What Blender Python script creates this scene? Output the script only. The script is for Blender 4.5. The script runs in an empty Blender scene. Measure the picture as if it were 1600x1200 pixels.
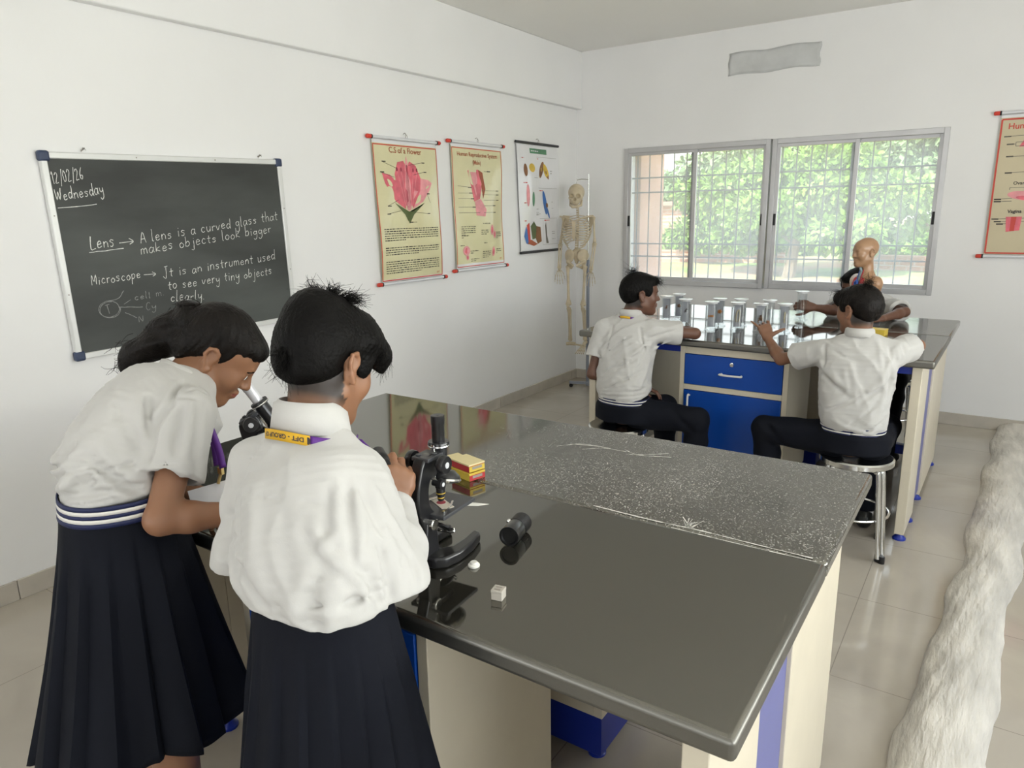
import bpy, math, random
import numpy as np
from mathutils import Vector, Matrix
SC = bpy.context.scene
COL = SC.collection
R = math.radians
# ------------------------------------------------------------------ camera
cam_d = bpy.data.cameras.new('camera'); cam = bpy.data.objects.new('camera', cam_d); COL.objects.link(cam)
SC.camera = cam
cam_d.sensor_fit = 'HORIZONTAL'; cam_d.sensor_width = 36.0; cam_d.lens = 36.0 * 1120.42 / 1600.0
cam_d.clip_start = 0.05; cam_d.clip_end = 400
_ya, _pi, _ro = R(34.254), R(-13.432), R(-1.034)
_f = Vector((-math.sin(_ya)*math.cos(_pi), math.cos(_ya)*math.cos(_pi), math.sin(_pi)))
_r = Vector((math.cos(_ya), math.sin(_ya), 0)); _u = _r.cross(_f)
_r2 = _r*math.cos(_ro) + _u*math.sin(_ro); _u2 = -_r*math.sin(_ro) + _u*math.cos(_ro)
cam.matrix_world = Matrix(((_r2.x, _u2.x, -_f.x, 3.333), (_r2.y, _u2.y, -_f.y, -6.008), (_r2.z, _u2.z, -_f.z, 1.575), (0, 0, 0, 1)))
# ------------------------------------------------------------------ world, lights, exposure
wd = bpy.data.worlds.new('sky'); SC.world = wd; wd.use_nodes = True
_n = wd.node_tree.nodes; _n.clear()
_o = _n.new('ShaderNodeOutputWorld'); _b = _n.new('ShaderNodeBackground')
_tc = _n.new('ShaderNodeTexCoord'); _sx = _n.new('ShaderNodeSeparateXYZ'); _cr = _n.new('ShaderNodeValToRGB')
_l = wd.node_tree.links
_l.new(_tc.outputs['Generated'], _sx.inputs[0]); _l.new(_sx.outputs['Z'], _cr.inputs[0])
_cr.color_ramp.elements[0].position = 0.0; _cr.color_ramp.elements[0].color = (1.0, 1.0, 0.98, 1)
_cr.color_ramp.elements[1].position = 0.6; _cr.color_ramp.elements[1].color = (0.74, 0.86, 1.0, 1)
_l.new(_cr.outputs[0], _b.inputs['Color']); _b.inputs['Strength'].default_value = 6.0
_l.new(_b.outputs[0], _o.inputs[0])
def lamp(name, kind, loc, direction, energy, color, size=None):
    d = bpy.data.lights.new(name, kind); d.energy = energy; d.color = color
    if kind == 'AREA':
        d.shape = 'RECTANGLE'; d.size, d.size_y = size
    o = bpy.data.objects.new(name, d); COL.objects.link(o); o.location = loc
    o.rotation_euler = Vector(direction).to_track_quat('-Z', 'Y').to_euler()
    return o
_s = lamp('sun', 'SUN', (0, 0, 20), (0.32, 0.62, -0.75), 20.0, (1.0, 0.95, 0.84)); _s.data.angle = R(1.5)
# daylight through the windows of the right wall and of the rear wall (behind the camera)
for _y, _e in ((-3.0, 22), (-5.6, 36)):
    lamp('daylight_right_window', 'AREA', (5.58, _y, 1.55), (-1, -0.30, -0.15), _e, (0.84, 0.92, 1.0), (2.3, 1.1))
for _x in (1.2, 4.0):
    lamp('daylight_rear_window', 'AREA', (_x, -8.38, 1.6), (0, 1, -0.05), 2, (0.97, 0.98, 1.0), (2.0, 1.2))
# light that the sunlit lawn throws up through the same windows on to the ceiling
lamp('lawn_bounce_right', 'AREA', (5.57, -4.6, 1.2), (-1, -0.30, 1.6), 128, (1.0, 1.0, 0.86), (4.6, 0.6))
_p = lamp('sky_portal', 'AREA', (1.711, .215, 1.518), (0, -1, 0), 1, (1, 1, 1), (2.43, 1.15)); _p.data.cycles.is_portal = True
SC.view_settings.view_transform = 'Standard'; SC.view_settings.look = 'None'
SC.view_settings.gamma = 1.0; SC.view_settings.exposure = -0.66
try: SC.view_settings.use_curve_mapping = False
except Exception: pass
SC.cycles.max_bounces = 10; SC.cycles.diffuse_bounces = 6; SC.cycles.transparent_max_bounces = 24
SC.cycles.use_denoising = True
SC.cycles.sample_clamp_indirect = 6.0
# ------------------------------------------------------------------ materials
MATS = {}
def nmat(name):
    m = bpy.data.materials.new(name); m.use_nodes = True
    nt = m.node_tree; b = nt.nodes['Principled BSDF']; MATS[name] = m
    return m, nt, b
def pm(name, col, rough=0.5, metal=0.0, var=0.08, scale=8.0, bump=0.0, bscale=60.0, ior=1.45, sheen=0.0, sub=0.0, stretch=None, coat=0.0, spec=None):
    """principled material with a noise that varies the colour and, if asked, a fine bump"""
    m, nt, b = nmat(name); N = nt.nodes; L = nt.links
    tc = N.new('ShaderNodeTexCoord'); mp = N.new('ShaderNodeMapping'); L.new(tc.outputs['Object'], mp.inputs[0])
    if stretch: mp.inputs['Scale'].default_value = stretch
    nz = N.new('ShaderNodeTexNoise'); nz.inputs['Scale'].default_value = scale; nz.inputs['Detail'].default_value = 5
    L.new(mp.outputs[0], nz.inputs['Vector'])
    cr = N.new('ShaderNodeValToRGB')
    c0 = [max(0, c*(1-var)) for c in col]; c1 = [min(1, c*(1+var)) for c in col]
    cr.color_ramp.elements[0].position = .3; cr.color_ramp.elements[1].position = .7
    cr.color_ramp.elements[0].color = (*c0, 1); cr.color_ramp.elements[1].color = (*c1, 1)
    L.new(nz.outputs['Fac'], cr.inputs[0]); L.new(cr.outputs[0], b.inputs['Base Color'])
    b.inputs['Roughness'].default_value = rough; b.inputs['Metallic'].default_value = metal; b.inputs['IOR'].default_value = ior
    if spec is not None: b.inputs['Specular IOR Level'].default_value = spec
    if sheen: b.inputs['Sheen Weight'].default_value = sheen
    if coat: b.inputs['Coat Weight'].default_value = coat; b.inputs['Coat Roughness'].default_value = .05
    if sub:
        b.inputs['Subsurface Weight'].default_value = sub; b.inputs['Subsurface Radius'].default_value = (.012, .005, .003); b.inputs['Subsurface Scale'].default_value = .6
    if bump:
        n2 = N.new('ShaderNodeTexNoise'); n2.inputs['Scale'].default_value = bscale; n2.inputs['Detail'].default_value = 6
        L.new(mp.outputs[0], n2.inputs['Vector'])
        bp = N.new('ShaderNodeBump'); bp.inputs['Strength'].default_value = bump; bp.inputs['Distance'].default_value = .01
        L.new(n2.outputs['Fac'], bp.inputs['Height']); L.new(bp.outputs[0], b.inputs['Normal'])
    return m
def lin(r, g, b):
    f = lambda c: ((c/255+.055)/1.055)**2.4 if c > 10 else c/255/12.92
    return (f(r), f(g), f(b))
def glassmat(name, tint=(0.93, 0.96, 0.96), refl=0.10, edge=0.6):
    m = bpy.data.materials.new(name); m.use_nodes = True; nt = m.node_tree; N = nt.nodes; N.clear(); L = nt.links
    o = N.new('ShaderNodeOutputMaterial'); t = N.new('ShaderNodeBsdfTransparent'); g = N.new('ShaderNodeBsdfGlossy')
    g.inputs['Roughness'].default_value = .03; t.inputs['Color'].default_value = (*tint, 1)
    lw = N.new('ShaderNodeLayerWeight'); lw.inputs['Blend'].default_value = .35
    mr = N.new('ShaderNodeMapRange'); mr.inputs['To Min'].default_value = refl; mr.inputs['To Max'].default_value = edge
    L.new(lw.outputs['Facing'], mr.inputs['Value'])
    nz = N.new('ShaderNodeTexNoise'); nz.inputs['Scale'].default_value = 3
    ml = N.new('ShaderNodeMath'); ml.operation = 'MULTIPLY_ADD'; ml.inputs[1].default_value = .04
    L.new(nz.outputs['Fac'], ml.inputs[0]); L.new(mr.outputs[0], ml.inputs[2])
    mx = N.new('ShaderNodeMixShader'); L.new(ml.outputs[0], mx.inputs[0]); L.new(t.outputs[0], mx.inputs[1]); L.new(g.outputs[0], mx.inputs[2])
    L.new(mx.outputs[0], o.inputs[0]); MATS[name] = m
    return m
# ------------------------------------------------------------------ mesh builder
def V3(*a): return np.array(a, float)
def unit(v):
    v = np.asarray(v, float); return v/np.linalg.norm(v)
def basis(d, up=(0, 0, 1)):
    d = unit(d); u = np.asarray(up, float)
    if abs(d@u) > .98: u = np.array((1., 0, 0))
    s = unit(np.cross(u, d)); return s, np.cross(d, s), d          # side, up, dir
class MB:
    def __init__(s): s.v = []; s.f = []; s.m = []; s.n = 0
    def add(s, vs, fs, mi=0):
        s.v.append(np.asarray(vs, float).reshape(-1, 3)); s.f += [tuple(int(i)+s.n for i in f) for f in fs]
        s.m += [mi]*len(fs); s.n += len(s.v[-1]); return s
    def box(s, lo, hi, mi=0, M=None):
        x0, y0, z0 = lo; x1, y1, z1 = hi
        v = np.array([(x0,y0,z0),(x1,y0,z0),(x1,y1,z0),(x0,y1,z0),(x0,y0,z1),(x1,y0,z1),(x1,y1,z1),(x0,y1,z1)], float)
        if M is not None: v = v@np.asarray(M[0]).T+np.asarray(M[1])
        return s.add(v, [(0,3,2,1),(4,5,6,7),(0,1,5,4),(1,2,6,5),(2,3,7,6),(3,0,4,7)], mi)
    def tube(s, pts, r, n=10, mi=0, caps=True, up=(0, 0, 1), ry=None):
        pts = [np.asarray(p, float) for p in pts]; k = len(pts)
        rs = [r]*k if np.isscalar(r) else list(r); rys = rs if ry is None else ([ry]*k if np.isscalar(ry) else list(ry))
        rings = []; sd = None
        for i, p in enumerate(pts):
            d = pts[min(i+1, k-1)]-pts[max(i-1, 0)]
            if np.linalg.norm(d) < 1e-9: d = np.array((0, 0, 1.))
            d = unit(d)
            if sd is None: sd, uu, _ = basis(d, up)
            else:
                sd = sd-d*(sd@d); sd = unit(sd); uu = np.cross(d, sd)
            a = np.linspace(0, 2*math.pi, n, endpoint=False)
            rings.append(p+np.outer(np.cos(a)*rs[i], sd)+np.outer(np.sin(a)*rys[i], uu))
        f = []
        for i in range(k-1):
            for j in range(n):
                f.append((i*n+j, i*n+(j+1) % n, (i+1)*n+(j+1) % n, (i+1)*n+j))
        if caps: f.append(tuple(range(n-1, -1, -1))); f.append(tuple((k-1)*n+j for j in range(n)))
        return s.add(np.vstack(rings), f, mi)
    def cyl(s, a, b, r0, r1=None, n=20, mi=0): return s.tube([a, b], [r0, r0 if r1 is None else r1], n, mi)
    def lathe(s, prof, n=32, o=(0, 0, 0), d=(0, 0, 1), mi=0, closed=False):
        sd, uu, dd = basis(d); a = np.linspace(0, 2*math.pi, n, endpoint=False); o = np.asarray(o, float); vs = []
        for r, h in prof: vs.append(o+dd*h+np.outer(np.cos(a)*r, sd)+np.outer(np.sin(a)*r, uu))
        f = []; k = len(prof)
        for i in range(k-1 if not closed else k):
            i2 = (i+1) % k
            for j in range(n): f.append((i*n+j, i*n+(j+1) % n, i2*n+(j+1) % n, i2*n+j))
        if not closed:
            if prof[0][0] > 1e-6: f.append(tuple(range(n-1, -1, -1)))
            if prof[-1][0] > 1e-6: f.append(tuple((k-1)*n+j for j in range(n)))
        return s.add(np.vstack(vs), f, mi)
    def prism(s, poly, o, ex, ey, ez, t, mi=0):
        """2-D outline poly in the plane (ex, ey) at o, given thickness t along ez (centred)"""
        o, ex, ey, ez = [np.asarray(q, float) for q in (o, ex, ey, ez)]; n = len(poly)
        a = np.array([o+ex*x+ey*y-ez*t/2 for x, y in poly]); b = a+ez*t
        f = [tuple(range(n-1, -1, -1)), tuple(range(n, 2*n))]+[(i, (i+1) % n, n+(i+1) % n, n+i) for i in range(n)]
        return s.add(np.vstack((a, b)), f, mi)
    def grid(s, P, nu, nv, mi=0, closed_u=False, flip=False):
        """P: array (nu, nv, 3)"""
        P = np.asarray(P).reshape(nu*nv, 3); f = []
        for i in range(nu if closed_u else nu-1):
            for j in range(nv-1):
                q = (i*nv+j, ((i+1) % nu)*nv+j, ((i+1) % nu)*nv+j+1, i*nv+j+1)
                f.append(q[::-1] if flip else q)
        return s.add(P, f, mi)
    def sphere(s, c, r, n=16, mi=0):
        k = max(6, n//2); pr = [(max(1e-7, math.sin(math.pi*i/k)), -math.cos(math.pi*i/k)) for i in range(k+1)]
        rr = (r, r, r) if np.isscalar(r) else r; m0 = len(s.v); s.lathe(pr, n, (0, 0, 0), (0, 0, 1), mi)
        s.v[m0] = s.v[m0]*np.array(rr)+np.asarray(c, float); return s
    def build(s, name, mat, parent=None, bevel=0, seg=2, angle=38, solid=0, world=False, sub=0):
        me = bpy.data.meshes.new(name); vs = np.vstack(s.v)
        if parent is not None and world:
            p = parent
            while p is not None: vs = vs-np.array(p.location); p = p.parent
        me.from_pydata(vs.tolist(), [], s.f)
        ms = mat if isinstance(mat, (list, tuple)) else [mat]
        for m in ms: me.materials.append(MATS[m])
        me.polygons.foreach_set('material_index', s.m); me.polygons.foreach_set('use_smooth', [True]*len(me.polygons))
        me.set_sharp_from_angle(angle=R(angle)); me.update()
        o = bpy.data.objects.new(name, me); COL.objects.link(o)
        if parent is not None: o.parent = parent
        if solid:
            q = o.modifiers.new('thickness', 'SOLIDIFY'); q.thickness = solid; q.offset = 0
        if bevel:
            q = o.modifiers.new('bevel', 'BEVEL'); q.width = bevel; q.segments = seg; q.limit_method = 'ANGLE'; q.angle_limit = R(35)
        if sub:
            q = o.modifiers.new('subdivision', 'SUBSURF'); q.levels = sub; q.render_levels = sub
        return o
def tag(o, label=None, cat=None, group=None, kind=None):
    if label: o['label'] = label
    if cat: o['category'] = cat
    if group: o['group'] = group
    if kind: o['kind'] = kind
    return o
def thing(name, label, cat, loc=(0, 0, 0), rz=0.0, group=None):
    o = bpy.data.objects.new(name, None); COL.objects.link(o); o.location = loc; o.rotation_euler = (0, 0, rz)
    o.empty_display_size = .05
    return tag(o, label, cat, group)
def struct(name, mb, mat, label=None, **k):
    o = mb.build(name, mat, **k); o['kind'] = 'structure'
    if label: o['label'] = label
    return o
KIDS = {}
def copy_tree(o, parent=None):
    c = o.copy(); COL.objects.link(c); c.parent = parent
    for ch in list(o.children): copy_tree(ch, c)
    return c
def text_geo(txt, size=1.0, bold=0.0):
    """flat lettering as (vertices, faces) in the xy plane"""
    cu = bpy.data.curves.new('lettering', 'FONT'); cu.body = txt; cu.size = size; cu.fill_mode = 'FRONT'; cu.offset = bold; cu.resolution_u = 3
    to = bpy.data.objects.new('lettering', cu); COL.objects.link(to)
    dg = bpy.context.evaluated_depsgraph_get(); dg.update(); me = bpy.data.meshes.new_from_object(to.evaluated_get(dg))
    v = np.array([q.co[:] for q in me.vertices]).reshape(-1, 3); f = [tuple(p.vertices) for p in me.polygons]
    bpy.data.objects.remove(to); bpy.data.curves.remove(cu); bpy.data.meshes.remove(me)
    return v, f
def smoothline(pts, n=6):
    """Catmull-Rom through the points"""
    p = [np.asarray(q, float) for q in pts]
    if len(p) < 3: return p
    p = [2*p[0]-p[1]]+p+[2*p[-1]-p[-2]]; out = []
    for i in range(1, len(p)-2):
        for t in np.linspace(0, 1, n, endpoint=False):
            a, b, c, d = p[i-1], p[i], p[i+1], p[i+2]
            out.append(.5*((2*b)+(c-a)*t+(2*a-5*b+4*c-d)*t*t+(3*b-3*c+d-a)*t**3))
    out.append(p[-2]); return out
# ------------------------------------------------------------------ implicit surfaces (bodies, cloth, hair, bones)
def sn(X, Y, Z, f, s):
    r = random.Random(s); out = 0
    for i in range(4):
        a = [r.uniform(-1, 1) for _ in range(3)]; q = f*(1+.45*i)/math.sqrt(a[0]**2+a[1]**2+a[2]**2+1e-6)
        out = out+np.sin(X*a[0]*q+Y*a[1]*q+Z*a[2]*q+r.uniform(0, 6.28))/(1+.5*i)
    return out/2.6
class Field:
    def __init__(s, lo, hi, h):
        s.lo = np.asarray(lo, float); s.h = h; n = np.ceil((np.asarray(hi)-s.lo)/h).astype(int)+1; s.n = n
        s.ax = [(s.lo[i]+np.arange(n[i])*h).astype(np.float32) for i in range(3)]
        s.F = np.full(tuple(n), 1.0, np.float32)
    def sl(s, lo, hi):
        a = np.clip(np.floor((np.asarray(lo)-s.lo)/s.h).astype(int), 0, s.n); b = np.clip(np.ceil((np.asarray(hi)-s.lo)/s.h).astype(int)+1, 0, s.n)
        return tuple(slice(int(a[i]), int(b[i])) for i in range(3))
    def xyz(s, q): return s.ax[0][q[0]][:, None, None], s.ax[1][q[1]][None, :, None], s.ax[2][q[2]][None, None, :]
    def comb(s, q, d, k, op):
        A = s.F[q]
        if A.size == 0: return
        if op == 'u':
            if k <= 0: np.minimum(A, d, out=A); return
            h = np.clip(.5+.5*(A-d)/k, 0, 1); A[...] = A+(d-A)*h-k*h*(1-h)
        else:
            d = -d
            if k <= 0: np.maximum(A, d, out=A); return
            h = np.clip(.5+.5*(d-A)/k, 0, 1); A[...] = A+(d-A)*h+k*h*(1-h)
    def cone(s, a, b, ra, rb=None, k=0.0, op='u'):
        rb = ra if rb is None else rb; a = np.asarray(a, float); b = np.asarray(b, float); m = k+.03
        q = s.sl(np.minimum(a-ra, b-rb)-m, np.maximum(a+ra, b+rb)+m); X, Y, Z = s.xyz(q); d = b-a; L = float(d@d)+1e-12
        X = X-a[0]; Y = Y-a[1]; Z = Z-a[2]; t = np.clip((X*d[0]+Y*d[1]+Z*d[2])/L, 0, 1)
        D = np.sqrt((X-t*d[0])**2+(Y-t*d[1])**2+(Z-t*d[2])**2)-(ra+(rb-ra)*t)
        s.comb(q, D, k, op)
    def chain(s, pts, rs, k=0.0, op='u'):
        for i in range(len(pts)-1): s.cone(pts[i], pts[i+1], rs[i] if not np.isscalar(rs) else rs, rs[i+1] if not np.isscalar(rs) else rs, k, op)
    def ell(s, c, r, Rm=None, k=0.0, op='u'):
        c = np.asarray(c, float); r = np.asarray(r, float); Rm = np.eye(3) if Rm is None else Rm; e = np.abs(Rm)@r; m = k+.03
        q = s.sl(c-e-m, c+e+m); X, Y, Z = s.xyz(q); X = X-c[0]; Y = Y-c[1]; Z = Z-c[2]; k0 = 0; k1 = 0
        for i in range(3):
            l = (X*Rm[0, i]+Y*Rm[1, i]+Z*Rm[2, i])/r[i]; k0 = k0+l*l; k1 = k1+(l/r[i])**2
        k0 = np.sqrt(k0); D = k0*(k0-1)/(np.sqrt(k1)+1e-9); s.comb(q, D, k, op)
    def box(s, c, r, Rm=None, rd=0.0, k=0.0, op='u'):
        c = np.asarray(c, float); r = np.asarray(r, float); Rm = np.eye(3) if Rm is None else Rm; e = np.abs(Rm)@r; m = k+.03+rd
        q = s.sl(c-e-m, c+e+m); X, Y, Z = s.xyz(q); X = X-c[0]; Y = Y-c[1]; Z = Z-c[2]; o = 0; mx = -9.0
        for i in range(3):
            l = np.abs(X*Rm[0, i]+Y*Rm[1, i]+Z*Rm[2, i])-(r[i]-rd); o = o+np.maximum(l, 0)**2; mx = np.maximum(mx, l)
        s.comb(q, np.sqrt(o)+np.minimum(mx, 0)-rd, k, op)
    def loft(s, pts, ru, rv, uvec, k=0.0, p=2.4):
        """tube of super-elliptic section: half widths ru along uvec, rv across"""
        if len(pts) > 3:                                            # even out the control sections
            Q = smoothline([np.concatenate((np.asarray(a, float), (b, c))) for a, b, c in zip(pts, ru, rv)], 4); pts = [a[:3] for a in Q]; ru = [a[3] for a in Q]; rv = [a[4] for a in Q]
        pts = [np.asarray(q, float) for q in pts]; U = [np.asarray(u, float) for u in (uvec if np.ndim(uvec) == 2 else [uvec]*len(pts))]
        big = max(max(ru), max(rv)); P = np.array(pts); q = s.sl(P.min(0)-big-k-.03, P.max(0)+big+k+.03); X, Y, Z = s.xyz(q); D = None
        for i in range(len(pts)-1):
            a, b = pts[i], pts[i+1]; d = b-a; L = float(d@d); x, y, z = X-a[0], Y-a[1], Z-a[2]; t0 = (x*d[0]+y*d[1]+z*d[2])/L; t = np.clip(t0, 0, 1)
            u = unit((U[i]+U[i+1])/2); dn = d/math.sqrt(L); u = unit(u-dn*(u@dn)); v = np.cross(dn, u)
            A = ru[i]+(ru[i+1]-ru[i])*t; B = rv[i]+(rv[i+1]-rv[i])*t
            e = (np.abs((x*u[0]+y*u[1]+z*u[2])/A)**p+np.abs((x*v[0]+y*v[1]+z*v[2])/B)**p+1e-9)**(1/p)
            g = (e-1)*np.minimum(A, B); w = np.abs(t0-t)*math.sqrt(L)
            tip = ((t0 < 0) if i == 0 else False) | ((t0 > 1) if i == len(pts)-2 else False)
            g = np.where(w > 0, np.where(g > 0, np.sqrt(g*g+w*w), np.where(tip, np.maximum(w, g), g+w)), g)
            if D is None: D = g
            else:
                kk = .005; h = np.clip(.5+.5*(D-g)/kk, 0, 1); D = D+(g-D)*h-kk*h*(1-h)
        s.comb(q, D, k, 'u')
    def cut(s, o, n, k=0.0):
        """keep the half space behind the plane (o, n)"""
        q = tuple(slice(0, int(m)) for m in s.n); X, Y, Z = s.xyz(q); n = unit(n)
        s.comb(q, -((X-o[0])*n[0]+(Y-o[1])*n[1]+(Z-o[2])*n[2]), k, 'x')
    def warp(s, fn, band=.03, lo=None, hi=None):
        q = s.sl(s.lo if lo is None else lo, s.ax_hi() if hi is None else hi); A = s.F[q]; X, Y, Z = s.xyz(q)
        A[...] = A+np.where(np.abs(A) < band, fn(X, Y, Z), 0)
    def ax_hi(s): return [a[-1] for a in s.ax]
    def nets(s):
        F = s.F; S = F < 0; nx, ny, nz = F.shape
        c = [(i, j, k) for i in (0, 1) for j in (0, 1) for k in (0, 1)]
        sub = lambda A, o: A[o[0]:nx-1+o[0], o[1]:ny-1+o[1], o[2]:nz-1+o[2]]
        cnt = np.zeros((nx-1, ny-1, nz-1), np.int8)
        for o in c: cnt += sub(S, o)
        act = (cnt > 0) & (cnt < 8); I, J, K = np.nonzero(act); idx = -np.ones(act.shape, np.int32); idx[I, J, K] = np.arange(len(I))
        val = {o: F[I+o[0], J+o[1], K+o[2]].astype(float) for o in c}; acc = np.zeros((len(I), 3)); w = np.zeros(len(I))
        for o in c:
            for ax in range(3):
                if o[ax]: continue
                p = list(o); p[ax] = 1; p = tuple(p); a, b = val[o], val[p]; m = (a < 0) != (b < 0); t = a/(a-b+1e-20)
                q = np.array(o, float)[None, :].repeat(len(I), 0); q[:, ax] = t; acc[m] += q[m]; w[m] += 1
        vs = s.lo+(np.stack((I, J, K), 1)+acc/np.maximum(w, 1)[:, None])*s.h; qs = []
        for ax in range(3):
            b, d = (ax+1) % 3, (ax+2) % 3; sl0 = [slice(None)]*3; sl1 = [slice(None)]*3; sl0[ax] = slice(0, -1); sl1[ax] = slice(1, None)
            A = S[tuple(sl0)]; B = S[tuple(sl1)]; E = np.array(np.nonzero(A != B))
            ok = (E[b] > 0) & (E[d] > 0) & (E[b] < F.shape[b]-1) & (E[d] < F.shape[d]-1); E = E[:, ok]
            def cell(db, dd):
                e = E.copy(); e[b] -= db; e[d] -= dd; return idx[e[0], e[1], e[2]]
            Q = np.stack((cell(1, 1), cell(0, 1), cell(0, 0), cell(1, 0)), 1); fl = ~A[E[0], E[1], E[2]]; Q[fl] = Q[fl][:, ::-1]; qs.append(Q)
        return vs, np.vstack(qs)
    def build(s, name, mat, parent=None, world=True, relax=1, paint=None, sharp=None):
        vs, q = s.nets()
        for _ in range(relax):                                      # light relaxation against voxel steps
            a = np.zeros_like(vs); n = np.zeros(len(vs))
            for i in range(4):
                for j in (1, 3):
                    np.add.at(a, q[:, i], vs[q[:, (i+j) % 4]]); np.add.at(n, q[:, i], 1)
            vs = .5*vs+.5*a/np.maximum(n, 1)[:, None]
        W = vs
        if parent is not None and world:
            p = parent; off = np.zeros(3)
            while p is not None: off = off+np.array(p.location); p = p.parent
            vs = vs-off
        me = bpy.data.meshes.new(name); me.vertices.add(len(vs)); me.vertices.foreach_set('co', vs.astype(np.float32).ravel())
        me.loops.add(q.size); me.loops.foreach_set('vertex_index', q.astype(np.int32).ravel()); me.polygons.add(len(q))
        me.polygons.foreach_set('loop_start', np.arange(0, q.size, 4, dtype=np.int32)); me.polygons.foreach_set('loop_total', np.full(len(q), 4, np.int32))
        me.polygons.foreach_set('use_smooth', [True]*len(q)); me.update(); me.validate()
        if paint is not None:
            for nm, w in zip(('tint', 'stubble'), paint(W)):
                at = me.attributes.new(nm, 'FLOAT', 'POINT'); at.data.foreach_set('value', w.astype(np.float32))
        me.materials.append(MATS[mat]); o = bpy.data.objects.new(name, me); COL.objects.link(o)
        if parent is not None: o.parent = parent
        return o
# ------------------------------------------------------------------ materials of the room
pm('wall_paint', (.80, .80, .80), .75, var=.025, scale=1.3, bump=.05, bscale=25)
pm('ceiling_paint', (.82, .81, .78), .8, var=.02, scale=1.0)
pm('skirting_tile', (.50, .46, .40), .25, var=.12, scale=5)
pm('bare_plaster', (.56, .57, .57), .85, var=.10, scale=6, bump=.25, bscale=30)
pm('aluminium', (.52, .52, .53), .38, .55, var=.05)
pm('black_plastic', (.012, .012, .013), .4, var=.2)
pm('grille_iron', (.07, .075, .085), .55, var=.1)
def hazy_glass():
    m = glassmat('window_glass', (.86, .88, .88), .0, .10); nt = m.node_tree; N = nt.nodes; L = nt.links
    out = [n for n in N if n.type == 'OUTPUT_MATERIAL'][0]; sh = out.inputs[0].links[0].from_socket
    tr = N.new('ShaderNodeBsdfTranslucent'); tr.inputs['Color'].default_value = (.9, .95, 1, 1); mx = N.new('ShaderNodeMixShader'); mx.inputs[0].default_value = .18  # translucent share puts the bright outdoor haze into the panes themselves
    L.new(sh, mx.inputs[1]); L.new(tr.outputs[0], mx.inputs[2]); L.new(mx.outputs[0], out.inputs[0])
hazy_glass()
def floor_mat():
    m, nt, b = nmat('floor_tiles'); N = nt.nodes; L = nt.links
    tc = N.new('ShaderNodeTexCoord'); br = N.new('ShaderNodeTexBrick'); br.offset = 0; br.squash = 1
    br.inputs['Scale'].default_value = 1; br.inputs['Brick Width'].default_value = .6; br.inputs['Row Height'].default_value = .6
    br.inputs['Mortar Size'].default_value = .0018; br.inputs['Mortar Smooth'].default_value = .3
    nz = N.new('ShaderNodeTexNoise'); nz.inputs['Scale'].default_value = 1.6; nz.inputs['Detail'].default_value = 8; nz.inputs['Distortion'].default_value = 1.2
    cr = N.new('ShaderNodeValToRGB'); cr.color_ramp.elements[0].position = .3; cr.color_ramp.elements[1].position = .72
    cr.color_ramp.elements[0].color = (.37, .33, .28, 1); cr.color_ramp.elements[1].color = (.47, .425, .36, 1)
    L.new(tc.outputs['Object'], br.inputs['Vector']); L.new(tc.outputs['Object'], nz.inputs['Vector']); L.new(nz.outputs['Fac'], cr.inputs[0])
    L.new(cr.outputs[0], br.inputs['Color1']); L.new(cr.outputs[0], br.inputs['Color2']); br.inputs['Mortar'].default_value = (.26, .23, .20, 1)
    L.new(br.outputs['Color'], b.inputs['Base Color']); b.inputs['Roughness'].default_value = .09; b.inputs['IOR'].default_value = 1.55
floor_mat()
X1, Y0, ZC = 5.7, -8.5, 2.94
struct('floor', MB().box((0, Y0, -.15), (X1, 0, 0)), 'floor_tiles', 'glossy beige tiled floor')
struct('ceiling', MB().box((-.3, Y0-.3, ZC), (X1+.3, .2, ZC+.2)), 'ceiling_paint', 'plain white ceiling')
struct('wall_left', MB().box((-.2, Y0, -.15), (0, 0, ZC)), 'wall_paint', 'white wall with the blackboard and charts')
WX0, WXM, WX1, WZ0, WZ1 = .492, 1.737, 2.931, .938, 2.098
wb = MB(); T = .2
wb.box((-.2, 0, -.15), (WX0, T, ZC)).box((WX1, 0, -.15), (X1+.2, T, ZC)).box((WX0, 0, -.15), (WX1, T, WZ0)).box((WX0, 0, WZ1), (WX1, T, ZC))
struct('wall_back', wb, 'wall_paint', 'white wall with the two sliding windows')
# right wall and rear wall, out of the picture, with the windows that light the room
wr = MB(); yo = [(-4.2, -1.8), (-6.8, -4.4)]
wr.box((X1, Y0, -.15), (X1+.2, 0, .94)).box((X1, Y0, 2.12), (X1+.2, 0, ZC))
for a, b in ((Y0, -6.8), (-4.4, -4.2), (-1.8, 0)): wr.box((X1, a, .94), (X1+.2, b, 2.12))
struct('wall_right', wr, 'wall_paint')
wq = MB(); wq.box((-.2, Y0-.2, -.15), (X1+.2, Y0, .94)).box((-.2, Y0-.2, 2.2), (X1+.2, Y0, ZC))
for a, b in ((-.2, .15), (2.25, 2.95), (5.05, X1+.2)): wq.box((a, Y0-.2, .94), (b, Y0, 2.2))
wq.box((-.2, Y0-1.4, 2.3), (X1+.2, Y0-.2, 2.4))  # unseen overhang, added to keep the sun out of the rear windows
struct('wall_rear', wq, 'wall_paint')
struct('trim_1', MB().box((0, Y0, 2.462), (.055, 0, ZC)), 'wall_paint', 'shallow beam along the top of the left wall', bevel=.006)
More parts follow.
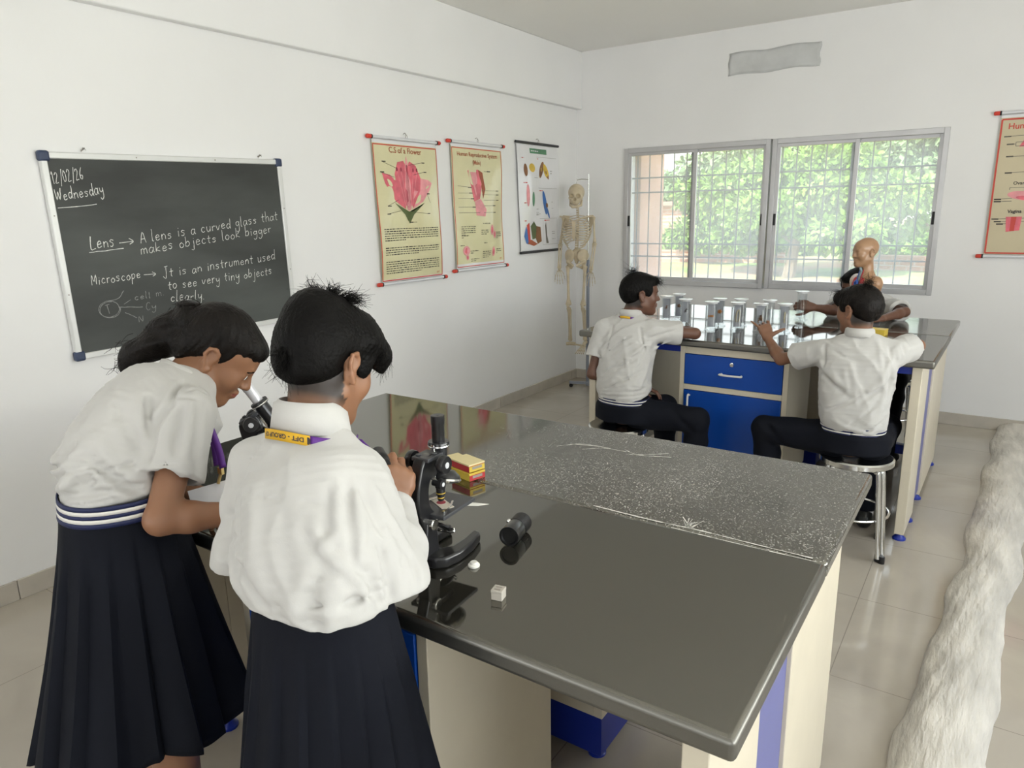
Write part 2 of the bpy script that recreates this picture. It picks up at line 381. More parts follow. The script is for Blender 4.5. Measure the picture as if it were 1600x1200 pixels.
def skirting(name, a, b, nrm, lab):
    mb = MB(); a = np.array(a); b = np.array(b); L = np.linalg.norm(b-a); d = (b-a)/L; n = np.array(nrm, float); k = int(L/.6)+1
    for i in range(k):
        p = a+d*min(L, i*.6); q = a+d*min(L, (i+1)*.6-.003)
        if np.linalg.norm(q-p) < .01: continue
        lo = np.minimum(np.minimum(p, q), np.minimum(p+n*.012, q+n*.012)); hi = np.maximum(np.maximum(p, q), np.maximum(p+n*.012, q+n*.012))
        mb.box((lo[0], lo[1], 0), (hi[0], hi[1], .088))
    struct(name, mb, 'skirting_tile', lab, bevel=.002)
skirting('baseboard_left', (0, Y0), (0, 0), (1, 0), 'beige tile skirting along the left wall')
skirting('baseboard_back', (0, 0), (X1, 0), (0, -1), 'beige tile skirting along the window wall')
pt = MB(); NX = 30
g = np.zeros((NX, 8, 3))
for i in range(NX):
    for j in range(8):
        u, v = i/(NX-1), j/7
        g[i, j] = (1.366+.678*u+.006*math.sin(9*v), -.004-.002*math.sin(u*23+v*9), 2.592+.165*v+.006*math.sin(u*11)+.006*u)
pt.grid(g, NX, 8)
struct('trim_2', pt, 'bare_plaster', 'grey unpainted plaster patch high on the window wall', solid=.006)
# windows: two aluminium units side by side, each two sashes
def window(name, x0, x1, yf, lab, latch):
    fr = MB(); w = .036; d0, d1 = yf, yf+.09
    fr.box((x0, d0, WZ0), (x0+w, d1, WZ1)).box((x1-w, d0, WZ0), (x1, d1, WZ1)).box((x0+w, d0, WZ0), (x1-w, d1, WZ0+.04)).box((x0+w, d0, WZ1-.04), (x1-w, d1, WZ1))
    o = struct(name, fr, 'aluminium', lab, bevel=.003)
    xm = (x0+x1)/2
    for k, (a, b) in enumerate(((x0+w-.004, xm+.028), (xm-.028, x1-w+.004))):
        ya = yf+.012+.03*k; s = MB(); sw = .030
        s.box((a, ya, WZ0+.036), (a+sw, ya+.026, WZ1-.036)).box((b-sw, ya, WZ0+.036), (b, ya+.026, WZ1-.036))
        s.box((a+sw, ya, WZ0+.036), (b-sw, ya+.026, WZ0+.068)).box((a+sw, ya, WZ1-.064), (b-sw, ya+.026, WZ1-.036))
        so = s.build('sash', 'aluminium', o, bevel=.002)
        MB().box((a+sw-.006, ya+.010, WZ0+.062), (b-sw+.006, ya+.014, WZ1-.058)).build('pane', 'window_glass', so)
        lx = (a+.006) if latch[k] < 0 else (b-.024)
        MB().box((lx, ya-.006, 1.44), (lx+.018, ya, 1.53)).build('latch', 'black_plastic', so, bevel=.002)
    return o
window('window_1', WX0, WXM-.004, -.028, 'left aluminium sliding window with iron bars behind it', (-1, 1))
window('window_2', WXM+.004, WX1, -.006, 'right aluminium sliding window with iron bars behind it', (-1, 1))
def grille(x0, x1, n, lab):
    g = MB()
    for i in range(n):
        x = x0+(x1-x0)*(i+.5)/n; g.tube([(x, .13, WZ0+.005), (x, .13, WZ1-.005)], .0055, 8)
    for z in (1.852, 1.728, 1.283, 1.171): g.box((x0+.002, .121, z-.006), (x1-.002, .127, z+.006))
    o = g.build('window_grille', 'grille_iron'); tag(o, lab, 'window bars', 'iron window bars')
grille(WX0, WXM, 11, 'iron bars outside the left sliding window by the skeleton')
grille(WXM, WX1, 11, 'iron bars outside the right sliding window behind the anatomy torso')
# ------------------------------------------------------------------ outside the windows
pm('mango_leaf', (.17, .30, .045), .5, var=.35, scale=2.2)
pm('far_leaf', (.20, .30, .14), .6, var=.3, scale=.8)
pm('lawn_grass', (.22, .36, .07), .9, var=.35, scale=.6)
pm('bark', (.20, .15, .10), .9, var=.3, scale=6, bump=.4)
pm('plastered_brick', (.55, .33, .24), .9, var=.15, scale=2)
pm('far_roof', (.42, .25, .20), .8, var=.1)
pm('red_leaf', (.30, .10, .08), .6, var=.3)
def ground_mat():
    m, nt, b = nmat('ground'); N = nt.nodes; L = nt.links
    tc = N.new('ShaderNodeTexCoord'); nz = N.new('ShaderNodeTexNoise'); nz.inputs['Scale'].default_value = .35; nz.inputs['Detail'].default_value = 9
    cr = N.new('ShaderNodeValToRGB'); e = cr.color_ramp.elements; e[0].position = .4; e[1].position = .6
    e[0].color = (.42, .25, .15, 1); e[1].color = (.22, .34, .08, 1)
    L.new(tc.outputs['Object'], nz.inputs['Vector']); L.new(nz.outputs['Fac'], cr.inputs[0]); L.new(cr.outputs[0], b.inputs['Base Color']); b.inputs['Roughness'].default_value = .95
ground_mat()
def brick_mat():
    m, nt, b = nmat('brick'); N = nt.nodes; L = nt.links
    tc = N.new('ShaderNodeTexCoord'); mp = N.new('ShaderNodeMapping'); mp.inputs['Rotation'].default_value = (R(90), 0, 0)
    br = N.new('ShaderNodeTexBrick'); br.inputs['Scale'].default_value = 1; br.inputs['Brick Width'].default_value = .45; br.inputs['Row Height'].default_value = .16; br.inputs['Mortar Size'].default_value = .02
    br.inputs['Color1'].default_value = (.52, .25, .17, 1); br.inputs['Color2'].default_value = (.60, .32, .22, 1); br.inputs['Mortar'].default_value = (.62, .52, .45, 1)
    L.new(tc.outputs['Object'], mp.inputs[0]); L.new(mp.outputs[0], br.inputs['Vector']); L.new(br.outputs['Color'], b.inputs['Base Color']); b.inputs['Roughness'].default_value = .9
brick_mat()
gm = MB(); G = np.zeros((40, 40, 3))
for i in range(40):
    for j in range(40):
        x, y = -60+i*3.2, .6+j*3.2; G[i, j] = (x, y, -.5+.10*math.sin(x*.4)*math.cos(y*.35)*min(1, y/12))
gm.grid(G, 40, 40)
tag(gm.build('ground', 'ground', angle=180), 'patchy red earth and grass outside the windows', kind='structure')
def leaves(cl, n, size, seed):
    """cl: list of (centre, radii); leaf blades as bent quads on and in the clumps"""
    r = np.random.RandomState(seed); w = np.array([c[1][0]*c[1][1] for c in cl], float); ks = r.choice(len(cl), n, p=w/w.sum())
    d = r.normal(size=(n, 3)); d /= np.linalg.norm(d, axis=1)[:, None]; rad = r.uniform(.55, 1.03, n)**.6
    P = np.array([cl[k][0] for k in ks])+d*np.array([cl[k][1] for k in ks])*rad[:, None]
    a = d*.5+r.normal(size=(n, 3))*.55+np.array((0, 0, -.35)); a /= np.linalg.norm(a, axis=1)[:, None]
    b = np.cross(a, r.normal(size=(n, 3))); b /= np.linalg.norm(b, axis=1)[:, None]; c = np.cross(a, b)
    L = size*r.uniform(.6, 1.3, n)[:, None]; W = L*.26
    v = np.stack((P, P+a*L*.5+b*W+c*L*.05, P+a*L, P+a*L*.5-b*W+c*L*.05), 1).reshape(-1, 3)
    return v, [(4*i, 4*i+1, 4*i+2, 4*i+3) for i in range(n)]
def tree(name, label, base, hgt, crown, n, size, seed, leaf='mango_leaf', trunk_r=.16, lean=0.3):
    r = random.Random(seed); t = thing(name, label, 'tree', base, 0, None); cx, cy, cz, rx, ry, rz = crown; cl = []
    for k in range(26):
        a = r.uniform(0, 6.28); q = r.uniform(.2, .92); h = r.uniform(-.75, .9)
        s = math.sqrt(max(.05, 1-h*h)); cl.append(((cx+rx*q*s*math.cos(a), cy+ry*q*s*math.sin(a), cz+rz*h*.8), (rx*.34, ry*.34, rz*.34)))
    v, f = leaves(cl, n, size, seed); o = MB().add(v, f).build('foliage', leaf, t, angle=180)
    m = MB(); m.tube(smoothline([(0, 0, -.1), (lean*.3, 0, hgt*.3), (lean*.5, .1, hgt*.55)]), [trunk_r*q for q in np.linspace(1.2, .8, 13)], 8)
    for k in range(7):
        e = cl[k*3][0]; s0 = (lean*.5, .1, hgt*.5); m.tube(smoothline([s0, ((s0[0]+e[0])/2, (s0[1]+e[1])/2, (s0[2]+e[2])/2-.1), e]), list(np.linspace(trunk_r*.6, .03, 13)), 6)
    m.build('trunk', 'bark', t)
    return t
tree('mango_tree', 'broad bright green mango tree filling the middle of both windows', (-2.2, 17.6, -.5), 2.0, (-.2, 1.8, 2.15, 3.5, 2.6, 1.75), 30000, .24, 3, trunk_r=.17)
tree('mango_tree', 'smaller bright green tree left of the broad mango tree', (-6.3, 22.6, -.5), 1.6, (0, 0, 1.9, 2.0, 1.6, 1.6), 9000, .25, 5, trunk_r=.12)
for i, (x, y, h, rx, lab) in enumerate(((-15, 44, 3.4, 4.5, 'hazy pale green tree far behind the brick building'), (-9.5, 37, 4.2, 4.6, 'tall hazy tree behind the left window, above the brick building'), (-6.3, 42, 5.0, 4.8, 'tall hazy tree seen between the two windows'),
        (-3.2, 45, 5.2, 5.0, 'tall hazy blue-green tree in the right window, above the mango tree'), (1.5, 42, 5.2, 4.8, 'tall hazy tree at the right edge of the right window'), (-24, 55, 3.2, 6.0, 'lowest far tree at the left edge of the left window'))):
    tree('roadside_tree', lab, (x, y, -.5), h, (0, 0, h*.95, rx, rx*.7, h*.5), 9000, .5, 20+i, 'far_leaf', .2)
def shrub(label, base, r, n, size, seed, leaf='mango_leaf', name='bush'):
    t = thing(name, label, 'bush', base); rr = random.Random(seed)
    cl = [((rr.uniform(-.6, .6)*r[0], rr.uniform(-.6, .6)*r[1], r[2]*rr.uniform(.4, .9)), (r[0]*.5, r[1]*.5, r[2]*.5)) for _ in range(9)]
    v, f = leaves(cl, n, size, seed); MB().add(v, f).build('foliage', leaf, t, angle=180)
    m = MB()
    for k in range(5): m.tube([(0, 0, 0), cl[k][0]], [.03, .012], 5)
    m.build('stem', 'bark', t)
shrub('low green bush in front of the brick building, left window', (-8.6, 24.6, -.5), (1.5, .8, 1.0), 2200, .26, 41)
shrub('bright green bush at the foot of the right window bars', (.9, 24.5, -.5), (2.2, 1.0, .9), 2500, .26, 42)
shrub('green bush behind the low wall under the mango tree', (-4.2, 26.5, -.5), (1.8, .9, 1.0), 2200, .26, 43)
shrub('dark red shrub by the lawn in the right window', (-1.2, 47.5, -.5), (1.2, .9, 1.1), 1200, .3, 44, 'red_leaf')
def low_wall(a, b, h, lab):
    a = np.array(a, float); b = np.array(b, float); d = unit(b-a); n = np.array((-d[1], d[0])); t = thing('boundary_wall', lab, 'wall', (a[0], a[1], -.5))
    L = np.linalg.norm(b-a); M = (np.array(((d[0], n[0], 0), (d[1], n[1], 0), (0, 0, 1))), np.zeros(3))
    MB().box((0, -.1, -.2), (L, .1, h), M=M).build('brickwork', 'brick', t); MB().box((0, -.13, h), (L, .13, h+.07), M=M).build('coping', 'plastered_brick', t)
low_wall((-9.2, 22.0), (-3.6, 22.9), .42, 'low brick boundary wall under the mango tree')
low_wall((-.6, 21.2), (7.0, 19.2), .42, 'low brick boundary wall at the right of the right window')
b = thing('brick_building', 'flat roofed brick building at the left of the left window', 'building', (-12.6, 28.2, -.5), R(14))
MB().box((-2.2, -2.5, -.3), (3.2, 2.5, 2.25)).build('wall', 'brick', b); MB().box((-2.5, -2.8, 2.25), (3.5, 2.8, 2.45)).build('roof', 'far_roof', b, bevel=.02)
MB().box((-2.22, -2.53, 1.15), (3.22, -2.48, 1.35)).build('plaster_band', 'plastered_brick', b)
w_ = MB(); w_.box((1.2, -2.54, .5), (2.0, -2.47, 1.15)); w_.build('window', 'far_roof', b)
# own pier of this building just outside the left window
tag(MB().box((.30, .205, -.5), (.545, .75, 2.9)).build('brick_pier', 'plastered_brick', bevel=.01), 'pink plastered brick pier just outside the left edge of the left window', 'pier')
# ------------------------------------------------------------------ laboratory benches
def granite_mat():
    m, nt, b = nmat('black_granite'); N = nt.nodes; L = nt.links
    tc = N.new('ShaderNodeTexCoord'); vo = N.new('ShaderNodeTexNoise'); vo.inputs['Scale'].default_value = 260; vo.inputs['Detail'].default_value = 2
    cr = N.new('ShaderNodeValToRGB'); e = cr.color_ramp.elements; e[0].position = .45; e[0].color = (.010, .010, .010, 1); e[1].position = .75; e[1].color = (.018, .018, .017, 1)
    L.new(tc.outputs['Object'], vo.inputs['Vector']); L.new(vo.outputs['Fac'], cr.inputs[0]); L.new(cr.outputs[0], b.inputs['Base Color'])
    b.inputs['Roughness'].default_value = .045; b.inputs['IOR'].default_value = 2.5; b.inputs['Specular Tint'].default_value = (1, .97, .87, 1)
    ge = N.new('ShaderNodeNewGeometry'); sx = N.new('ShaderNodeSeparateXYZ'); L.new(ge.outputs['Normal'], sx.inputs[0])
    mr = N.new('ShaderNodeMapRange'); mr.inputs['From Min'].default_value = .80; mr.inputs['From Max'].default_value = .99; L.new(sx.outputs['Z'], mr.inputs['Value'])
    rg = N.new('ShaderNodeMapRange'); rg.inputs['To Min'].default_value = .38; rg.inputs['To Max'].default_value = .045; L.new(mr.outputs[0], rg.inputs['Value']); L.new(rg.outputs[0], b.inputs['Roughness'])
    n3 = N.new('ShaderNodeTexNoise'); n3.inputs['Scale'].default_value = 2.3; n3.inputs['Detail'].default_value = 6; L.new(tc.outputs['Object'], n3.inputs['Vector'])
    fm = N.new('ShaderNodeMath'); fm.operation = 'MULTIPLY_ADD'; fm.inputs[1].default_value = .5; fm.inputs[2].default_value = .72; L.new(n3.outputs['Fac'], fm.inputs[0])
    mu = N.new('ShaderNodeMath'); mu.operation = 'MULTIPLY'; L.new(mr.outputs[0], mu.inputs[0]); L.new(fm.outputs[0], mu.inputs[1])
    mx = N.new('ShaderNodeMix'); mx.data_type = 'RGBA'; mx.inputs['B'].default_value = (.016, .015, .012, 1); L.new(cr.outputs[0], mx.inputs['A']); L.new(mu.outputs[0], mx.inputs['Factor']); L.new(mx.outputs['Result'], b.inputs['Base Color'])
granite_mat()
def dusty_granite():
    m, nt, b = nmat('dusty_granite'); N = nt.nodes; L = nt.links
    tc = N.new('ShaderNodeTexCoord'); n1 = N.new('ShaderNodeTexNoise'); n1.inputs['Scale'].default_value = 120; n1.inputs['Detail'].default_value = 3
    n2 = N.new('ShaderNodeTexNoise'); n2.inputs['Scale'].default_value = 3.2; n2.inputs['Detail'].default_value = 4
    v = N.new('ShaderNodeTexNoise'); v.inputs['Scale'].default_value = 300; v.inputs['Detail'].default_value = 0
    r1 = N.new('ShaderNodeValToRGB'); r1.color_ramp.elements[0].position = .64; r1.color_ramp.elements[0].color = (0, 0, 0, 1); r1.color_ramp.elements[1].position = .72; r1.color_ramp.elements[1].color = (1, 1, 1, 1)
    r2 = N.new('ShaderNodeValToRGB'); r2.color_ramp.elements[0].position = .22; r2.color_ramp.elements[1].position = .72
    r3 = N.new('ShaderNodeValToRGB'); r3.color_ramp.elements[0].position = .45; r3.color_ramp.elements[1].position = .8
    sx = N.new('ShaderNodeSeparateXYZ'); mr = N.new('ShaderNodeMapRange'); mr.inputs['From Min'].default_value = -.45; mr.inputs['From Max'].default_value = .25
    for q in (n1, n2, v): L.new(tc.outputs['Object'], q.inputs['Vector'])
    L.new(tc.outputs['Object'], sx.inputs[0]); L.new(sx.outputs['X'], mr.inputs['Value'])
    L.new(v.outputs['Fac'], r1.inputs[0]); L.new(n2.outputs['Fac'], r2.inputs[0]); L.new(n1.outputs['Fac'], r3.inputs[0])
    ad = N.new('ShaderNodeMath'); ad.operation = 'MULTIPLY_ADD'; ad.inputs[1].default_value = .8; L.new(r1.outputs[0], ad.inputs[0]); 
    m3 = N.new('ShaderNodeMath'); m3.operation = 'MULTIPLY'; m3.inputs[1].default_value = .16; L.new(r3.outputs[0], m3.inputs[0]); L.new(m3.outputs[0], ad.inputs[2])
    mu = N.new('ShaderNodeMath'); mu.operation = 'MULTIPLY'; L.new(ad.outputs[0], mu.inputs[0])
    pa = N.new('ShaderNodeMath'); pa.operation = 'MULTIPLY'; L.new(r2.outputs[0], pa.inputs[0]); L.new(mr.outputs[0], pa.inputs[1]); L.new(pa.outputs[0], mu.inputs[1])
    mx = N.new('ShaderNodeMix'); mx.data_type = 'RGBA'; mx.inputs['A'].default_value = (.018, .018, .016, 1); mx.inputs['B'].default_value = (.62, .60, .56, 1)
    L.new(mu.outputs[0], mx.inputs['Factor']); L.new(mx.outputs['Result'], b.inputs['Base Color'])
    rr = N.new('ShaderNodeMapRange'); rr.inputs['To Min'].default_value = .05; rr.inputs['To Max'].default_value = .16; L.new(pa.outputs[0], rr.inputs['Value']); L.new(rr.outputs[0], b.inputs['Roughness'])
    b.inputs['IOR'].default_value = 2.5; b.inputs['Specular Tint'].default_value = (1, .97, .87, 1)
dusty_granite()
pm('cream_laminate', (.64, .58, .46), .4, var=.03)
pm('blue_laminate', (.003, .058, .34), .35, var=.06)
pm('blue_metal', (.010, .028, .27), .35, var=.06)
pm('strip_blue', (.13, .14, .34), .4, var=.05)
pm('blue_plastic', (.01, .03, .30), .3, var=.05)
pm('white_handle', (.75, .74, .70), .35, var=.02)
pm('chrome', (.72, .72, .70), .16, 1.0, var=.04)
pm('chalk_dust', (.62, .61, .57), .9, var=.2, scale=40)
def rbox(lo, hi): return MB().box(lo, hi)
def cabinet(name, label, parent_loc, rz, x0, x1, yf, yb, zt, front=-1):
    """base cabinet; its front lies at yf, its back at yb (local to the bench)"""
    xm, ym = (x0+x1)/2, (yf+yb)/2
    c, s = math.cos(rz), math.sin(rz)
    o = thing(name, label, 'cabinet', (parent_loc[0]+c*xm-s*ym, parent_loc[1]+s*xm+c*ym, 0), rz+(0 if yf < yb else math.pi))
    w, d = (x1-x0)/2, abs(yb-yf)/2; t = .026
    m = MB(); m.box((-w, -d+.004, .16), (-w+t, d, zt)).box((w-t, -d+.004, .16), (w, d, zt)).box((-w+t, d-.012, .16), (w-t, d, zt)).box((-w+t, -d+.004, .16), (w-t, d-.012, .18))
    m.box((-w+t, -d+.004, zt-.045), (w-t, -d+.03, zt)).box((-w+t, -d+.004, zt-.245), (w-t, -d+.03, zt-.215))
    m.build('carcass', 'cream_laminate', o, bevel=.002)
    MB().box((-w+.004, -d+.012, .03), (w-.004, d-.004, .16)).build('plinth', 'blue_metal', o, bevel=.002)
    q = MB().box((-w+t+.002, -d, zt-.213), (w-t-.002, -d+.018, zt-.047)).build('drawer', 'blue_laminate', o, bevel=.002)
    MB().tube(smoothline([(-.052, -d, zt-.138), (-.052, -d-.026, zt-.138), (.052, -d-.026, zt-.138), (.052, -d, zt-.138)], 4), .0055, 8).build('handle', 'white_handle', q)
    MB().lathe([(.011, 0), (.011, .004), (.006, .005), (.0001, .005)], 16, (0, -d, zt-.083), (0, -1, 0)).build('lock', 'chrome', q)
    q = MB().box((-w+t+.002, -d, .165), (w-t-.002, -d+.018, zt-.247)).build('door', 'blue_laminate', o, bevel=.002)
    MB().tube(smoothline([(-w+.062, -d, zt-.275), (-w+.062, -d-.026, zt-.275), (-w+.062, -d-.026, zt-.375), (-w+.062, -d, zt-.375)], 4), .0055, 8).build('handle', 'white_handle', q)
    for x in (-w+.04, w-.04):
        for y in (-d+.05, d-.05): MB().lathe([(.028, 0), (.028, .006), (.012, .022), (.012, .032)], 14, (x, y, 0)).build('foot', 'blue_plastic', o)
    return o
def bench(cx, cy, rz, w, d, seam, ends, cabx, cab_fy, cab_ry, lab, mats):
    """w, d half sizes of the worktop; ends: y ranges of end panel, strip, panel (local); z of the top .9"""
    o = thing('bench_frame', lab+' frame with cream end panels and blue rails', 'bench frame', (cx, cy, 0), rz)
    zt = .862; xe = w-.048
    for sx in (-1, 1):
        for (a, b2) in (ends[0], ends[2]):
            x0, x1 = (xe-.042, xe) if sx > 0 else (-xe, -xe+.042)
            MB().box((x0, a, .035), (x1, b2, zt)).build('end_panel', 'cream_laminate', o, bevel=.0025)
            for y in (a+.035, b2-.035):
                MB().lathe([(.030, 0), (.030, .008), (.016, .022), (.013, .036)], 16, (sx*(xe-.021), y, 0)).build('foot', 'blue_plastic', o)
        a, b2 = ends[1]; x0, x1 = (xe-.034, xe-.010) if sx > 0 else (-xe+.010, -xe+.034)
        MB().box((x0, a, .06), (x1, b2, zt)).build('gap_panel', 'strip_blue', o)
        x2 = (xe-.042, xe-.0345) if sx > 0 else (-xe+.0345, -xe+.042); MB().box((x2[0], a+.001, .06), (x2[1], b2-.001, zt)).build('inner_panel', 'cream_laminate', o)
    yF, yB = ends[0][0], ends[2][1]
    for y in (yF+.012, yB-.04):
        MB().box((-xe+.042, y, zt-.042), (xe-.042, y+.028, zt)).build('apron_rail', 'blue_metal', o, bevel=.002)
    ym = (ends[1][0]+ends[1][1])/2
    for z in (() if 'near' in lab else (.30,)):
        MB().box((-xe+.042, ym-.02, z), (cabx[0]-.003, ym+.02, z+.05)).build('foot_rail', 'blue_metal', o, bevel=.002)
        MB().box((cabx[1]+.003, ym-.02, z), (xe-.042, ym+.02, z+.05)).build('foot_rail', 'blue_metal', o, bevel=.002)
    c, s = math.cos(rz), math.sin(rz)
    def slab(y0, y1, label, mat):
        ym = (y0+y1)/2; pl = (cx-s*ym, cy+c*ym, .862)
        q = MB().box((-w, -(y1-y0)/2, 0), (w, (y1-y0)/2, .038)).build('worktop', mat, bevel=.010, seg=4)
        q.location = pl; q.rotation_euler = (0, 0, rz); tag(q, label, 'worktop'); return q
    q1 = slab(-d, seam-.0012, lab+' front black granite worktop slab', mats[0]); q2 = slab(seam+.0012, d, lab+' rear black granite worktop slab', mats[1])
    cabinet('base_cabinet', lab+' front base cabinet with blue drawer and door', (cx, cy), rz, cabx[0], cabx[1], cab_fy[0], cab_fy[1], zt)
    cabinet('base_cabinet', lab+' rear base cabinet on blue plinth, facing away', (cx, cy), rz, cabx[0], cabx[1], cab_ry[1], cab_ry[0], zt)
    return o
cy1 = (-5.19-4.034)/2; cx1 = (1.391+3.118)/2
bench(cx1, cy1, 0, .8635, .578, -4.612-cy1, ((-5.14-cy1, -4.86-cy1), (-4.86-cy1, -4.62-cy1), (-4.62-cy1, -4.10-cy1)),
      (1.975-cx1, 2.535-cx1), (-5.135-cy1, -4.69-cy1), (-4.41-cy1, -4.08-cy1), 'near lab bench', ('black_granite', 'dusty_granite'))
cx2, cy2 = (1.335+3.151)/2, (-2.368-.948)/2
bench(cx2, cy2, R(-1.09), .908, .71, .06, ((-.665, -.34), (-.34, -.06), (-.06, .66)),
      (1.945-cx2, 2.52-cx2), (-.665, -.19), (.15, .655), 'far lab bench', ('black_granite', 'dusty_granite'))
# white scratches of dried spill along the seam of the near bench and its right part
r_ = random.Random(5); sc = MB()
def smear(pts, w):
    p = smoothline([(x, y, .9006) for x, y in pts], 5)
    for i in range(len(p)-1):
        d = unit(p[i+1]-p[i]); n = np.array((-d[1], d[0], 0))*w*r_.uniform(.3, 1); sc.add([p[i]-n, p[i+1]-n, p[i+1]+n, p[i]+n], [(0, 1, 2, 3)])
smear([(2.60, -4.60), (2.75, -4.604), (2.86, -4.6), (2.98, -4.604), (3.09, -4.606)], .003)
smear([(2.80, -4.618), (2.95, -4.62), (3.1, -4.618)], .002)
for k in range(9): smear([(2.83+.008*r_.uniform(-1, 1), -4.60), (2.82+r_.uniform(-.02, .03), -4.57+r_.uniform(0, .025))], .0016)
for k in range(5): a = r_.uniform(2.3, 2.55); smear([(a, -4.22+r_.uniform(-.05, .05)), (a+.05, -4.21), (a+.12, -4.18+r_.uniform(-.03, .03))], .0025)
o_ = sc.build('dried_spill', 'chalk_dust'); tag(o_, 'white dried spill streaks along the seam of the near bench top', 'stain', kind='stuff')
# ------------------------------------------------------------------ people
A3 = lambda *a: np.array(a, float)
def skin_mat(name, col, lip):
    m, nt, b = nmat(name); N = nt.nodes; L = nt.links
    at = N.new('ShaderNodeAttribute'); at.attribute_name = 'tint'
    tc = N.new('ShaderNodeTexCoord'); nz = N.new('ShaderNodeTexNoise'); nz.inputs['Scale'].default_value = 14; nz.inputs['Detail'].default_value = 6
    L.new(tc.outputs['Object'], nz.inputs['Vector'])
    ml = N.new('ShaderNodeMath'); ml.operation = 'MULTIPLY_ADD'; ml.inputs[1].default_value = .16; ml.inputs[2].default_value = -.08; L.new(nz.outputs['Fac'], ml.inputs[0])
    hs = N.new('ShaderNodeHueSaturation'); hv = N.new('ShaderNodeMath'); hv.operation = 'ADD'; hv.inputs[1].default_value = 1.0; L.new(ml.outputs[0], hv.inputs[0]); L.new(hv.outputs[0], hs.inputs['Value'])
    cr = N.new('ShaderNodeValToRGB'); e = cr.color_ramp.elements; e[0].position = 0; e[0].color = (*col, 1); e[1].position = .5; e[1].color = (*lip, 1)
    a2 = N.new('ShaderNodeAttribute'); a2.attribute_name = 'stubble'; mx = N.new('ShaderNodeMix'); mx.data_type = 'RGBA'; mx.inputs['B'].default_value = (.010, .008, .007, 1)
    L.new(at.outputs['Fac'], cr.inputs[0]); L.new(cr.outputs[0], mx.inputs['A']); L.new(a2.outputs['Fac'], mx.inputs['Factor']); L.new(mx.outputs['Result'], hs.inputs['Color']); L.new(hs.outputs[0], b.inputs['Base Color'])
    b.inputs['Roughness'].default_value = .48; b.inputs['Subsurface Weight'].default_value = .12
    b.inputs['Subsurface Radius'].default_value = (.010, .004, .002); b.inputs['Subsurface Scale'].default_value = .6
skin_mat('skin_warm', (.27, .13, .070), (.26, .075, .055))
skin_mat('skin_brown', (.22, .105, .06), (.20, .06, .05))
skin_mat('skin_dark', (.13, .058, .035), (.11, .035, .03))
pm('shirt_cloth', (.50, .492, .475), .8, var=.02, scale=9, bump=.06, bscale=420, sheen=.15)
pm('navy_cloth', (.0042, .0052, .0095), .8, var=.15, scale=6, bump=.06, bscale=350, spec=.2)
pm('black_hair', (.0040, .0036, .0034), .5, var=.35, scale=30, bump=.3, bscale=180, spec=.12)
pm('brown_black_hair', (.0058, .0042, .0034), .45, var=.45, scale=40, bump=.3, bscale=160, spec=.2)
pm('eye_white', (.75, .73, .70), .2, var=.02)
pm('belt_navy', (.010, .016, .07), .6, var=.1)
pm('belt_white', (.72, .70, .66), .7, var=.05)
pm('gold_metal', (.55, .40, .17), .3, .9, var=.1)
pm('shoe_leather', (.012, .012, .012), .3, var=.2)
pm('sock_cloth', (.70, .70, .70), .9, var=.05)
pm('lanyard_yellow', (.62, .36, .02), .6, var=.05)
pm('lanyard_purple', (.10, .022, .22), .55, var=.1)
pm('card_white', (.75, .75, .78), .35, var=.03)
pm('print_dark', (.03, .025, .03), .6, var=.1)
def hframe(heading, pitch=0, roll=0):
    """columns right, forward, up of a head that faces heading and is pitched down by pitch degrees"""
    f = unit((heading[0], heading[1], 0)); r = np.array((f[1], -f[0], 0)); z = np.array((0, 0, 1.)); c, s = math.cos(R(pitch)), math.sin(R(pitch))
    fw = f*c-z*s; up = f*s+z*c; c, s = math.cos(R(roll)), math.sin(R(roll))
    r2 = r*c-up*s; u2 = up*c+r*s
    return np.stack((r2, fw, u2), 1)
def head(F, O, M, s, lids=True):
    P = lambda x, y, z: O+M@(np.array((x, y, z))*s)
    E = lambda c, r, k=0, op='u': F.ell(P(*c), np.array(r)*s, M, k*s, op)
    C = lambda a, b, ra, rb, k=0, op='u': F.cone(P(*a), P(*b), ra*s, rb*s, k*s, op)
    E((0, -.018, .036), (.073, .094, .084)); E((0, .030, -.028), (.058, .058, .085), .03); E((0, .045, .040), (.056, .043, .050), .03)
    for q in (-1, 1):
        C((q*.052, -.004, -.052), (q*.012, .062, -.092), .020, .018, .030); E((q*.037, .060, -.024), (.024, .022, .026), .025)
    E((0, .066, -.092), (.020, .018, .017), .022); C((-.030, .080, .020), (.030, .080, .020), .011, .011, .016)
    for q in (-1, 1): E((q*.031, .097, .002), (.019, .013, .012), .014, 'x')
    for q in (-1, 1): E((q*.031, .0745, .001), (.0165, .0135, .0115), .006)
    C((0, .084, .012), (0, .104, -.026), .008, .0105, .010)
    for q in (-1, 1):
        E((q*.0115, .096, -.029), (.0085, .0095, .0075), .006); E((q*.007, .101, -.0365), (.0035, .0045, .003), .003, 'x')
    C((-.019, .084, -.0555), (0, .0925, -.0525), .004, .0062, .007); C((0, .0925, -.0525), (.019, .084, -.0555), .0062, .004, .007)
    C((-.015, .084, -.0635), (0, .0905, -.0655), .005, .0072, .007); C((0, .0905, -.0655), (.015, .084, -.0635), .0072, .005, .007)
    C((-.022, .087, -.0592), (.022, .087, -.0592), .0016, .0016, .003, 'x')
    for q in (-1, 1):
        a = lambda x, y, z: (q*x, y, z)
        E(a(.0745, -.010, -.006), (.0075, .017, .029), .010)
        pts = [a(.078, .004, -.024), a(.083, -.004, -.032), a(.085, -.014, -.018), a(.087, -.026, .004), a(.086, -.024, .020), a(.083, -.010, .027), a(.079, .002, .018), a(.077, .005, .004)]
        for i in range(len(pts)-1): C(pts[i], pts[i+1], .0048, .0048, .004)
        E(a(.086, -.010, .002), (.007, .0085, .013), .004, 'x')
    return P
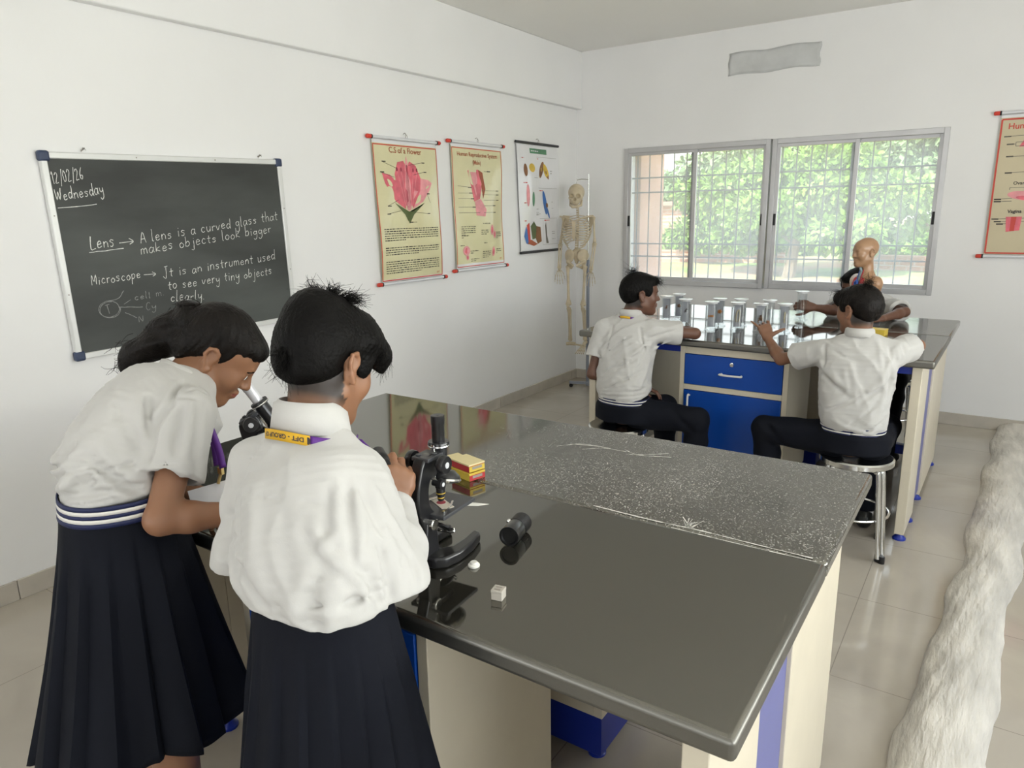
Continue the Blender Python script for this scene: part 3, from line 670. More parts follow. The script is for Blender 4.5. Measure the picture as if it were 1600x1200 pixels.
def lip_paint(O, M, s, nape=None):
    def fn(V):
        L = (V-O)@M/s; d = np.minimum(1, np.sqrt((L[:, 0]/.021)**2+((L[:, 2]+.0595)/.0105)**2+((L[:, 1]-.088)/.016)**2))
        t = .5*np.clip((1-d)*3, 0, 1); g = t*0
        if nape is not None:
            z0, z1, f = nape; g = np.clip((L[:, 2]-z0)/(z1-z0)*1.3, 0, 1)**.7*.95*(L[:, 1] < f)*(np.abs(L[:, 0]) < .0705+.02*(L[:, 1] < -.035))*(np.linalg.norm(L, axis=1) < .16)
        return t, g
    return fn
def hand(F, W, d, n, side, s=1.0, curl=None, fan=(.10, .03, -.05, -.13), thumb=None, k=.004):
    d = unit(d); n = np.asarray(n, float); n = unit(n-d*(n@d)); t = np.cross(n, d)*(1 if side == 'R' else -1); W = np.asarray(W, float)
    curl = curl or [(20, 30, 20)]*4; off = (.026, .0085, -.0095, -.0265); ln = (.078, .082, .078, .069)
    sg = ((.040, .024, .019), (.044, .028, .020), (.041, .026, .019), (.032, .020, .017)); rr = (.0085, .0088, .0084, .0074)
    for i in range(4):
        K = W+(d*ln[i]+t*off[i])*s; F.cone(W+t*off[i]*.55*s+d*.005*s, K, .0135*s, .0108*s, .010)
        if i: F.cone(K-d*.02*s, Kp-d*.02*s, .0115*s, .0115*s, .008)
        Kp = K; p = K; a = 0; e = unit(d+t*fan[i])
        for j in range(3):
            a += R(curl[i][j]); q = p+(e*math.cos(a)-n*math.sin(a))*sg[i][j]*s
            F.cone(p, q, rr[i]*s*(1-.1*j), rr[i]*s*(.9-.1*j), k if j else .008); p = q
    b = W+(d*.020+t*.020-n*.006)*s; th = thumb or ((.62, .72, -.3), (.85, .45, -.3), (.95, .25, -.25))
    for j, (L, ra, rb) in enumerate(((.040, .0145, .0105), (.029, .0105, .0092), (.023, .0092, .0074))):
        v = th[j]; q = b+unit(d*v[0]+t*v[1]+n*v[2])*L*s; F.cone(b, q, ra*s, rb*s, .010 if j == 0 else .004); b = q
def crease(F, a, b, A, w):
    """A > 0 raises a soft ridge along a-b, A < 0 presses a valley"""
    a = np.asarray(a, float); b = np.asarray(b, float); A = A*1.45; q = F.sl(np.minimum(a, b)-3*w, np.maximum(a, b)+3*w); X, Y, Z = F.xyz(q); d = b-a; L = float(d@d)
    x, y, z = X-a[0], Y-a[1], Z-a[2]; t = np.clip((x*d[0]+y*d[1]+z*d[2])/L, 0, 1); D = (x-t*d[0])**2+(y-t*d[1])**2+(z-t*d[2])**2
    F.F[q] -= (A*np.exp(-D/(w*w))*(.35+.65*np.sin(math.pi*np.clip(t*.9+.05, 0, 1)))).astype(np.float32)
def ring(c, r, f, up, ru, rv, n=48, a0=0, a1=2*math.pi, p=2.3):
    """points on a super-ellipse round c in the plane r, f; angle 0 is behind (-f), turning to the right"""
    o = []
    for a in np.linspace(a0, a1, n):
        x, y = math.sin(a), -math.cos(a); k = (abs(x)**p+abs(y)**p)**(-1/p); o.append(np.asarray(c)+r*x*k*ru+f*y*k*rv)
    return np.array(o)
def band(parent, name, c, r, f, up, ru, rv, strips, flare=0.0, wave=None):
    """belt of horizontal strips [(z0, z1, material index)] in order"""
    m = MB(); mats = ['belt_navy', 'belt_white']
    for z0, z1, mi in strips:
        g = []
        for z in (z0, z1):
            P = ring(np.asarray(c)+up*z, r, f, up, ru+flare*z, rv+flare*z, 49)
            g.append(P)
        m.grid(np.stack(g, 1), 49, 2, mi)
    return m.build(name, mats, parent, world=True, solid=.003, angle=60)
def collar(parent, c, up, r, f, R0, h=.030, gap=.35, mat='shirt_cloth', fall=.020, out=.010):
    n = 40; A = np.linspace(-math.pi+gap, math.pi-gap, n); g = np.zeros((n, 5, 3))
    for i, a in enumerate(A):
        d = r*math.sin(a)-f*math.cos(a); fr = max(0, -math.cos(a)); c0 = np.asarray(c)-up*.012*fr
        rows = ((R0+.001, -.006), (R0-.003, h*.6), (R0-.004, h-.006*fr), (R0+.004, h*.85-.006*fr), (R0+out+.004*fr, h-fall-.018*fr))
        for j, (q, z) in enumerate(rows): g[i, j] = c0+d*q+up*z
    return MB().grid(g, n, 5).build('collar', mat, parent, world=True, solid=.0025, angle=60)
def ribbon(path, ups, w, m, mi=0):
    g = np.stack([np.array([p-u*w/2 for p, u in zip(path, ups)]), np.array([p+u*w/2 for p, u in zip(path, ups)])], 1); m.grid(g, len(path), 2, mi); return m
def shoe(parent, ank, toe_dir, label=None):
    a = np.asarray(ank, float); d = unit((toe_dir[0], toe_dir[1], 0)); h = np.array((a[0], a[1], .035))-d*.03; t = h+d*.17-np.array((0, 0, .008)); s = np.array((-d[1], d[0], 0))
    F = Field(np.minimum(h, t)-.08-np.array((0, 0, .02)), np.maximum(h, t)+.09+np.array((0, 0, .06)), .006)
    F.chain([h, h+d*.07, t], [.036, .037, .032], .02); F.cone(h+(0, 0, .012), a*np.array((1, 1, 0))+np.array((0, 0, .085)), .036, .038, .02)
    F.cut((0, 0, .004), (0, 0, -1)); F.cut(h+np.array((0, 0, .055)), (0, 0, 1)); o = F.build('shoe', 'shoe_leather', parent)
    G = Field(a*np.array((1, 1, 0))+np.array((-.07, -.07, .05)), a*np.array((1, 1, 0))+np.array((.07, .07, .2)), .006)
    G.cone(np.array((a[0], a[1], .07)), np.array((a[0], a[1], .16)), .041, .042); G.build('sock', 'sock_cloth', parent)
def eyes(P, M, s, parent):
    for q in (-1, 1):
        c = P(q*.031, .0785, .0005); d = M[:, 1]; e = MB().sphere(c, .0108*s, 16).build('eye', 'eye_white', parent, world=True)
        MB().lathe([(.0001, .0006), (.0045*s, .0004), (.0052*s, -.001)], 14, c+d*.0105*s, d).build('iris', 'print_dark', e, world=True)
def brows(P, s, parent, mat='black_hair'):
    for q in (-1, 1): MB().tube(smoothline([P(q*.012, .0905, .017), P(q*.028, .092, .0225), P(q*.046, .080, .017)]), [.0012*s]+[.0026*s]*11+[.001*s], 6).build('eyebrow', mat, parent, world=True)
def skirt(parent, tc, bc, r, f, top, bot, npl=26, dep=.016, seed=1, flare=.8):
    nu, nv = npl*10, 26; g = np.zeros((nu, nv, 3)); rg = random.Random(seed); ph = [rg.uniform(-.25, .25) for _ in range(npl)]; am = [rg.uniform(.6, 1.25) for _ in range(npl)]
    tc = np.asarray(tc, float); bc = np.asarray(bc, float)
    for i in range(nu):
        a = 2*math.pi*i/nu; u = i/10.0; k = int(u) % npl; w = (u-int(u)); x, y = math.sin(a), -math.cos(a); q = (abs(x)**2.3+abs(y)**2.3)**(-1/2.3)
        saw = (w/.82 if w < .82 else (1-w)/.18)                       # knife pleats
        for j in range(nv):
            t = j/(nv-1); c = tc+(bc-tc)*t; s_ = t**flare; ru = top[0]+(bot[0]-top[0])*s_; rv = top[1]+(bot[1]-top[1])*s_
            pl = dep*min(1, max(0, (t-.07)/.25))*(.55+.9*t)*am[k]*(saw-.5)+.020*t*math.sin(3*a+seed)+.014*t*t*math.sin(7*a+2*seed+2*t)
            g[i, j] = c+r*x*(q*ru+pl)+f*y*(q*rv+pl)+np.array((0, 0, .012*t*t*math.sin(5*a+seed)))
    return MB().grid(g, nu, nv, closed_u=True).build('skirt', 'navy_cloth', parent, world=True, solid=.004, angle=50)
def hair_noise(O, M, s, amp, n, seed, crown=(0, -.05)):
    def fn(X, Y, Z):
        x = ((X-O[0])*M[0, 0]+(Y-O[1])*M[1, 0]+(Z-O[2])*M[2, 0])/s-crown[0]; y = ((X-O[0])*M[0, 1]+(Y-O[1])*M[1, 1]+(Z-O[2])*M[2, 1])/s-crown[1]
        z = ((X-O[0])*M[0, 2]+(Y-O[1])*M[1, 2]+(Z-O[2])*M[2, 2])/s; th = np.arctan2(y, x); w = sn(x, y, z, 25, seed)
        return amp*(np.sin(th*n+2.2*w+z*14)+.6*np.sin(th*n*2.3+3*w-z*20))*np.clip(np.sqrt(x*x+y*y)/.05, 0, 1)
    return fn
def base_head_body(F, J, M, s):
    O = np.asarray(J['head'], float); P = head(F, O, M, s); nk = np.asarray(J['neck'], float)
    F.cone(P(0, -.026, -.045), nk, .050*s, .052*s, .025); return O, P, nk
def limbs(F, J, s=1.0, legs=True):
    for q in 'LR':
        sh, el, wr = [np.asarray(J[n+q], float) for n in ('sh', 'el', 'wr')]
        F.cone(sh, el, .041*s, .033*s, .02); m = el+(wr-el)*.3; F.cone(el, m, .033*s, .034*s, .015); F.cone(m, wr, .034*s, .0225*s, .015); F.cone(A3(*J['neck'])-(0, 0, .03), sh, .036*s, .040*s, .03)
        if legs:
            hp, kn, an = [np.asarray(J[n+q], float) for n in ('hip', 'kn', 'an')]
            F.cone(hp, kn, .075*s, .052*s, .03); m = kn+(an-kn)*.3; F.cone(kn, m, .052*s, .050*s, .02); F.cone(m, an, .050*s, .034*s, .02)
            F.cone(an, an+np.array((0, 0, -.03)), .034*s, .03*s, .02)
    F.cone(J['pelvis'], (np.asarray(J['pelvis'])+np.asarray(J['chest']))/2, .095*s, .085*s, .04); F.cone((np.asarray(J['pelvis'])+np.asarray(J['chest']))/2, J['chest'], .080*s, .074*s, .04); F.cone(J['chest'], J['neck'], .070*s, .046*s, .03)
def bounds(J, pad, keys=None):
    A = np.array([np.asarray(J[k], float) for k in (keys or J)]); return A.min(0)-pad, A.max(0)+pad
def strands(m, P, specs, s, seed, r=.0011):
    rg = random.Random(seed)
    for (a, b, c, spread, n) in specs:
        for _ in range(n):
            j = lambda v, w=1: tuple(q+rg.gauss(0, spread*w) for q in v); k = rg.uniform(.7, 1.1)
            a2, b2, c2 = j(a, .6), j(b), j(c, 1.6); b2 = tuple(x+(y-x)*k for x, y in zip(a2, b2)); c2 = tuple(x+(y-x)*k for x, y in zip(a2, c2))
            pts = smoothline([P(*a2), P(*b2), P(*c2)], 4); m.tube(pts, list(np.linspace(r*s, r*s*.25, len(pts))), 5)
def sleeve_into(S, sh, e2, n, r0, r1, inner, k=.02):
    """short sleeve, cut square and hollow at its hem, melted into the shirt field"""
    T = Field(np.minimum(sh, e2)-.12, np.maximum(sh, e2)+.12, S.h); T.lo = S.lo+np.round((T.lo-S.lo)/S.h)*S.h; T.ax = [(T.lo[i]+np.arange(T.n[i])*T.h).astype(np.float32) for i in range(3)]
    T.cone(sh, e2+n*.05, r0, r1); T.cut(e2, n); T.cone(e2-n*.012, e2+n*.1, inner, inner+.003, 0, 'x')
    a = np.round((T.lo-S.lo)/S.h).astype(int); b = np.minimum(a+T.n, S.n); a2 = np.maximum(a, 0); q_ = tuple(slice(int(a2[i]), int(b[i])) for i in range(3)); c_ = tuple(slice(int(a2[i]-a[i]), int(b[i]-a[i])) for i in range(3))
    S.comb(q_, T.F[c_], k, 'u')
# soft folds of the shirts: (points on the cloth, height, width)
FOLDS = {
 'child': [([(2.434, -5.334, 1.186), (2.528, -5.287, 1.176)], -0.004, 0.005), ([(2.53, -5.287, 1.174), (2.545, -5.303, 1.149), (2.57, -5.323, 1.115), (2.586, -5.338, 1.075)], -0.012, 0.007), ([(2.545, -5.286, 1.153), (2.576, -5.306, 1.11), (2.588, -5.329, 1.078)], 0.01, 0.008), ([(2.557, -5.355, 1.096), (2.573, -5.346, 1.092), (2.581, -5.332, 1.092)], -0.004, 0.008), ([(2.528, -5.307, 1.164), (2.556, -5.337, 1.112), (2.545, -5.364, 1.096)], 0.008, 0.009), ([(2.519, -5.317, 1.164), (2.543, -5.345, 1.117), (2.534, -5.365, 1.102)], -0.006, 0.008), ([(2.519, -5.352, 1.127), (2.555, -5.358, 1.092), (2.579, -5.357, 1.071)], 0.007, 0.008), ([(2.509, -5.367, 1.117), (2.552, -5.371, 1.078), (2.587, -5.356, 1.055)], -0.006, 0.008), ([(2.589, -5.339, 1.065), (2.597, -5.32, 1.051), (2.598, -5.309, 1.012), (2.602, -5.308, 0.987)], -0.006, 0.009), ([(2.584, -5.351, 1.068), (2.595, -5.336, 1.044), (2.601, -5.329, 1.005)], 0.008, 0.008), ([(2.578, -5.387, 1.009), (2.589, -5.353, 0.998), (2.6, -5.315, 0.993)], 0.01, 0.009), ([(2.559, -5.384, 1.019), (2.587, -5.353, 1.018), (2.597, -5.32, 1.015)], -0.007, 0.008), ([(2.543, -5.249, 1.156), (2.566, -5.242, 1.109), (2.585, -5.215, 1.042)], 0.007, 0.008), ([(2.546, -5.27, 1.153), (2.574, -5.272, 1.106), (2.592, -5.25, 1.036)], -0.007, 0.007), ([(2.579, -5.264, 1.094), (2.59, -5.253, 1.048), (2.603, -5.262, 0.989)], 0.007, 0.008), ([(2.585, -5.285, 1.082), (2.594, -5.282, 1.04), (2.598, -5.282, 0.986)], -0.007, 0.008), ([(2.611, -5.229, 0.998), (2.591, -5.222, 1.035)], -0.007, 0.007), ([(2.351, -5.382, 1.048), (2.425, -5.412, 1.036), (2.467, -5.41, 0.998)], -0.012, 0.008), ([(2.378, -5.397, 1.025), (2.418, -5.409, 1.052)], -0.008, 0.006), ([(2.297, -5.362, 1.004), (2.362, -5.387, 1.042), (2.404, -5.401, 1.066)], 0.007, 0.007), ([(2.277, -5.353, 1.03), (2.293, -5.348, 1.037), (2.37, -5.382, 1.08)], -0.005, 0.007), ([(2.392, -5.353, 1.16), (2.429, -5.394, 1.097), (2.465, -5.412, 1.03)], 0.004, 0.012), ([(2.349, -5.354, 1.14), (2.372, -5.381, 1.089), (2.411, -5.404, 1.065)], -0.005, 0.01), ([(2.485, -5.405, 1.023), (2.535, -5.4, 1.009), (2.571, -5.389, 1.012)], 0.006, 0.01), ([(2.452, -5.351, 1.161), (2.493, -5.385, 1.1), (2.528, -5.403, 1.035)], -0.003, 0.014)],
 'girl': [([(1.932, -5.182, 1.239), (1.981, -5.241, 1.215), (1.979, -5.273, 1.177), (1.999, -5.296, 1.152)], -0.01, 0.007), ([(1.93, -5.2, 1.24), (1.967, -5.251, 1.209), (1.96, -5.275, 1.18)], 0.007, 0.008), ([(1.933, -5.259, 1.223), (1.95, -5.273, 1.192), (1.999, -5.296, 1.152), (2.019, -5.32, 1.098)], -0.01, 0.007), ([(2.011, -5.215, 1.213), (2.032, -5.238, 1.175), (2.054, -5.266, 1.124)], 0.006, 0.007), ([(2.018, -5.207, 1.205), (2.039, -5.23, 1.161), (2.056, -5.254, 1.117)], -0.006, 0.006), ([(2.019, -5.195, 1.2), (2.036, -5.216, 1.15), (2.052, -5.238, 1.109)], 0.006, 0.006), ([(2.004, -5.232, 1.203), (2.024, -5.26, 1.16), (2.045, -5.285, 1.125)], -0.005, 0.007), ([(2.026, -5.317, 1.118), (2.053, -5.288, 1.113), (2.055, -5.243, 1.1)], -0.004, 0.004), ([(1.986, -5.207, 1.232), (1.981, -5.181, 1.231), (1.995, -5.171, 1.22)], -0.005, 0.004), ([(1.943, -5.39, 1.112), (1.965, -5.376, 1.079), (1.982, -5.358, 1.053)], 0.007, 0.008), ([(1.916, -5.417, 1.115), (1.927, -5.41, 1.085), (1.948, -5.403, 1.069)], -0.006, 0.008), ([(1.951, -5.375, 1.115), (1.975, -5.356, 1.081), (1.99, -5.328, 1.055)], -0.007, 0.008), ([(1.971, -5.351, 1.105), (1.985, -5.336, 1.09), (1.989, -5.312, 1.073)], 0.007, 0.008), ([(1.923, -5.365, 1.172), (1.958, -5.36, 1.125)], 0.004, 0.012), ([(1.839, -5.274, 1.244), (1.928, -5.314, 1.199), (1.972, -5.315, 1.14)], -0.004, 0.011), ([(1.855, -5.248, 1.255), (1.936, -5.288, 1.207), (1.977, -5.3, 1.15)], 0.005, 0.01), ([(1.883, -5.391, 1.147), (1.935, -5.389, 1.129), (1.949, -5.376, 1.102)], -0.004, 0.01)],
 'boya': [([(1.614, -2.637, 0.855), (1.669, -2.628, 0.917), (1.732, -2.599, 0.976)], 0.008, 0.008), ([(1.616, -2.632, 0.816), (1.696, -2.644, 0.878), (1.777, -2.624, 0.942)], -0.007, 0.007), ([(1.624, -2.654, 0.773), (1.722, -2.658, 0.848), (1.81, -2.632, 0.909)], 0.009, 0.008), ([(1.639, -2.667, 0.735), (1.748, -2.673, 0.809), (1.833, -2.641, 0.859)], -0.008, 0.007), ([(1.652, -2.685, 0.695), (1.754, -2.683, 0.764), (1.84, -2.644, 0.81)], 0.009, 0.008), ([(1.677, -2.696, 0.665), (1.778, -2.694, 0.721), (1.852, -2.638, 0.766)], -0.008, 0.007), ([(1.695, -2.702, 0.634), (1.799, -2.697, 0.684), (1.864, -2.604, 0.713)], 0.009, 0.008), ([(1.818, -2.698, 0.652), (1.868, -2.627, 0.674)], -0.007, 0.007), ([(1.941, -2.508, 0.911), (1.875, -2.55, 0.868)], 0.008, 0.008), ([(1.989, -2.495, 0.973), (1.921, -2.549, 0.953), (1.854, -2.595, 0.928)], -0.007, 0.007), ([(1.87, -2.587, 0.843), (1.864, -2.608, 0.762), (1.853, -2.658, 0.685)], 0.008, 0.008), ([(1.851, -2.619, 0.881), (1.843, -2.643, 0.8), (1.822, -2.673, 0.736)], -0.006, 0.008), ([(1.814, -2.588, 0.984), (1.836, -2.611, 0.928), (1.856, -2.613, 0.87)], -0.008, 0.006), ([(1.659, -2.588, 0.979), (1.661, -2.627, 0.916), (1.649, -2.638, 0.866)], -0.007, 0.006), ([(1.746, -2.634, 0.924), (1.775, -2.668, 0.832), (1.799, -2.685, 0.736)], 0.004, 0.01)],
 'boyb': [([(2.969, -2.552, 0.971), (2.984, -2.583, 0.927)], -0.009, 0.006), ([(2.992, -2.54, 0.977), (3.007, -2.548, 0.931)], 0.008, 0.006), ([(3.014, -2.519, 0.983), (3.027, -2.527, 0.952)], -0.008, 0.006), ([(3.006, -2.416, 1.004), (3.028, -2.473, 0.986), (3.04, -2.492, 0.964)], 0.007, 0.006), ([(2.918, -2.535, 1.006), (2.941, -2.6, 0.934), (2.966, -2.617, 0.826)], 0.007, 0.008), ([(2.709, -2.566, 0.967), (2.716, -2.596, 0.917), (2.72, -2.616, 0.874)], -0.009, 0.006), ([(2.743, -2.588, 0.956), (2.799, -2.618, 0.929), (2.87, -2.622, 0.917)], -0.006, 0.008), ([(2.742, -2.562, 0.981), (2.81, -2.593, 0.963), (2.881, -2.599, 0.956)], 0.006, 0.008), ([(2.75, -2.634, 0.718), (2.817, -2.643, 0.762), (2.877, -2.639, 0.806)], 0.008, 0.009), ([(2.753, -2.639, 0.687), (2.839, -2.649, 0.731), (2.902, -2.637, 0.78)], -0.007, 0.008), ([(2.922, -2.643, 0.648), (2.97, -2.609, 0.71)], 0.009, 0.008), ([(2.841, -2.654, 0.62), (2.903, -2.651, 0.676), (2.949, -2.623, 0.74)], -0.008, 0.008), ([(2.779, -2.647, 0.648), (2.849, -2.654, 0.621), (2.913, -2.639, 0.604)], 0.006, 0.008), ([(2.901, -2.639, 0.596), (2.954, -2.624, 0.63), (2.994, -2.572, 0.676)], -0.008, 0.007), ([(2.599, -2.52, 0.849), (2.644, -2.54, 0.87), (2.692, -2.581, 0.906)], 0.006, 0.007), ([(2.975, -2.591, 0.822), (2.966, -2.607, 0.753), (2.959, -2.621, 0.683)], 0.007, 0.008), ([(2.988, -2.594, 0.881), (2.984, -2.588, 0.808), (2.986, -2.594, 0.738)], -0.006, 0.008), ([(2.834, -2.63, 0.9), (2.856, -2.64, 0.818), (2.872, -2.646, 0.735)], 0.004, 0.012)],
}
def folds(S, key, gain=1.0):
    for q, A, w in FOLDS[key]:
        for a, b in zip(q, q[1:]): crease(S, a, b, A*gain, w)
def wrinkle(S, d, f, A, seed):
    """thin drawn ridges that run along d"""
    d = unit(d)
    def fn(X, Y, Z):
        t = X*d[0]+Y*d[1]+Z*d[2]; x, y, z = X-d[0]*t*.72, Y-d[1]*t*.72, Z-d[2]*t*.72; n = sn(x, y, z, f, seed); return -A*(1-np.minimum(1, np.abs(n)*1.6))**2.2
    S.warp(fn, .025)
# ---------------- short haired child in long sleeves and skirt, back to the camera
def child_standing():
    f = A3(-.10, .995, 0); r = A3(.995, .10, 0); up = A3(0, 0, 1.); base = A3(2.48, -5.31, 0)
    o = thing('person', 'short haired person in long-sleeved white shirt and navy skirt, standing back to the camera', 'person', tuple(base))
    J = dict(head=(2.360, -5.160, 1.316), neck=(2.384, -5.224, 1.218), chest=(2.41, -5.25, 1.12), pelvis=(2.478, -5.31, .90),
             shR=(2.462, -5.205, 1.134), elR=(2.560, -5.224, .985), wrR=(2.450, -5.105, 1.042), shL=(2.262, -5.262, 1.148), elL=(2.276, -5.312, .985), wrL=(2.32, -5.13, .97),
             hipR=(2.55, -5.31, .84), knR=(2.555, -5.30, .47), anR=(2.555, -5.32, .085), hipL=(2.40, -5.32, .84), knL=(2.395, -5.31, .47), anL=(2.395, -5.33, .085))
    s = .865; M = hframe((-.03, 1), 24, -3); lo, hi = bounds(J, .19); lo[2] = .02
    F = Field(lo, hi, .0038); limbs(F, J, .86); O, P, nk = base_head_body(F, J, M, s)
    wr = A3(*J['wrR']); d = unit(A3(-.012, .030, .08))
    hand(F, wr, d, (.78, -.58, .25), 'R', .90, [(42, 62, 40), (48, 62, 40), (54, 60, 40), (60, 60, 40)], thumb=((.75, .45, -.5), (.9, -.1, -.6), (.75, -.3, -.7)))
    hand(F, J['wrL'], (.3, .9, -.15), (-.1, .2, 1), 'L', .90, [(15, 25, 20)]*4)
    F.build('body', 'skin_warm', o, paint=lip_paint(O, M, s, nape=(-.088, -.055, .0)))
    eyes(P, M, s, o); brows(P, s, o)
    # hair: full on top, clipped at the nape, fringe over the forehead
    H = Field(O-.17, O+.17, .0032); E = lambda c, q, k=0, op='u': H.ell(P(*c), np.array(q)*s, M, k*s, op)
    E((0, -.022, .050), (.083, .105, .087)); E((0, -.060, .008), (.073, .060, .078), .03); E((0, .035, .085), (.070, .070, .045), .03); E((-.01, -.055, .10), (.055, .05, .045), .03)
    E((.0, .092, .062), (.062, .026, .022), .02); E((.034, .102, .040), (.028, .016, .026), .02); H.cone(P(.064, .030, .062), P(.050, .092, .046), .026*s, .022*s, .03*s); H.cone(P(.050, .088, .046), P(.040, .108, .016), .020*s, .010*s, .015*s); E((-.03, .100, .040), (.03, .015, .022), .015)
    for q in (-1, 1): E((q*.066, .035, .022), (.012, .022, .040), .012)
    E((0, .100, -.045), (.066, .060, .072), .012, 'x')
    for q in (-1, 1): E((q*.090, -.012, -.018), (.022, .034, .046), .010, 'x')
    H.cut(P(0, -.07, -.060), M@unit((0, .25, -1)), .03)
    H.warp(hair_noise(O, M, s, .0009, 75, 3, (0.01, -.045)), .02)
    H.warp(lambda X, Y, Z: .0022*sn(X, Y, Z, 90, 8), .02)
    h = H.build('hair', 'black_hair', o)
    m = MB(); strands(m, P, [((-.005, -.05, .128), (-.020, -.052, .142), (-.042, -.05, .148), .009, 150), ((.012, -.045, .130), (.016, -.04, .144), (.012, -.03, .152), .008, 150), ((.02, -.02, .132), (.036, -.008, .141), (.052, .006, .141), .009, 130),
        ((-.03, -.045, .122), (-.048, -.045, .132), (-.064, -.04, .132), .008, 110), ((.035, .085, .078), (.048, .112, .050), (.046, .112, .018), .007, 160), ((-.02, .09, .078), (-.03, .115, .045), (-.03, .113, .022), .008, 120), ((.06, .04, .075), (.078, .06, .045), (.07, .07, .020), .006, 80),
        ((0, -.118, .0), (0, -.116, -.02), (0, -.104, -.045), .012, 120)], s, 4, .0008)
    m.build('loose_strands', 'black_hair', h, world=True)
    # shirt
    Sf = Field(A3(2.10, -5.48, .88), A3(2.70, -4.98, 1.31), .0042)
    pts = [A3(2.477, -5.312, .955), A3(2.474, -5.312, .990), A3(2.462, -5.302, 1.025), A3(2.438, -5.278, 1.075), A3(2.406, -5.252, 1.13), A3(2.386, -5.238, 1.17), A3(2.386, -5.226, 1.206)]
    Sf.loft(pts, [.124, .130, .136, .134, .124, .096, .060], [.090, .097, .108, .108, .102, .080, .060], r, .0)
    for q, sg in (('R', 1), ('L', -1)):
        sh, el, w = [A3(*J[n+q]) for n in ('sh', 'el', 'wr')]
        Sf.cone(nk+r*.035*sg-(0, 0, .032), sh-r*.018*sg+(0, 0, .002), .045, .041, .035); Sf.cone(sh-r*.01*sg-(0, 0, .005), el, .050, .049, .025)
        Sf.cone(el, el+(w-el)*.45, .050, .050, .02); Sf.cone(el+(w-el)*.45, el+(w-el)*.80, .048, .040, .015); Sf.cone(el+(w-el)*.78, w+(w-el)*.0, .036, .034, .006)
        cut = w-(w-el)*.02; Sf.cone(cut-(w-el)*.10, cut+(w-el)*.3, .0285, .0285, 0, 'x')
        Sf.cone(el+(w-el)*.8, el+(w-el)*.8+(w-el)*.002, .02, .02, 0)
    q0 = lambda x, y, z: A3(2.438, -5.278, 1.07)+r*x*.9+f*y+up*z*.88+A3(-.36, .34, 0)*z     # torso frame: right, forward, up
    cr = lambda a, b, A, w: crease(Sf, q0(*a), q0(*b), A, w)
    cr((-.14, -.10, .095), (.0, -.112, .088), -.0035, .005); cr((0, -.112, .088), (.145, -.095, .095), -.0035, .005)                # yoke seam
    for a, b, A, w in (((.155, -.06, .06), (.115, -.10, -.06), .010, .016), ((.135, -.075, .05), (.075, -.112, -.07), -.007, .012), ((.12, -.09, .02), (.03, -.118, -.10), .007, .018), ((.155, -.05, .0), (.10, -.10, -.12), .009, .016),
                       ((.145, -.06, -.03), (.12, -.09, -.13), -.007, .012), ((-.15, -.05, .03), (-.10, -.10, -.09), .007, .018), ((-.13, -.08, .01), (-.06, -.115, -.11), -.005, .014), ((.05, -.115, -.09), (.13, -.08, -.135), .010, .013),
                       ((.02, -.118, -.12), (.12, -.09, -.105), -.006, .010), ((-.02, -.11, .06), (-.01, -.12, -.08), .003, .02), ((-.07, -.11, .07), (-.085, -.11, -.04), -.003, .016), ((-.1, -.10, -.12), (.0, -.12, -.135), .006, .012)):
        cr(a, b, A, w)
    el, sh, w = A3(*J['elR']), A3(*J['shR']), A3(*J['wrR'])
    for t, dx, A, wd in ((.25, .05, .008, .012), (.45, .045, -.006, .010), (.6, .05, .008, .012), (.8, .045, -.006, .010), (.92, .05, .007, .011)):
        c = sh+(el-sh)*t; crease(Sf, c+A3(-.045, -.035, .02), c+A3(.05, -.03, -.035), A, wd)
    crease(Sf, sh+A3(-.045, -.05, .03), sh+A3(-.012, -.055, -.075), .008, .010); crease(Sf, sh+A3(-.03, -.055, .02), sh+A3(.01, -.05, -.05), -.005, .008)
    for t, A in ((.15, .007), (.35, -.005), (.5, .006), (.66, -.005)):
        c = el+(w-el)*t; crease(Sf, c+A3(.05, -.02, -.03), c+A3(-.02, -.05, .035), A, .011)
    e2, s2 = A3(*J['elL']), A3(*J['shL'])
    for t, A in ((.35, .006), (.55, -.005), (.75, .007), (.92, -.006), (1.0, .007)): c = s2+(e2-s2)*t; crease(Sf, c+A3(-.05, -.03, -.02), c+A3(.04, -.045, .03), A, .011)
    crease(Sf, sh+A3(-.052, -.05, -.035), sh*.45+el*.55+A3(-.050, -.035, 0), -.020, .010); crease(Sf, s2+A3(.045, -.05, -.03), s2*.3+e2*.7+A3(.048, -.02, 0), -.016, .010)
    crease(Sf, w-(w-el)*.20+A3(.04, -.03, -.02), w-(w-el)*.20+A3(-.03, -.03, .03), -.004, .005)                                       # cuff seam
    folds(Sf, 'child', .78); wrinkle(Sf, (.5, .2, -.8), 34, .0035, 3)
    Sf.warp(lambda X, Y, Z: .0022*sn(X, Y, Z*.6, 38, 5)+.0012*sn(X, Y, Z, 85, 6), .02)
    Sf.cut((2.48, -5.3, .978), (0, 0, -1)); Sf.build('shirt', 'shirt_cloth', o)
    cu = unit(A3(-.10, .16, 1)); collar(o, nk+A3(.0, -.004, .0)+cu*.006, cu, r, unit(f-cu*(f@cu)), .0560, .046, .3, fall=.050, out=.010)
    # lanyard: yellow with dark lettering behind the neck, purple at the sides
    fc = unit(f-cu*(f@cu)); m = MB(); A = np.linspace(-2.3, 2.3, 60); c0 = nk+A3(.0, -.004, .0)+cu*.008
    pos = lambda a, z, e=0: c0+(r*math.sin(a)-fc*math.cos(a))*(.0745+e+.004*max(0, -math.cos(a)))+cu*(z-.008-.010*max(0, -math.cos(a))-.012*abs(math.sin(a))**2)
    for mi, (i0, i1) in enumerate(((18, 40),)):
        ribbon([pos(a, 0) for a in A[i0:i1]], [cu]*(i1-i0), .017, m, 0)
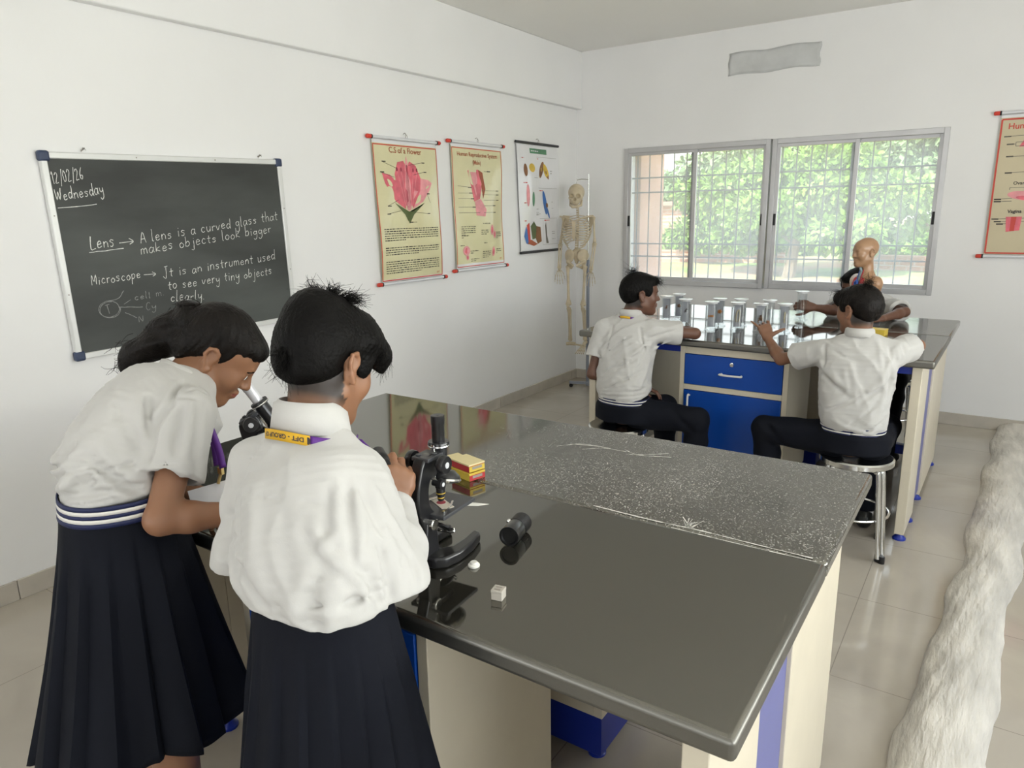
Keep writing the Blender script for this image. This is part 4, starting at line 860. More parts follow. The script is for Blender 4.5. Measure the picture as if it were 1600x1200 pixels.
    for i0, i1 in ((0, 19), (39, 60)): ribbon([pos(a, 0) for a in A[i0:i1]], [cu]*(i1-i0), .017, m, 1)
    for sg in (-1, 1):
        p0 = pos(2.3*sg, 0); p1 = A3(2.428, -5.118, 1.06)+r*.012*sg; ribbon([p0, p0*.6+p1*.4+f*.03, p1], [unit(np.cross(p1-p0, f))]*3, .017, m, 1)
    ly = m.build('lanyard', ['lanyard_yellow', 'lanyard_purple'], o, world=True, solid=.0012)
    tv, tf = text_geo('DFT - GROUP OF INSTITUTIONS', .0105, .0003); wd = tv[:, 0].max(); mt = MB(); a0 = .62
    W_ = np.array([pos(a0-x/.072, -(y-.0037), .0013) for x, y, _ in tv]); keep = [q for q in tf if max(tv[i][0] for i in q) < .082]; mt.add(W_, keep)
    mt.build('lanyard_lettering', 'print_dark', ly, world=True)
    cr_ = MB(); c = pos(.70, 0, .0014); cr_.prism([(.005*math.cos(t), .006*math.sin(t)) for t in np.linspace(0, 6.1, 14)], c, r, cu, -fc, .0006); cr_.build('lanyard_crest', 'print_dark', ly, world=True)
    # skirt, socks, shoes
    skirt(o, (2.476, -5.312, .996), (2.492, -5.325, .47), r, f, (.116, .081), (.190, .155), 18, .013, 2, 1.0)
    for q in 'LR': shoe(o, J['an'+q], f)
    # black eyepiece held in the right hand
    e = MB(); b = A3(2.418, -5.096, 1.124); a = A3(2.378, -5.070, 1.131); d = unit(b-a)
    e.lathe([(.0001, 0), (.0125, 0), (.0135, .002), (.0135, .024), (.0145, .026), (.0145, .040), (.0125, .043), (.0125, .056), (.0001, .056)], 24, a, d)
    tag(e.build('eyepiece', 'black_plastic', angle=40), 'black eyepiece held in the raised hand of the short haired person', 'eyepiece')
child_standing()
# ---------------- girl bending to the microscope
def girl_bending():
    f = A3(.51, .86, 0); r = A3(.86, -.51, 0); up = A3(0, 0, 1.); base = A3(1.86, -5.33, 0)
    o = thing('person', 'person with dark wavy ponytail and navy pleated skirt, bending to look into the left microscope', 'person', tuple(base))
    J = dict(head=(1.858, -5.042, 1.268), neck=(1.848, -5.130, 1.216), chest=(1.835, -5.185, 1.16), pelvis=(1.862, -5.31, .97),
             shR=(1.968, -5.200, 1.180), elR=(2.032, -5.322, 1.006), wrR=(2.098, -5.160, .978), shL=(1.731, -5.060, 1.18), elL=(1.750, -5.130, .995), wrL=(1.862, -5.165, .975),
             hipR=(1.915, -5.335, .88), knR=(2.005, -5.345, .50), anR=(2.02, -5.36, .085), hipL=(1.815, -5.285, .88), knL=(1.865, -5.31, .48), anL=(1.86, -5.32, .085))
    s = .90; M = hframe((.68, .73), 43, 0); lo, hi = bounds(J, .20); lo[2] = .02
    F = Field(lo, hi, .0038); limbs(F, J, .88); O, P, nk = base_head_body(F, J, M, s)
    hand(F, J['wrR'], (.2, .9, -.1), (.2, .1, 1), 'R', .9, [(20, 30, 20)]*4)
    hand(F, J['wrL'], (.85, .15, -.12), (-.15, -.2, 1), 'L', .9, [(40, 50, 30), (42, 55, 30), (45, 55, 35), (50, 55, 35)], thumb=((.8, .35, -.4), (.95, -.05, -.35), (.9, -.1, -.4)))
    F.build('body', 'skin_warm', o, paint=lip_paint(O, M, s)); eyes(P, M, s, o); brows(P, s, o)
    H = Field(O-A3(.34, .30, .22), O+.18, .0034); E = lambda c, q, k=0, op='u': H.ell(P(*c), np.array(q)*s, M, k*s, op)
    E((0, -.020, .040), (.079, .100, .088)); E((0, .045, .066), (.060, .052, .036), .02); E((0, -.068, .0), (.070, .050, .070), .02)
    E((0, .100, -.030), (.070, .070, .082), .010, 'x')
    for q in (-1, 1): E((q*.092, -.006, -.026), (.028, .026, .046), .010, 'x')
    E((0, .02, -.11), (.10, .062, .06), .01, 'x')
    tail = [P(0, -.085, .045), P(0, -.118, .040), A3(1.796, -5.078, 1.362), A3(1.768, -5.105, 1.328), A3(1.744, -5.132, 1.296), A3(1.724, -5.149, 1.282), A3(1.708, -5.162, 1.271), A3(1.700, -5.172, 1.262), A3(1.700, -5.174, 1.248)]
    sm = smoothline(tail, 5); rs = np.interp(np.linspace(0, 1, len(sm)), [0, .12, .3, .5, .7, .85, 1], [.030, .020, .026, .034, .024, .014, .004]); H.chain(sm, list(rs), .012)
    H.cone(P(.0, -.095, -.01), A3(1.768, -5.100, 1.290), .036, .024, .02); H.cone(A3(1.705, -5.165, 1.276), A3(1.714, -5.162, 1.242), .008, .004, .006)
    H.warp(hair_noise(O, M, s, .0011, 46, 5, (0, -.10)), .02, O-.14, O+.18)
    H.warp(lambda X, Y, Z: .006*sn(X*.35+Z*.2, Y*.35, Z, 110, 11)+.005*sn(X, Y, Z, 55, 4), .02, O-A3(.34, .30, .22), P(0, -.11, .04)+.02)
    h = H.build('hair', 'brown_black_hair', o); m = MB(); rg = random.Random(9)
    for k in range(260):
        i = rg.randrange(4, len(sm)-3); p = A3(*sm[i])+A3(rg.gauss(0, .011), rg.gauss(0, .011), rg.gauss(0, .013)); n_ = 4; L = rg.uniform(.02, .05); q = [p]; dr = unit(A3(*sm[min(i+3, len(sm)-1)])-A3(*sm[i]))
        for _ in range(n_): dr = unit(dr+A3(rg.gauss(0, .35), rg.gauss(0, .35), rg.gauss(-.05, .4))); q.append(q[-1]+dr*L/n_)
        w = smoothline(q, 3); m.tube(w, list(np.linspace(.0007, .0003, len(w))), 5)
    for arc in ([P(0, -.10, .075), P(.01, -.13, .078), P(.01, -.155, .055)], [A3(1.735, -5.13, 1.306), A3(1.708, -5.155, 1.305), A3(1.688, -5.172, 1.292)], [A3(1.71, -5.166, 1.255), A3(1.694, -5.178, 1.243), A3(1.678, -5.19, 1.247)]):
        w = smoothline(arc, 6); m.tube(w, list(np.linspace(.001, .0004, len(w))), 5)
    m.build('loose_strands', 'brown_black_hair', h, world=True)
    MB().lathe([(.022, -.006), (.026, 0), (.022, .006), (.016, 0)], 20, P(0, -.104, .042), M@unit((0, -1, .05)), closed=True).build('hair_band', 'black_plastic', h, world=True)
    # shirt with short sleeves, bloused over the belt
    Sf = Field(A3(1.58, -5.56, .90), A3(2.22, -4.88, 1.34), .0042)
    pts = [A3(1.862, -5.306, 1.038), A3(1.860, -5.306, 1.052), A3(1.852, -5.300, 1.070), A3(1.838, -5.265, 1.115), A3(1.828, -5.210, 1.165), A3(1.838, -5.168, 1.195), A3(1.848, -5.132, 1.216)]
    Sf.loft(pts, [.128, .132, .134, .132, .128, .114, .058], [.102, .106, .110, .106, .098, .086, .056], r, 0)
    Sf.cone(A3(1.842, -5.172, 1.150)+f*.03, nk+f*.012-A3(0, 0, .02), .085, .052, .03)
    for q, sg in (('R', 1), ('L', -1)):
        sh, el = A3(*J['sh'+q]), A3(*J['el'+q]); Sf.cone(nk+r*.035*sg-(0, 0, .014), sh-r*.01*sg+(0, 0, .002), .047, .046, .035)
        n = unit(el-sh); e2 = sh+(el-sh)*.62; sleeve_into(Sf, sh, e2, n, .055, .064, .047)
    q0 = lambda x, y, z: A3(1.828, -5.262, 1.118)+r*x*.92+f*y*.92*.75+A3(0, 0, -.6)*y*0+A3(.0, .80, .75)*z+A3(0, 0, -.45)*y
    for a, b, A, w in (((.15, -.03, .07), (.12, -.10, -.06), .010, .016), ((.14, -.06, .06), (.10, -.12, -.08), -.006, .012), ((.05, -.12, .06), (.06, -.14, -.07), .005, .02), ((-.02, -.13, -.05), (.12, -.11, -.11), .008, .016), ((-.1, -.10, -.06), (.02, -.14, -.12), .007, .014),
                       ((.14, -.06, -.03), (.13, -.08, -.12), .009, .014), ((.155, -.02, -.02), (.14, -.05, -.12), -.007, .012), ((.0, -.135, -.10), (.1, -.125, -.07), -.005, .012)): crease(Sf, q0(*a), q0(*b), A, w)
    sh, el = A3(*J['shR']), A3(*J['elR'])
    for dx, A in ((-.035, .007), (-.012, -.007), (.010, .007), (.035, -.006)):
        c = sh+r*.05+f*dx; crease(Sf, c+A3(0, 0, .02), c+(el-sh)*.6+f*dx*.3, A, .010)
    crease(Sf, sh+r*.02-f*.055+A3(0, 0, .055), sh+r*.045+f*.055+A3(0, 0, .03), -.0035, .004)
    folds(Sf, 'girl'); wrinkle(Sf, (.3, .4, -.8), 34, .003, 7)
    Sf.warp(lambda X, Y, Z: .0022*sn(X, Y, Z*.6, 36, 15)+.0012*sn(X, Y, Z, 80, 16), .02)
    Sf.build('shirt', 'shirt_cloth', o)
    cu = unit(A3(.18, .62, 1)); fc = unit(f-cu*(f@cu)); rc = np.cross(fc, cu); collar(o, nk+A3(.0, -.0, .006), cu, rc, fc, .056, .030, .4, fall=.030, out=.008)
    # purple lanyard: round the neck, then hanging down to the card in the left hand
    m = MB(); A = np.linspace(-2.0, 2.0, 50); c0 = nk+A3(0, 0, .006)
    pos = lambda a: c0+(rc*math.sin(a)-fc*math.cos(a))*.0715-cu*(.002+.012*abs(math.sin(a))**2)
    ribbon([pos(a) for a in A], [cu]*50, .017, m, 0)
    g_ = MB(); 
    card = A3(1.95, -5.168, .982)
    for sg in (-1, 1):
        p0 = pos(2.0*sg); p1 = A3(1.950, -5.130, 1.040)+rc*.006*sg+fc*.006*sg; pm_ = p0*.45+p1*.55+fc*.012-A3(0, 0, .015); pts = smoothline([p0, pm_, p1], 6)
        ribbon(pts, [unit(np.cross(p1-p0, A3(.8, -.6, .2)))]*len(pts), .015, m, 0)
    m.box((-.007, -.003, -.012), (.007, .003, .002), 1, (np.eye(3), A3(1.950, -5.130, 1.035))); m.tube([A3(1.950, -5.130, 1.025), A3(1.950, -5.14, 1.003)], .003, 8, 1)
    ly = m.build('lanyard', ['lanyard_purple', 'gold_metal'], o, world=True, solid=.0012)
    cv = MB(); ex, ey = unit(A3(.45, .85, .12)), unit(A3(.55, -.35, -.62)); ez = unit(np.cross(ex, ey)); ey = np.cross(ez, ex)
    cv.prism([(-.045, -.03), (.045, -.03), (.045, .03), (-.045, .03)], A3(1.955, -5.160, .980), ex, ey, ez, .002); ic = cv.build('identity_card', 'card_white', ly, world=True)
    cp = MB(); cp.prism([(-.03, -.022), (.03, -.022), (.03, -.008), (-.03, -.008)], A3(1.955, -5.160, .980)+ez*.0016, ex, ey, ez, .0006); 
    skirt(o, (1.858, -5.310, 1.015), (1.925, -5.362, .545), r, f, (.130, .106), (.200, .190), 17, .016, 5, 1.25)
    band(o, 'belt', (1.860, -5.308, 1.000), r, f, unit(A3(.06, .09, 1)), .137, .113, [(0, .010, 0), (.010, .018, 1), (.018, .026, 0), (.026, .034, 1), (.034, .043, 0)])
    c = A3(1.860, -5.308, 1.002)-f*.080-r*.105; bk = MB(); bk.box((-.006, -.012, .0), (.006, .012, .045), 0, (np.stack((f, r, up), 1), c-r*.006)); bk.build('belt_adjuster', 'gold_metal', o, world=True, bevel=.002)
    for q in 'LR': shoe(o, J['an'+q], f)
girl_bending()
# ---------------- seated pupils at the far bench
def short_hair(o, O, P, M, s, seed, mat='black_hair', fringe=0.0, top=1.0):
    H = Field(O-.15, O+.15, .0036); E = lambda c, q, k=0, op='u': H.ell(P(*c), np.array(q)*s, M, k*s, op)
    E((0, -.020, .042), (.080, .101, .087*top)); E((0, -.060, .010), (.071, .058, .068), .03); E((0, .040, .074), (.064, .058, .036), .02)
    if fringe: E((.0, .088, .060), (.058, .024, .022+fringe), .02); E((-.045, .075, .05), (.02, .02, .03), .02)
    for q in (-1, 1): E((q*.064, .032, .030), (.012, .022, .036), .012)
    E((0, .104, -.045), (.068, .060, .084), .010, 'x')
    for q in (-1, 1): E((q*.092, -.008, -.020), (.026, .032, .046), .010, 'x')
    H.cut(P(0, -.07, -.052), M@unit((0, .3, -1)), .01); H.warp(hair_noise(O, M, s, .0012, 60, seed, (.01, -.04)), .02); H.warp(lambda X, Y, Z: .0018*sn(X, Y, Z, 95, seed), .02)
    h = H.build('hair', mat, o); m = MB(); sp = [((0, -.05, .124*top), (-.01, -.055, .127*top), (-.02, -.06, .126*top), .02, 90), ((.03, .06, .092), (.04, .09, .08), (.045, .10, .06), .012, 60), ((-.03, .06, .092), (-.04, .09, .08), (-.045, .10, .06), .012, 60)]
    strands(m, P, sp, s, seed, .0008); m.build('loose_strands', mat, h, world=True)
def seated(name_label, base, J, s, face, body_r, skin, pts, ru, rv, hands, sleeve=.62, hair=None, stool_top=None, creases=(), belt=None, cut=None, seed=1, lan=True, fold=None):
    o = thing('person', name_label, 'person', base); r = unit(body_r); up = A3(0, 0, 1.); f = unit(np.cross(up, r)); M = hframe(*face); lo, hi = bounds(J, .19); lo[2] = .02
    F = Field(lo, hi, .0048); limbs(F, J, .86); O, P, nk = base_head_body(F, J, M, s)
    for a in hands: hand(F, *a[0], **a[1])
    F.build('body', skin, o, paint=lip_paint(O, M, s, nape=(-.078, -.045, .0))); eyes(P, M, s, o); brows(P, s, o)
    short_hair(o, O, P, M, s, seed, **(hair or {}))
    L = np.array([A3(*p) for p in pts]); lo = np.minimum(L.min(0), np.minimum(A3(*J['elR']), A3(*J['elL'])))-.20; hi = np.maximum(L.max(0), np.maximum(A3(*J['elR']), A3(*J['elL'])))+.20; lo[2] = L[:, 2].min()-.05; hi[2] = nk[2]+.10
    S = Field(lo, hi, .0048); S.loft(list(L), ru, rv, r, 0)
    for q, sg in (('R', 1), ('L', -1)):
        sh, el = A3(*J['sh'+q]), A3(*J['el'+q]); n = unit(el-sh); e2 = sh+(el-sh)*sleeve
        S.cone(nk+(sh-nk)*.25-(0, 0, .015), sh, .046, .046, .035)
        sleeve_into(S, sh, e2, n, .054, .066, .047)
    ctr = L[len(L)//2]
    for a, b, A, w in creases: crease(S, ctr+r*a[0]+f*a[1]+up*a[2], ctr+r*b[0]+f*b[1]+up*b[2], A, w)
    if fold: folds(S, fold, 1.1)
    wrinkle(S, (.6, .1, .7) if fold != 'boyb' else (-.5, .1, .8), 36, .005, seed)
    S.warp(lambda X, Y, Z: .0030*sn(X, Y, Z*.6, 40, seed+3)+.0016*sn(X, Y, Z, 85, seed+9), .025)
    S.build('shirt', 'shirt_cloth', o)
    ax = unit(O-nk+up*.06); cu = unit(up*.8+(nk-A3(*J['chest']))*2); fc = unit(f-cu*(f@cu)); rc = np.cross(fc, cu); collar(o, nk, cu, rc, fc, .055, .034, .3, fall=.036, out=.009)
    if lan: m = MB()
    A = np.linspace(-2.0, 2.0, 40); pos = [nk+(rc*math.sin(a)-fc*math.cos(a))*.070-cu*(.004+.014*abs(math.sin(a))**2) for a in A]
    if lan:
        ribbon(pos[:16], [cu]*16, .012, m, 1); ribbon(pos[15:25], [cu]*10, .012, m, 0); ribbon(pos[24:], [cu]*16, .012, m, 1)
        for i in (0, -1):
            p1 = A3(*J['chest'])+fc*.115+rc*(.02 if i else -.02)-up*.06; ribbon([pos[i], (pos[i]+p1)/2+fc*.02, p1], [unit(np.cross(p1-pos[i], fc))]*3, .014, m, 1)
        m.build('lanyard', ['lanyard_yellow', 'lanyard_purple'], o, world=True, solid=.0012)
    # trousers
    lo, hi = bounds(J, .16, ['pelvis', 'hipL', 'hipR', 'knL', 'knR', 'anL', 'anR']); lo[2] = .03
    T = Field(lo, hi, .0055); pv = A3(*J['pelvis']); T.loft([pv+(0, 0, -.045), pv+(0, 0, .03), pv+(0, 0, .075)], [.150, .142, .128], [.118, .112, .098], r, .02)
    for q in 'LR':
        hp, kn, an = [A3(*J[n+q]) for n in ('hip', 'kn', 'an')]; T.cone(hp, kn, .086, .064, .03); T.cone(kn, kn+(an-kn)*.3, .063, .060, .02); T.cone(kn+(an-kn)*.3, an+(0, 0, .01), .060, .048, .02)
        for k in range(3): c = kn+(hp-kn)*(.05+.13*k); crease(T, c+A3(-.05, -.06, .05), c+A3(.05, -.05, -.04), .006*(-1)**k, .014)
        for k in range(3): c = hp+(kn-hp)*(.02+.1*k); crease(T, c+A3(-.05, -.06, .07), c+A3(.06, -.05, .02), .006*(-1)**k, .014)
    T.warp(lambda X, Y, Z: .003*sn(X, Y, Z, 45, seed), .02); 
    T.build('trousers', 'navy_cloth', o)
    band(o, 'belt', pv+up*.046, r, f, up, .137, .107, [(0, .006, 0), (.006, .012, 1), (.012, .020, 0), (.020, .026, 1), (.026, .032, 0)])
    for q in 'LR': shoe(o, J['an'+q], f if q == 'R' else unit(f-r*.3))
    return o
seated('person in white shirt on a stool, left of the blue drawer, head turned right', (1.735, -2.62, 0),
    dict(head=(1.757, -2.462, 1.140), neck=(1.722, -2.50, 1.030), chest=(1.725, -2.53, .90), pelvis=(1.735, -2.60, .535), shR=(1.862, -2.525, .962), elR=(2.035, -2.385, .940), wrR=(1.868, -2.275, .940), shL=(1.590, -2.545, .955), elL=(1.552, -2.615, .715), wrL=(1.755, -2.475, .640),
         hipR=(1.815, -2.59, .525), knR=(2.115, -2.53, .515), anR=(2.09, -2.46, .10), hipL=(1.655, -2.57, .525), knL=(1.872, -2.36, .515), anL=(1.86, -2.30, .10)), .93,
    ((.80, .60), 2, 0), (.995, -.10, 0), 'skin_dark', [(1.735, -2.60, .618), (1.733, -2.602, .64), (1.728, -2.59, .68), (1.722, -2.56, .80), (1.722, -2.53, .90), (1.722, -2.515, .965), (1.722, -2.50, 1.015)],
    [.132, .140, .142, .148, .154, .138, .058], [.102, .108, .110, .108, .104, .08, .054],
    [(((1.868, -2.275, .940), (-.5, .75, .25), (.2, -.2, 1), 'R'), dict(s=.9, curl=[(25, 45, 30)]*4)), (((1.755, -2.475, .640), (.9, .3, -.15), (.1, .1, 1), 'L'), dict(s=.9, curl=[(15, 25, 20)]*4))],
    creases=[((-.14, -.06, .10), (-.02, -.11, -.05), .009, .013), ((-.12, -.08, .04), (.02, -.11, -.10), -.008, .011), ((-.10, -.09, -.01), (.05, -.115, -.14), .009, .013), ((-.13, -.06, -.05), (.03, -.115, -.18), .008, .012), ((.14, -.05, .10), (.04, -.11, .0), .009, .013), ((.13, -.07, .05), (.02, -.115, -.03), -.008, .011),
             ((.14, -.03, -.02), (.05, -.11, -.10), .008, .012), ((-.12, -.08, -.12), (.04, -.11, -.20), -.007, .010), ((-.06, -.11, .13), (-.05, -.115, .02), .005, .014), ((.07, -.105, -.12), (-.05, -.11, -.20), .008, .012)], seed=21, fold='boya')
seated('person in white shirt on a stool, right of the blue drawer, raising an open hand', (2.855, -2.53, 0),
    dict(head=(2.815, -2.452, 1.118), neck=(2.838, -2.50, 1.012), chest=(2.845, -2.525, .89), pelvis=(2.852, -2.535, .535), shR=(2.985, -2.492, .945), elR=(3.055, -2.285, .948), wrR=(2.885, -2.215, .937), shL=(2.700, -2.520, .930), elL=(2.492, -2.440, .858), wrL=(2.396, -2.335, .935),
         hipR=(2.93, -2.50, .525), knR=(2.950, -2.17, .515), anR=(2.90, -2.22, .10), hipL=(2.775, -2.53, .525), knL=(2.455, -2.500, .515), anL=(2.50, -2.45, .10)), .93,
    ((-.86, .50), 4, 0), (.995, .06, 0), 'skin_brown', [(2.852, -2.535, .618), (2.852, -2.54, .64), (2.850, -2.54, .68), (2.848, -2.535, .79), (2.845, -2.525, .89), (2.842, -2.515, .945), (2.838, -2.50, .995)],
    [.132, .140, .144, .152, .160, .145, .058], [.102, .110, .112, .108, .104, .08, .054],
    [(((2.396, -2.335, .935), (-.40, .50, .75), (.50, -.80, .35), 'L'), dict(s=.92, curl=[(22, 30, 20), (40, 35, 20), (45, 40, 25), (5, 5, 5)], fan=(.18, .04, -.12, -.62), thumb=((.45, .95, 0), (.35, .95, .05), (.30, .95, .0)))),
     (((2.885, -2.215, .937), (-.95, .30, 0), (0, 0, 1), 'R'), dict(s=.9, curl=[(10, 20, 15)]*4))],
    hair=dict(mat='brown_black_hair', fringe=.004),
    creases=[((.15, -.05, .10), (.06, -.11, .0), .009, .013), ((.14, -.06, .05), (.03, -.115, -.05), -.008, .011), ((-.15, -.05, .10), (-.05, -.11, .02), .010, .013), ((-.13, -.07, .05), (-.02, -.115, -.03), -.008, .011), ((.14, -.05, -.04), (.04, -.115, -.12), .009, .012), ((.13, -.06, -.10), (.0, -.115, -.18), .009, .012),
             ((-.13, -.07, -.08), (.0, -.115, -.15), .008, .012), ((.12, -.07, -.15), (-.03, -.115, -.20), -.008, .010), ((-.05, -.11, .11), (-.02, -.12, -.02), .005, .016), ((.13, -.06, .14), (.10, -.10, .02), .008, .010), ((-.03, -.115, -.17), (.1, -.09, -.20), .008, .011)], seed=31, fold='boyb', lan=False)
seated('person behind the anatomy torso, leaning over the far side of the bench', (2.80, -.66, 0),
    dict(head=(2.570, -.985, 1.075), neck=(2.615, -.91, .985), chest=(2.66, -.83, .90), pelvis=(2.80, -.68, .535), shR=(2.470, -.965, .955), elR=(2.50, -1.22, .950), wrR=(2.398, -1.315, .975), shL=(2.76, -.955, .955), elL=(2.885, -1.205, .962), wrL=(2.795, -1.395, .942),
         hipR=(2.72, -.68, .525), knR=(2.66, -1.05, .515), anR=(2.68, -1.0, .10), hipL=(2.87, -.70, .525), knL=(2.86, -1.02, .515), anL=(2.85, -.95, .10)), .93,
    ((-.35, -.94), 12, 0), (-.995, -.10, 0), 'skin_dark', [(2.80, -.675, .575), (2.79, -.68, .62), (2.76, -.71, .70), (2.71, -.77, .82), (2.66, -.84, .90), (2.635, -.88, .955), (2.615, -.91, .985)],
    [.132, .140, .142, .148, .152, .135, .058], [.102, .110, .112, .108, .104, .08, .054],
    [(((2.398, -1.315, .975), (-.85, -.3, .2), (.1, -.9, .4), 'R'), dict(s=.92, curl=[(40, 55, 35)]*4)), (((2.795, -1.395, .942), (-.75, -.62, -.05), (.1, -.2, 1), 'L'), dict(s=.9, curl=[(15, 25, 20)]*4))],
    sleeve=.78, creases=[((.1, .05, .1), (.0, .1, .0), .008, .012)], seed=41)
# ---------------- steel stools
def stool(label, x, y, rz, h=.455):
    t = thing('stool', label, 'stool', (x, y, 0), R(rz), 'steel stools at the far bench')
    MB().lathe([(.0001, h-.012), (.10, h-.010), (.135, h-.004), (.152, h), (.160, h-.006), (.160, h-.026), (.155, h-.030), (.150, h-.026), (.0001, h-.024)], 40).build('seat', 'chrome', t)
    for k in range(4):
        a = R(45+90*k); d = A3(math.cos(a), math.sin(a), 0); n = A3(-d[1], d[0], 0); m = MB()
        for q in (-1, 1):
            m.tube(smoothline([d*.10+n*.014*q+A3(0, 0, h-.035), d*.135+n*.0135*q+A3(0, 0, h-.040), d*.150+n*.013*q+A3(0, 0, h-.075), d*.188+n*.0125*q+A3(0, 0, .02)], 5), .0115, 10)
        l = m.build('leg', 'chrome', t); MB().tube([d*.1885+A3(0, 0, 0), d*.1875+A3(0, 0, .034)], .026, 14, ry=.015, up=n).build('rubber_foot', 'black_plastic', l, bevel=.002)
    m = MB(); q = [A3(.158*math.cos(a), .158*math.sin(a), .19) for a in np.linspace(0, 2*math.pi, 33)]; m.tube(q, .006, 8, caps=False); m.build('ring_brace', 'chrome', t)
    return t
stool('steel stool under the person left of the blue drawer', 1.715, -2.62, 12)
stool('steel stool under the person right of the blue drawer, its legs in full view', 2.875, -2.505, 8)
stool('steel stool on the window side of the far bench', 2.815, -.66, 10)
# ------------------------------------------------------------------ blackboard with chalk writing
pm('board_slate', (.052, .057, .054), .5, var=.45, scale=2.5, stretch=(1, .5, 1.6))
pm('board_rail', (.70, .71, .70), .35, .2, var=.03)
pm('corner_plastic', (.035, .05, .10), .45, var=.1)
pm('chalk', (.72, .73, .70), .95, var=.25, scale=60)
pm('faint_chalk', (.26, .27, .26), .95, var=.3, scale=60)
pm('nail_steel', (.30, .28, .25), .4, .8, var=.1)
GLY = {'a': ('.8,.8 .4,1 .05,.6 .1,.1 .45,0 .8,.5', '.85,1 .8,.3 1,0'), 'b': ('.1,2 .1,0', '.1,.6 .5,1 .85,.6 .6,.05 .1,.1'), 'c': ('.8,.8 .45,1 .1,.5 .4,0 .85,.15',), 'd': ('.8,.8 .4,1 .05,.5 .35,0 .8,.4', '.9,2 .85,.2 1,0'),
 'e': ('.1,.5 .8,.6 .55,1 .15,.7 .2,.1 .5,0 .9,.2',), 'f': ('.8,1.8 .5,2 .35,1.5 .35,-.3', '.05,1 .75,1'), 'g': ('.8,.8 .4,1 .1,.6 .4,.15 .8,.5', '.85,1 .8,-.6 .4,-1 .1,-.7'), 'h': ('.1,2 .1,0', '.1,.6 .5,1 .8,.7 .85,0'), 'i': ('.2,1 .2,0', '.2,1.4 .24,1.5'),
 'j': ('.5,1 .5,-.6 .3,-1 0,-.8', '.5,1.4 .54,1.5'), 'k': ('.1,2 .1,0', '.75,1 .15,.45 .85,0'), 'l': ('.15,2 .15,.1 .35,0',), 'm': ('.1,1 .1,0', '.1,.7 .4,1 .6,.7 .6,0', '.6,.7 .95,1 1.15,.7 1.2,0'), 'n': ('.1,1 .1,0', '.1,.6 .5,1 .8,.7 .85,0'),
 'o': ('.5,1 .1,.6 .2,.1 .6,0 .9,.5 .5,1',), 'p': ('.1,1 .1,-1', '.1,.7 .5,1 .85,.6 .5,.05 .1,.2'), 'r': ('.1,1 .15,0', '.12,.6 .4,.95 .7,.9'), 's': ('.8,.85 .4,1 .15,.75 .7,.4 .5,.02 .1,.1',), 't': ('.35,1.7 .35,.2 .6,0', '.0,1.05 .75,1.1'), 'u': ('.1,1 .15,.2 .45,0 .8,.4', '.85,1 .85,0'),
 'v': ('.05,1 .4,0 .85,1',), 'w': ('.05,1 .25,0 .5,.8 .75,0 1,1',), 'y': ('.1,1 .2,.4 .5,.3 .8,.6', '.85,1 .8,-.6 .4,-1 .1,-.7'), 'A': ('.0,0 .5,2 1,0', '.2,.75 .85,.75'), 'I': ('.2,2 .9,2.05', '.55,2 .5,.1 .2,-.1 -.1,.25'), 'L': ('.1,2 .05,.0 .9,.05',), 'M': ('.1,0 .15,2 .6,.7 1.05,2 1.15,0',),
 'W': ('.0,2 .3,0 .65,1.5 .95,0 1.35,2',), 'C': ('.9,1.7 .5,2 .1,1 .4,0 .95,.2',), 'N': ('.1,0 .1,1.8 .8,.1 .85,1.9',), '1': ('.2,1.6 .45,2 .4,0',), '2': ('.1,1.6 .45,2 .8,1.5 .1,.05 .9,.05',), '0': ('.5,2 .1,1.2 .3,.1 .75,.4 .8,1.5 .5,2',), '6': ('.75,2 .2,1 .2,.2 .6,0 .8,.6 .25,.7',), '/': ('.9,2.4 .1,-.5',), '.': ('.15,0 .2,.08',)}
WID = {'i': .45, 'l': .5, 'm': 1.35, 'w': 1.2, 'M': 1.35, 'W': 1.45, '.': .4, 'j': .7, ' ': .75, 'f': .75, 't': .8, 'r': .75, '1': .65, '/': .8}
bd = thing('blackboard', 'blackboard in aluminium frame with chalk writing on the left wall', 'blackboard', (.012, -3.936, 1.428)); bd.rotation_euler = (R(1.2), 0, 0)
BW, BH = 1.205, .872
MB().box((-.006, -BW/2+.01, -BH/2+.01), (.012, BW/2-.01, BH/2-.01)).build('writing_surface', 'board_slate', bd)
for a, b in (((-.008, -BW/2, BH/2-.026), (.020, BW/2, BH/2)), ((-.008, -BW/2, -BH/2), (.020, BW/2, -BH/2+.026)), ((-.008, -BW/2, -BH/2+.026), (.020, -BW/2+.026, BH/2-.026)), ((-.008, BW/2-.026, -BH/2+.026), (.020, BW/2, BH/2-.026))):
    MB().box(a, b).build('frame_rail', 'board_rail', bd, bevel=.004)
for y in (-1, 1):
    for z in (-1, 1):
        cy, cz = y*(BW/2-.016), z*(BH/2-.016); MB().box((-.009, cy-.022, cz-.022), (.024, cy+.022, cz+.022)).build('corner_cap', 'corner_plastic', bd, bevel=.010, seg=3)
rv = MB()
for y in (-.2, .2): rv.cyl((.020, y, BH/2-.013), (.0215, y, BH/2-.013), .003)
for z in (-.15, .18):
    for q in (-1, 1): rv.cyl((.020, q*(BW/2-.013), z), (.0215, q*(BW/2-.013), z), .003)
rv.build('rivets', 'nail_steel', bd)
for y in (-.42, .48): MB().tube([(-.012, y, BH/2+.012), (.016, y, BH/2+.020)], .003, 6).tube([(.004, y-.010, BH/2+.004), (.004, y, BH/2+.024), (.004, y+.012, BH/2+.012)], .0012, 5).build('hanging_hook', 'nail_steel', bd)
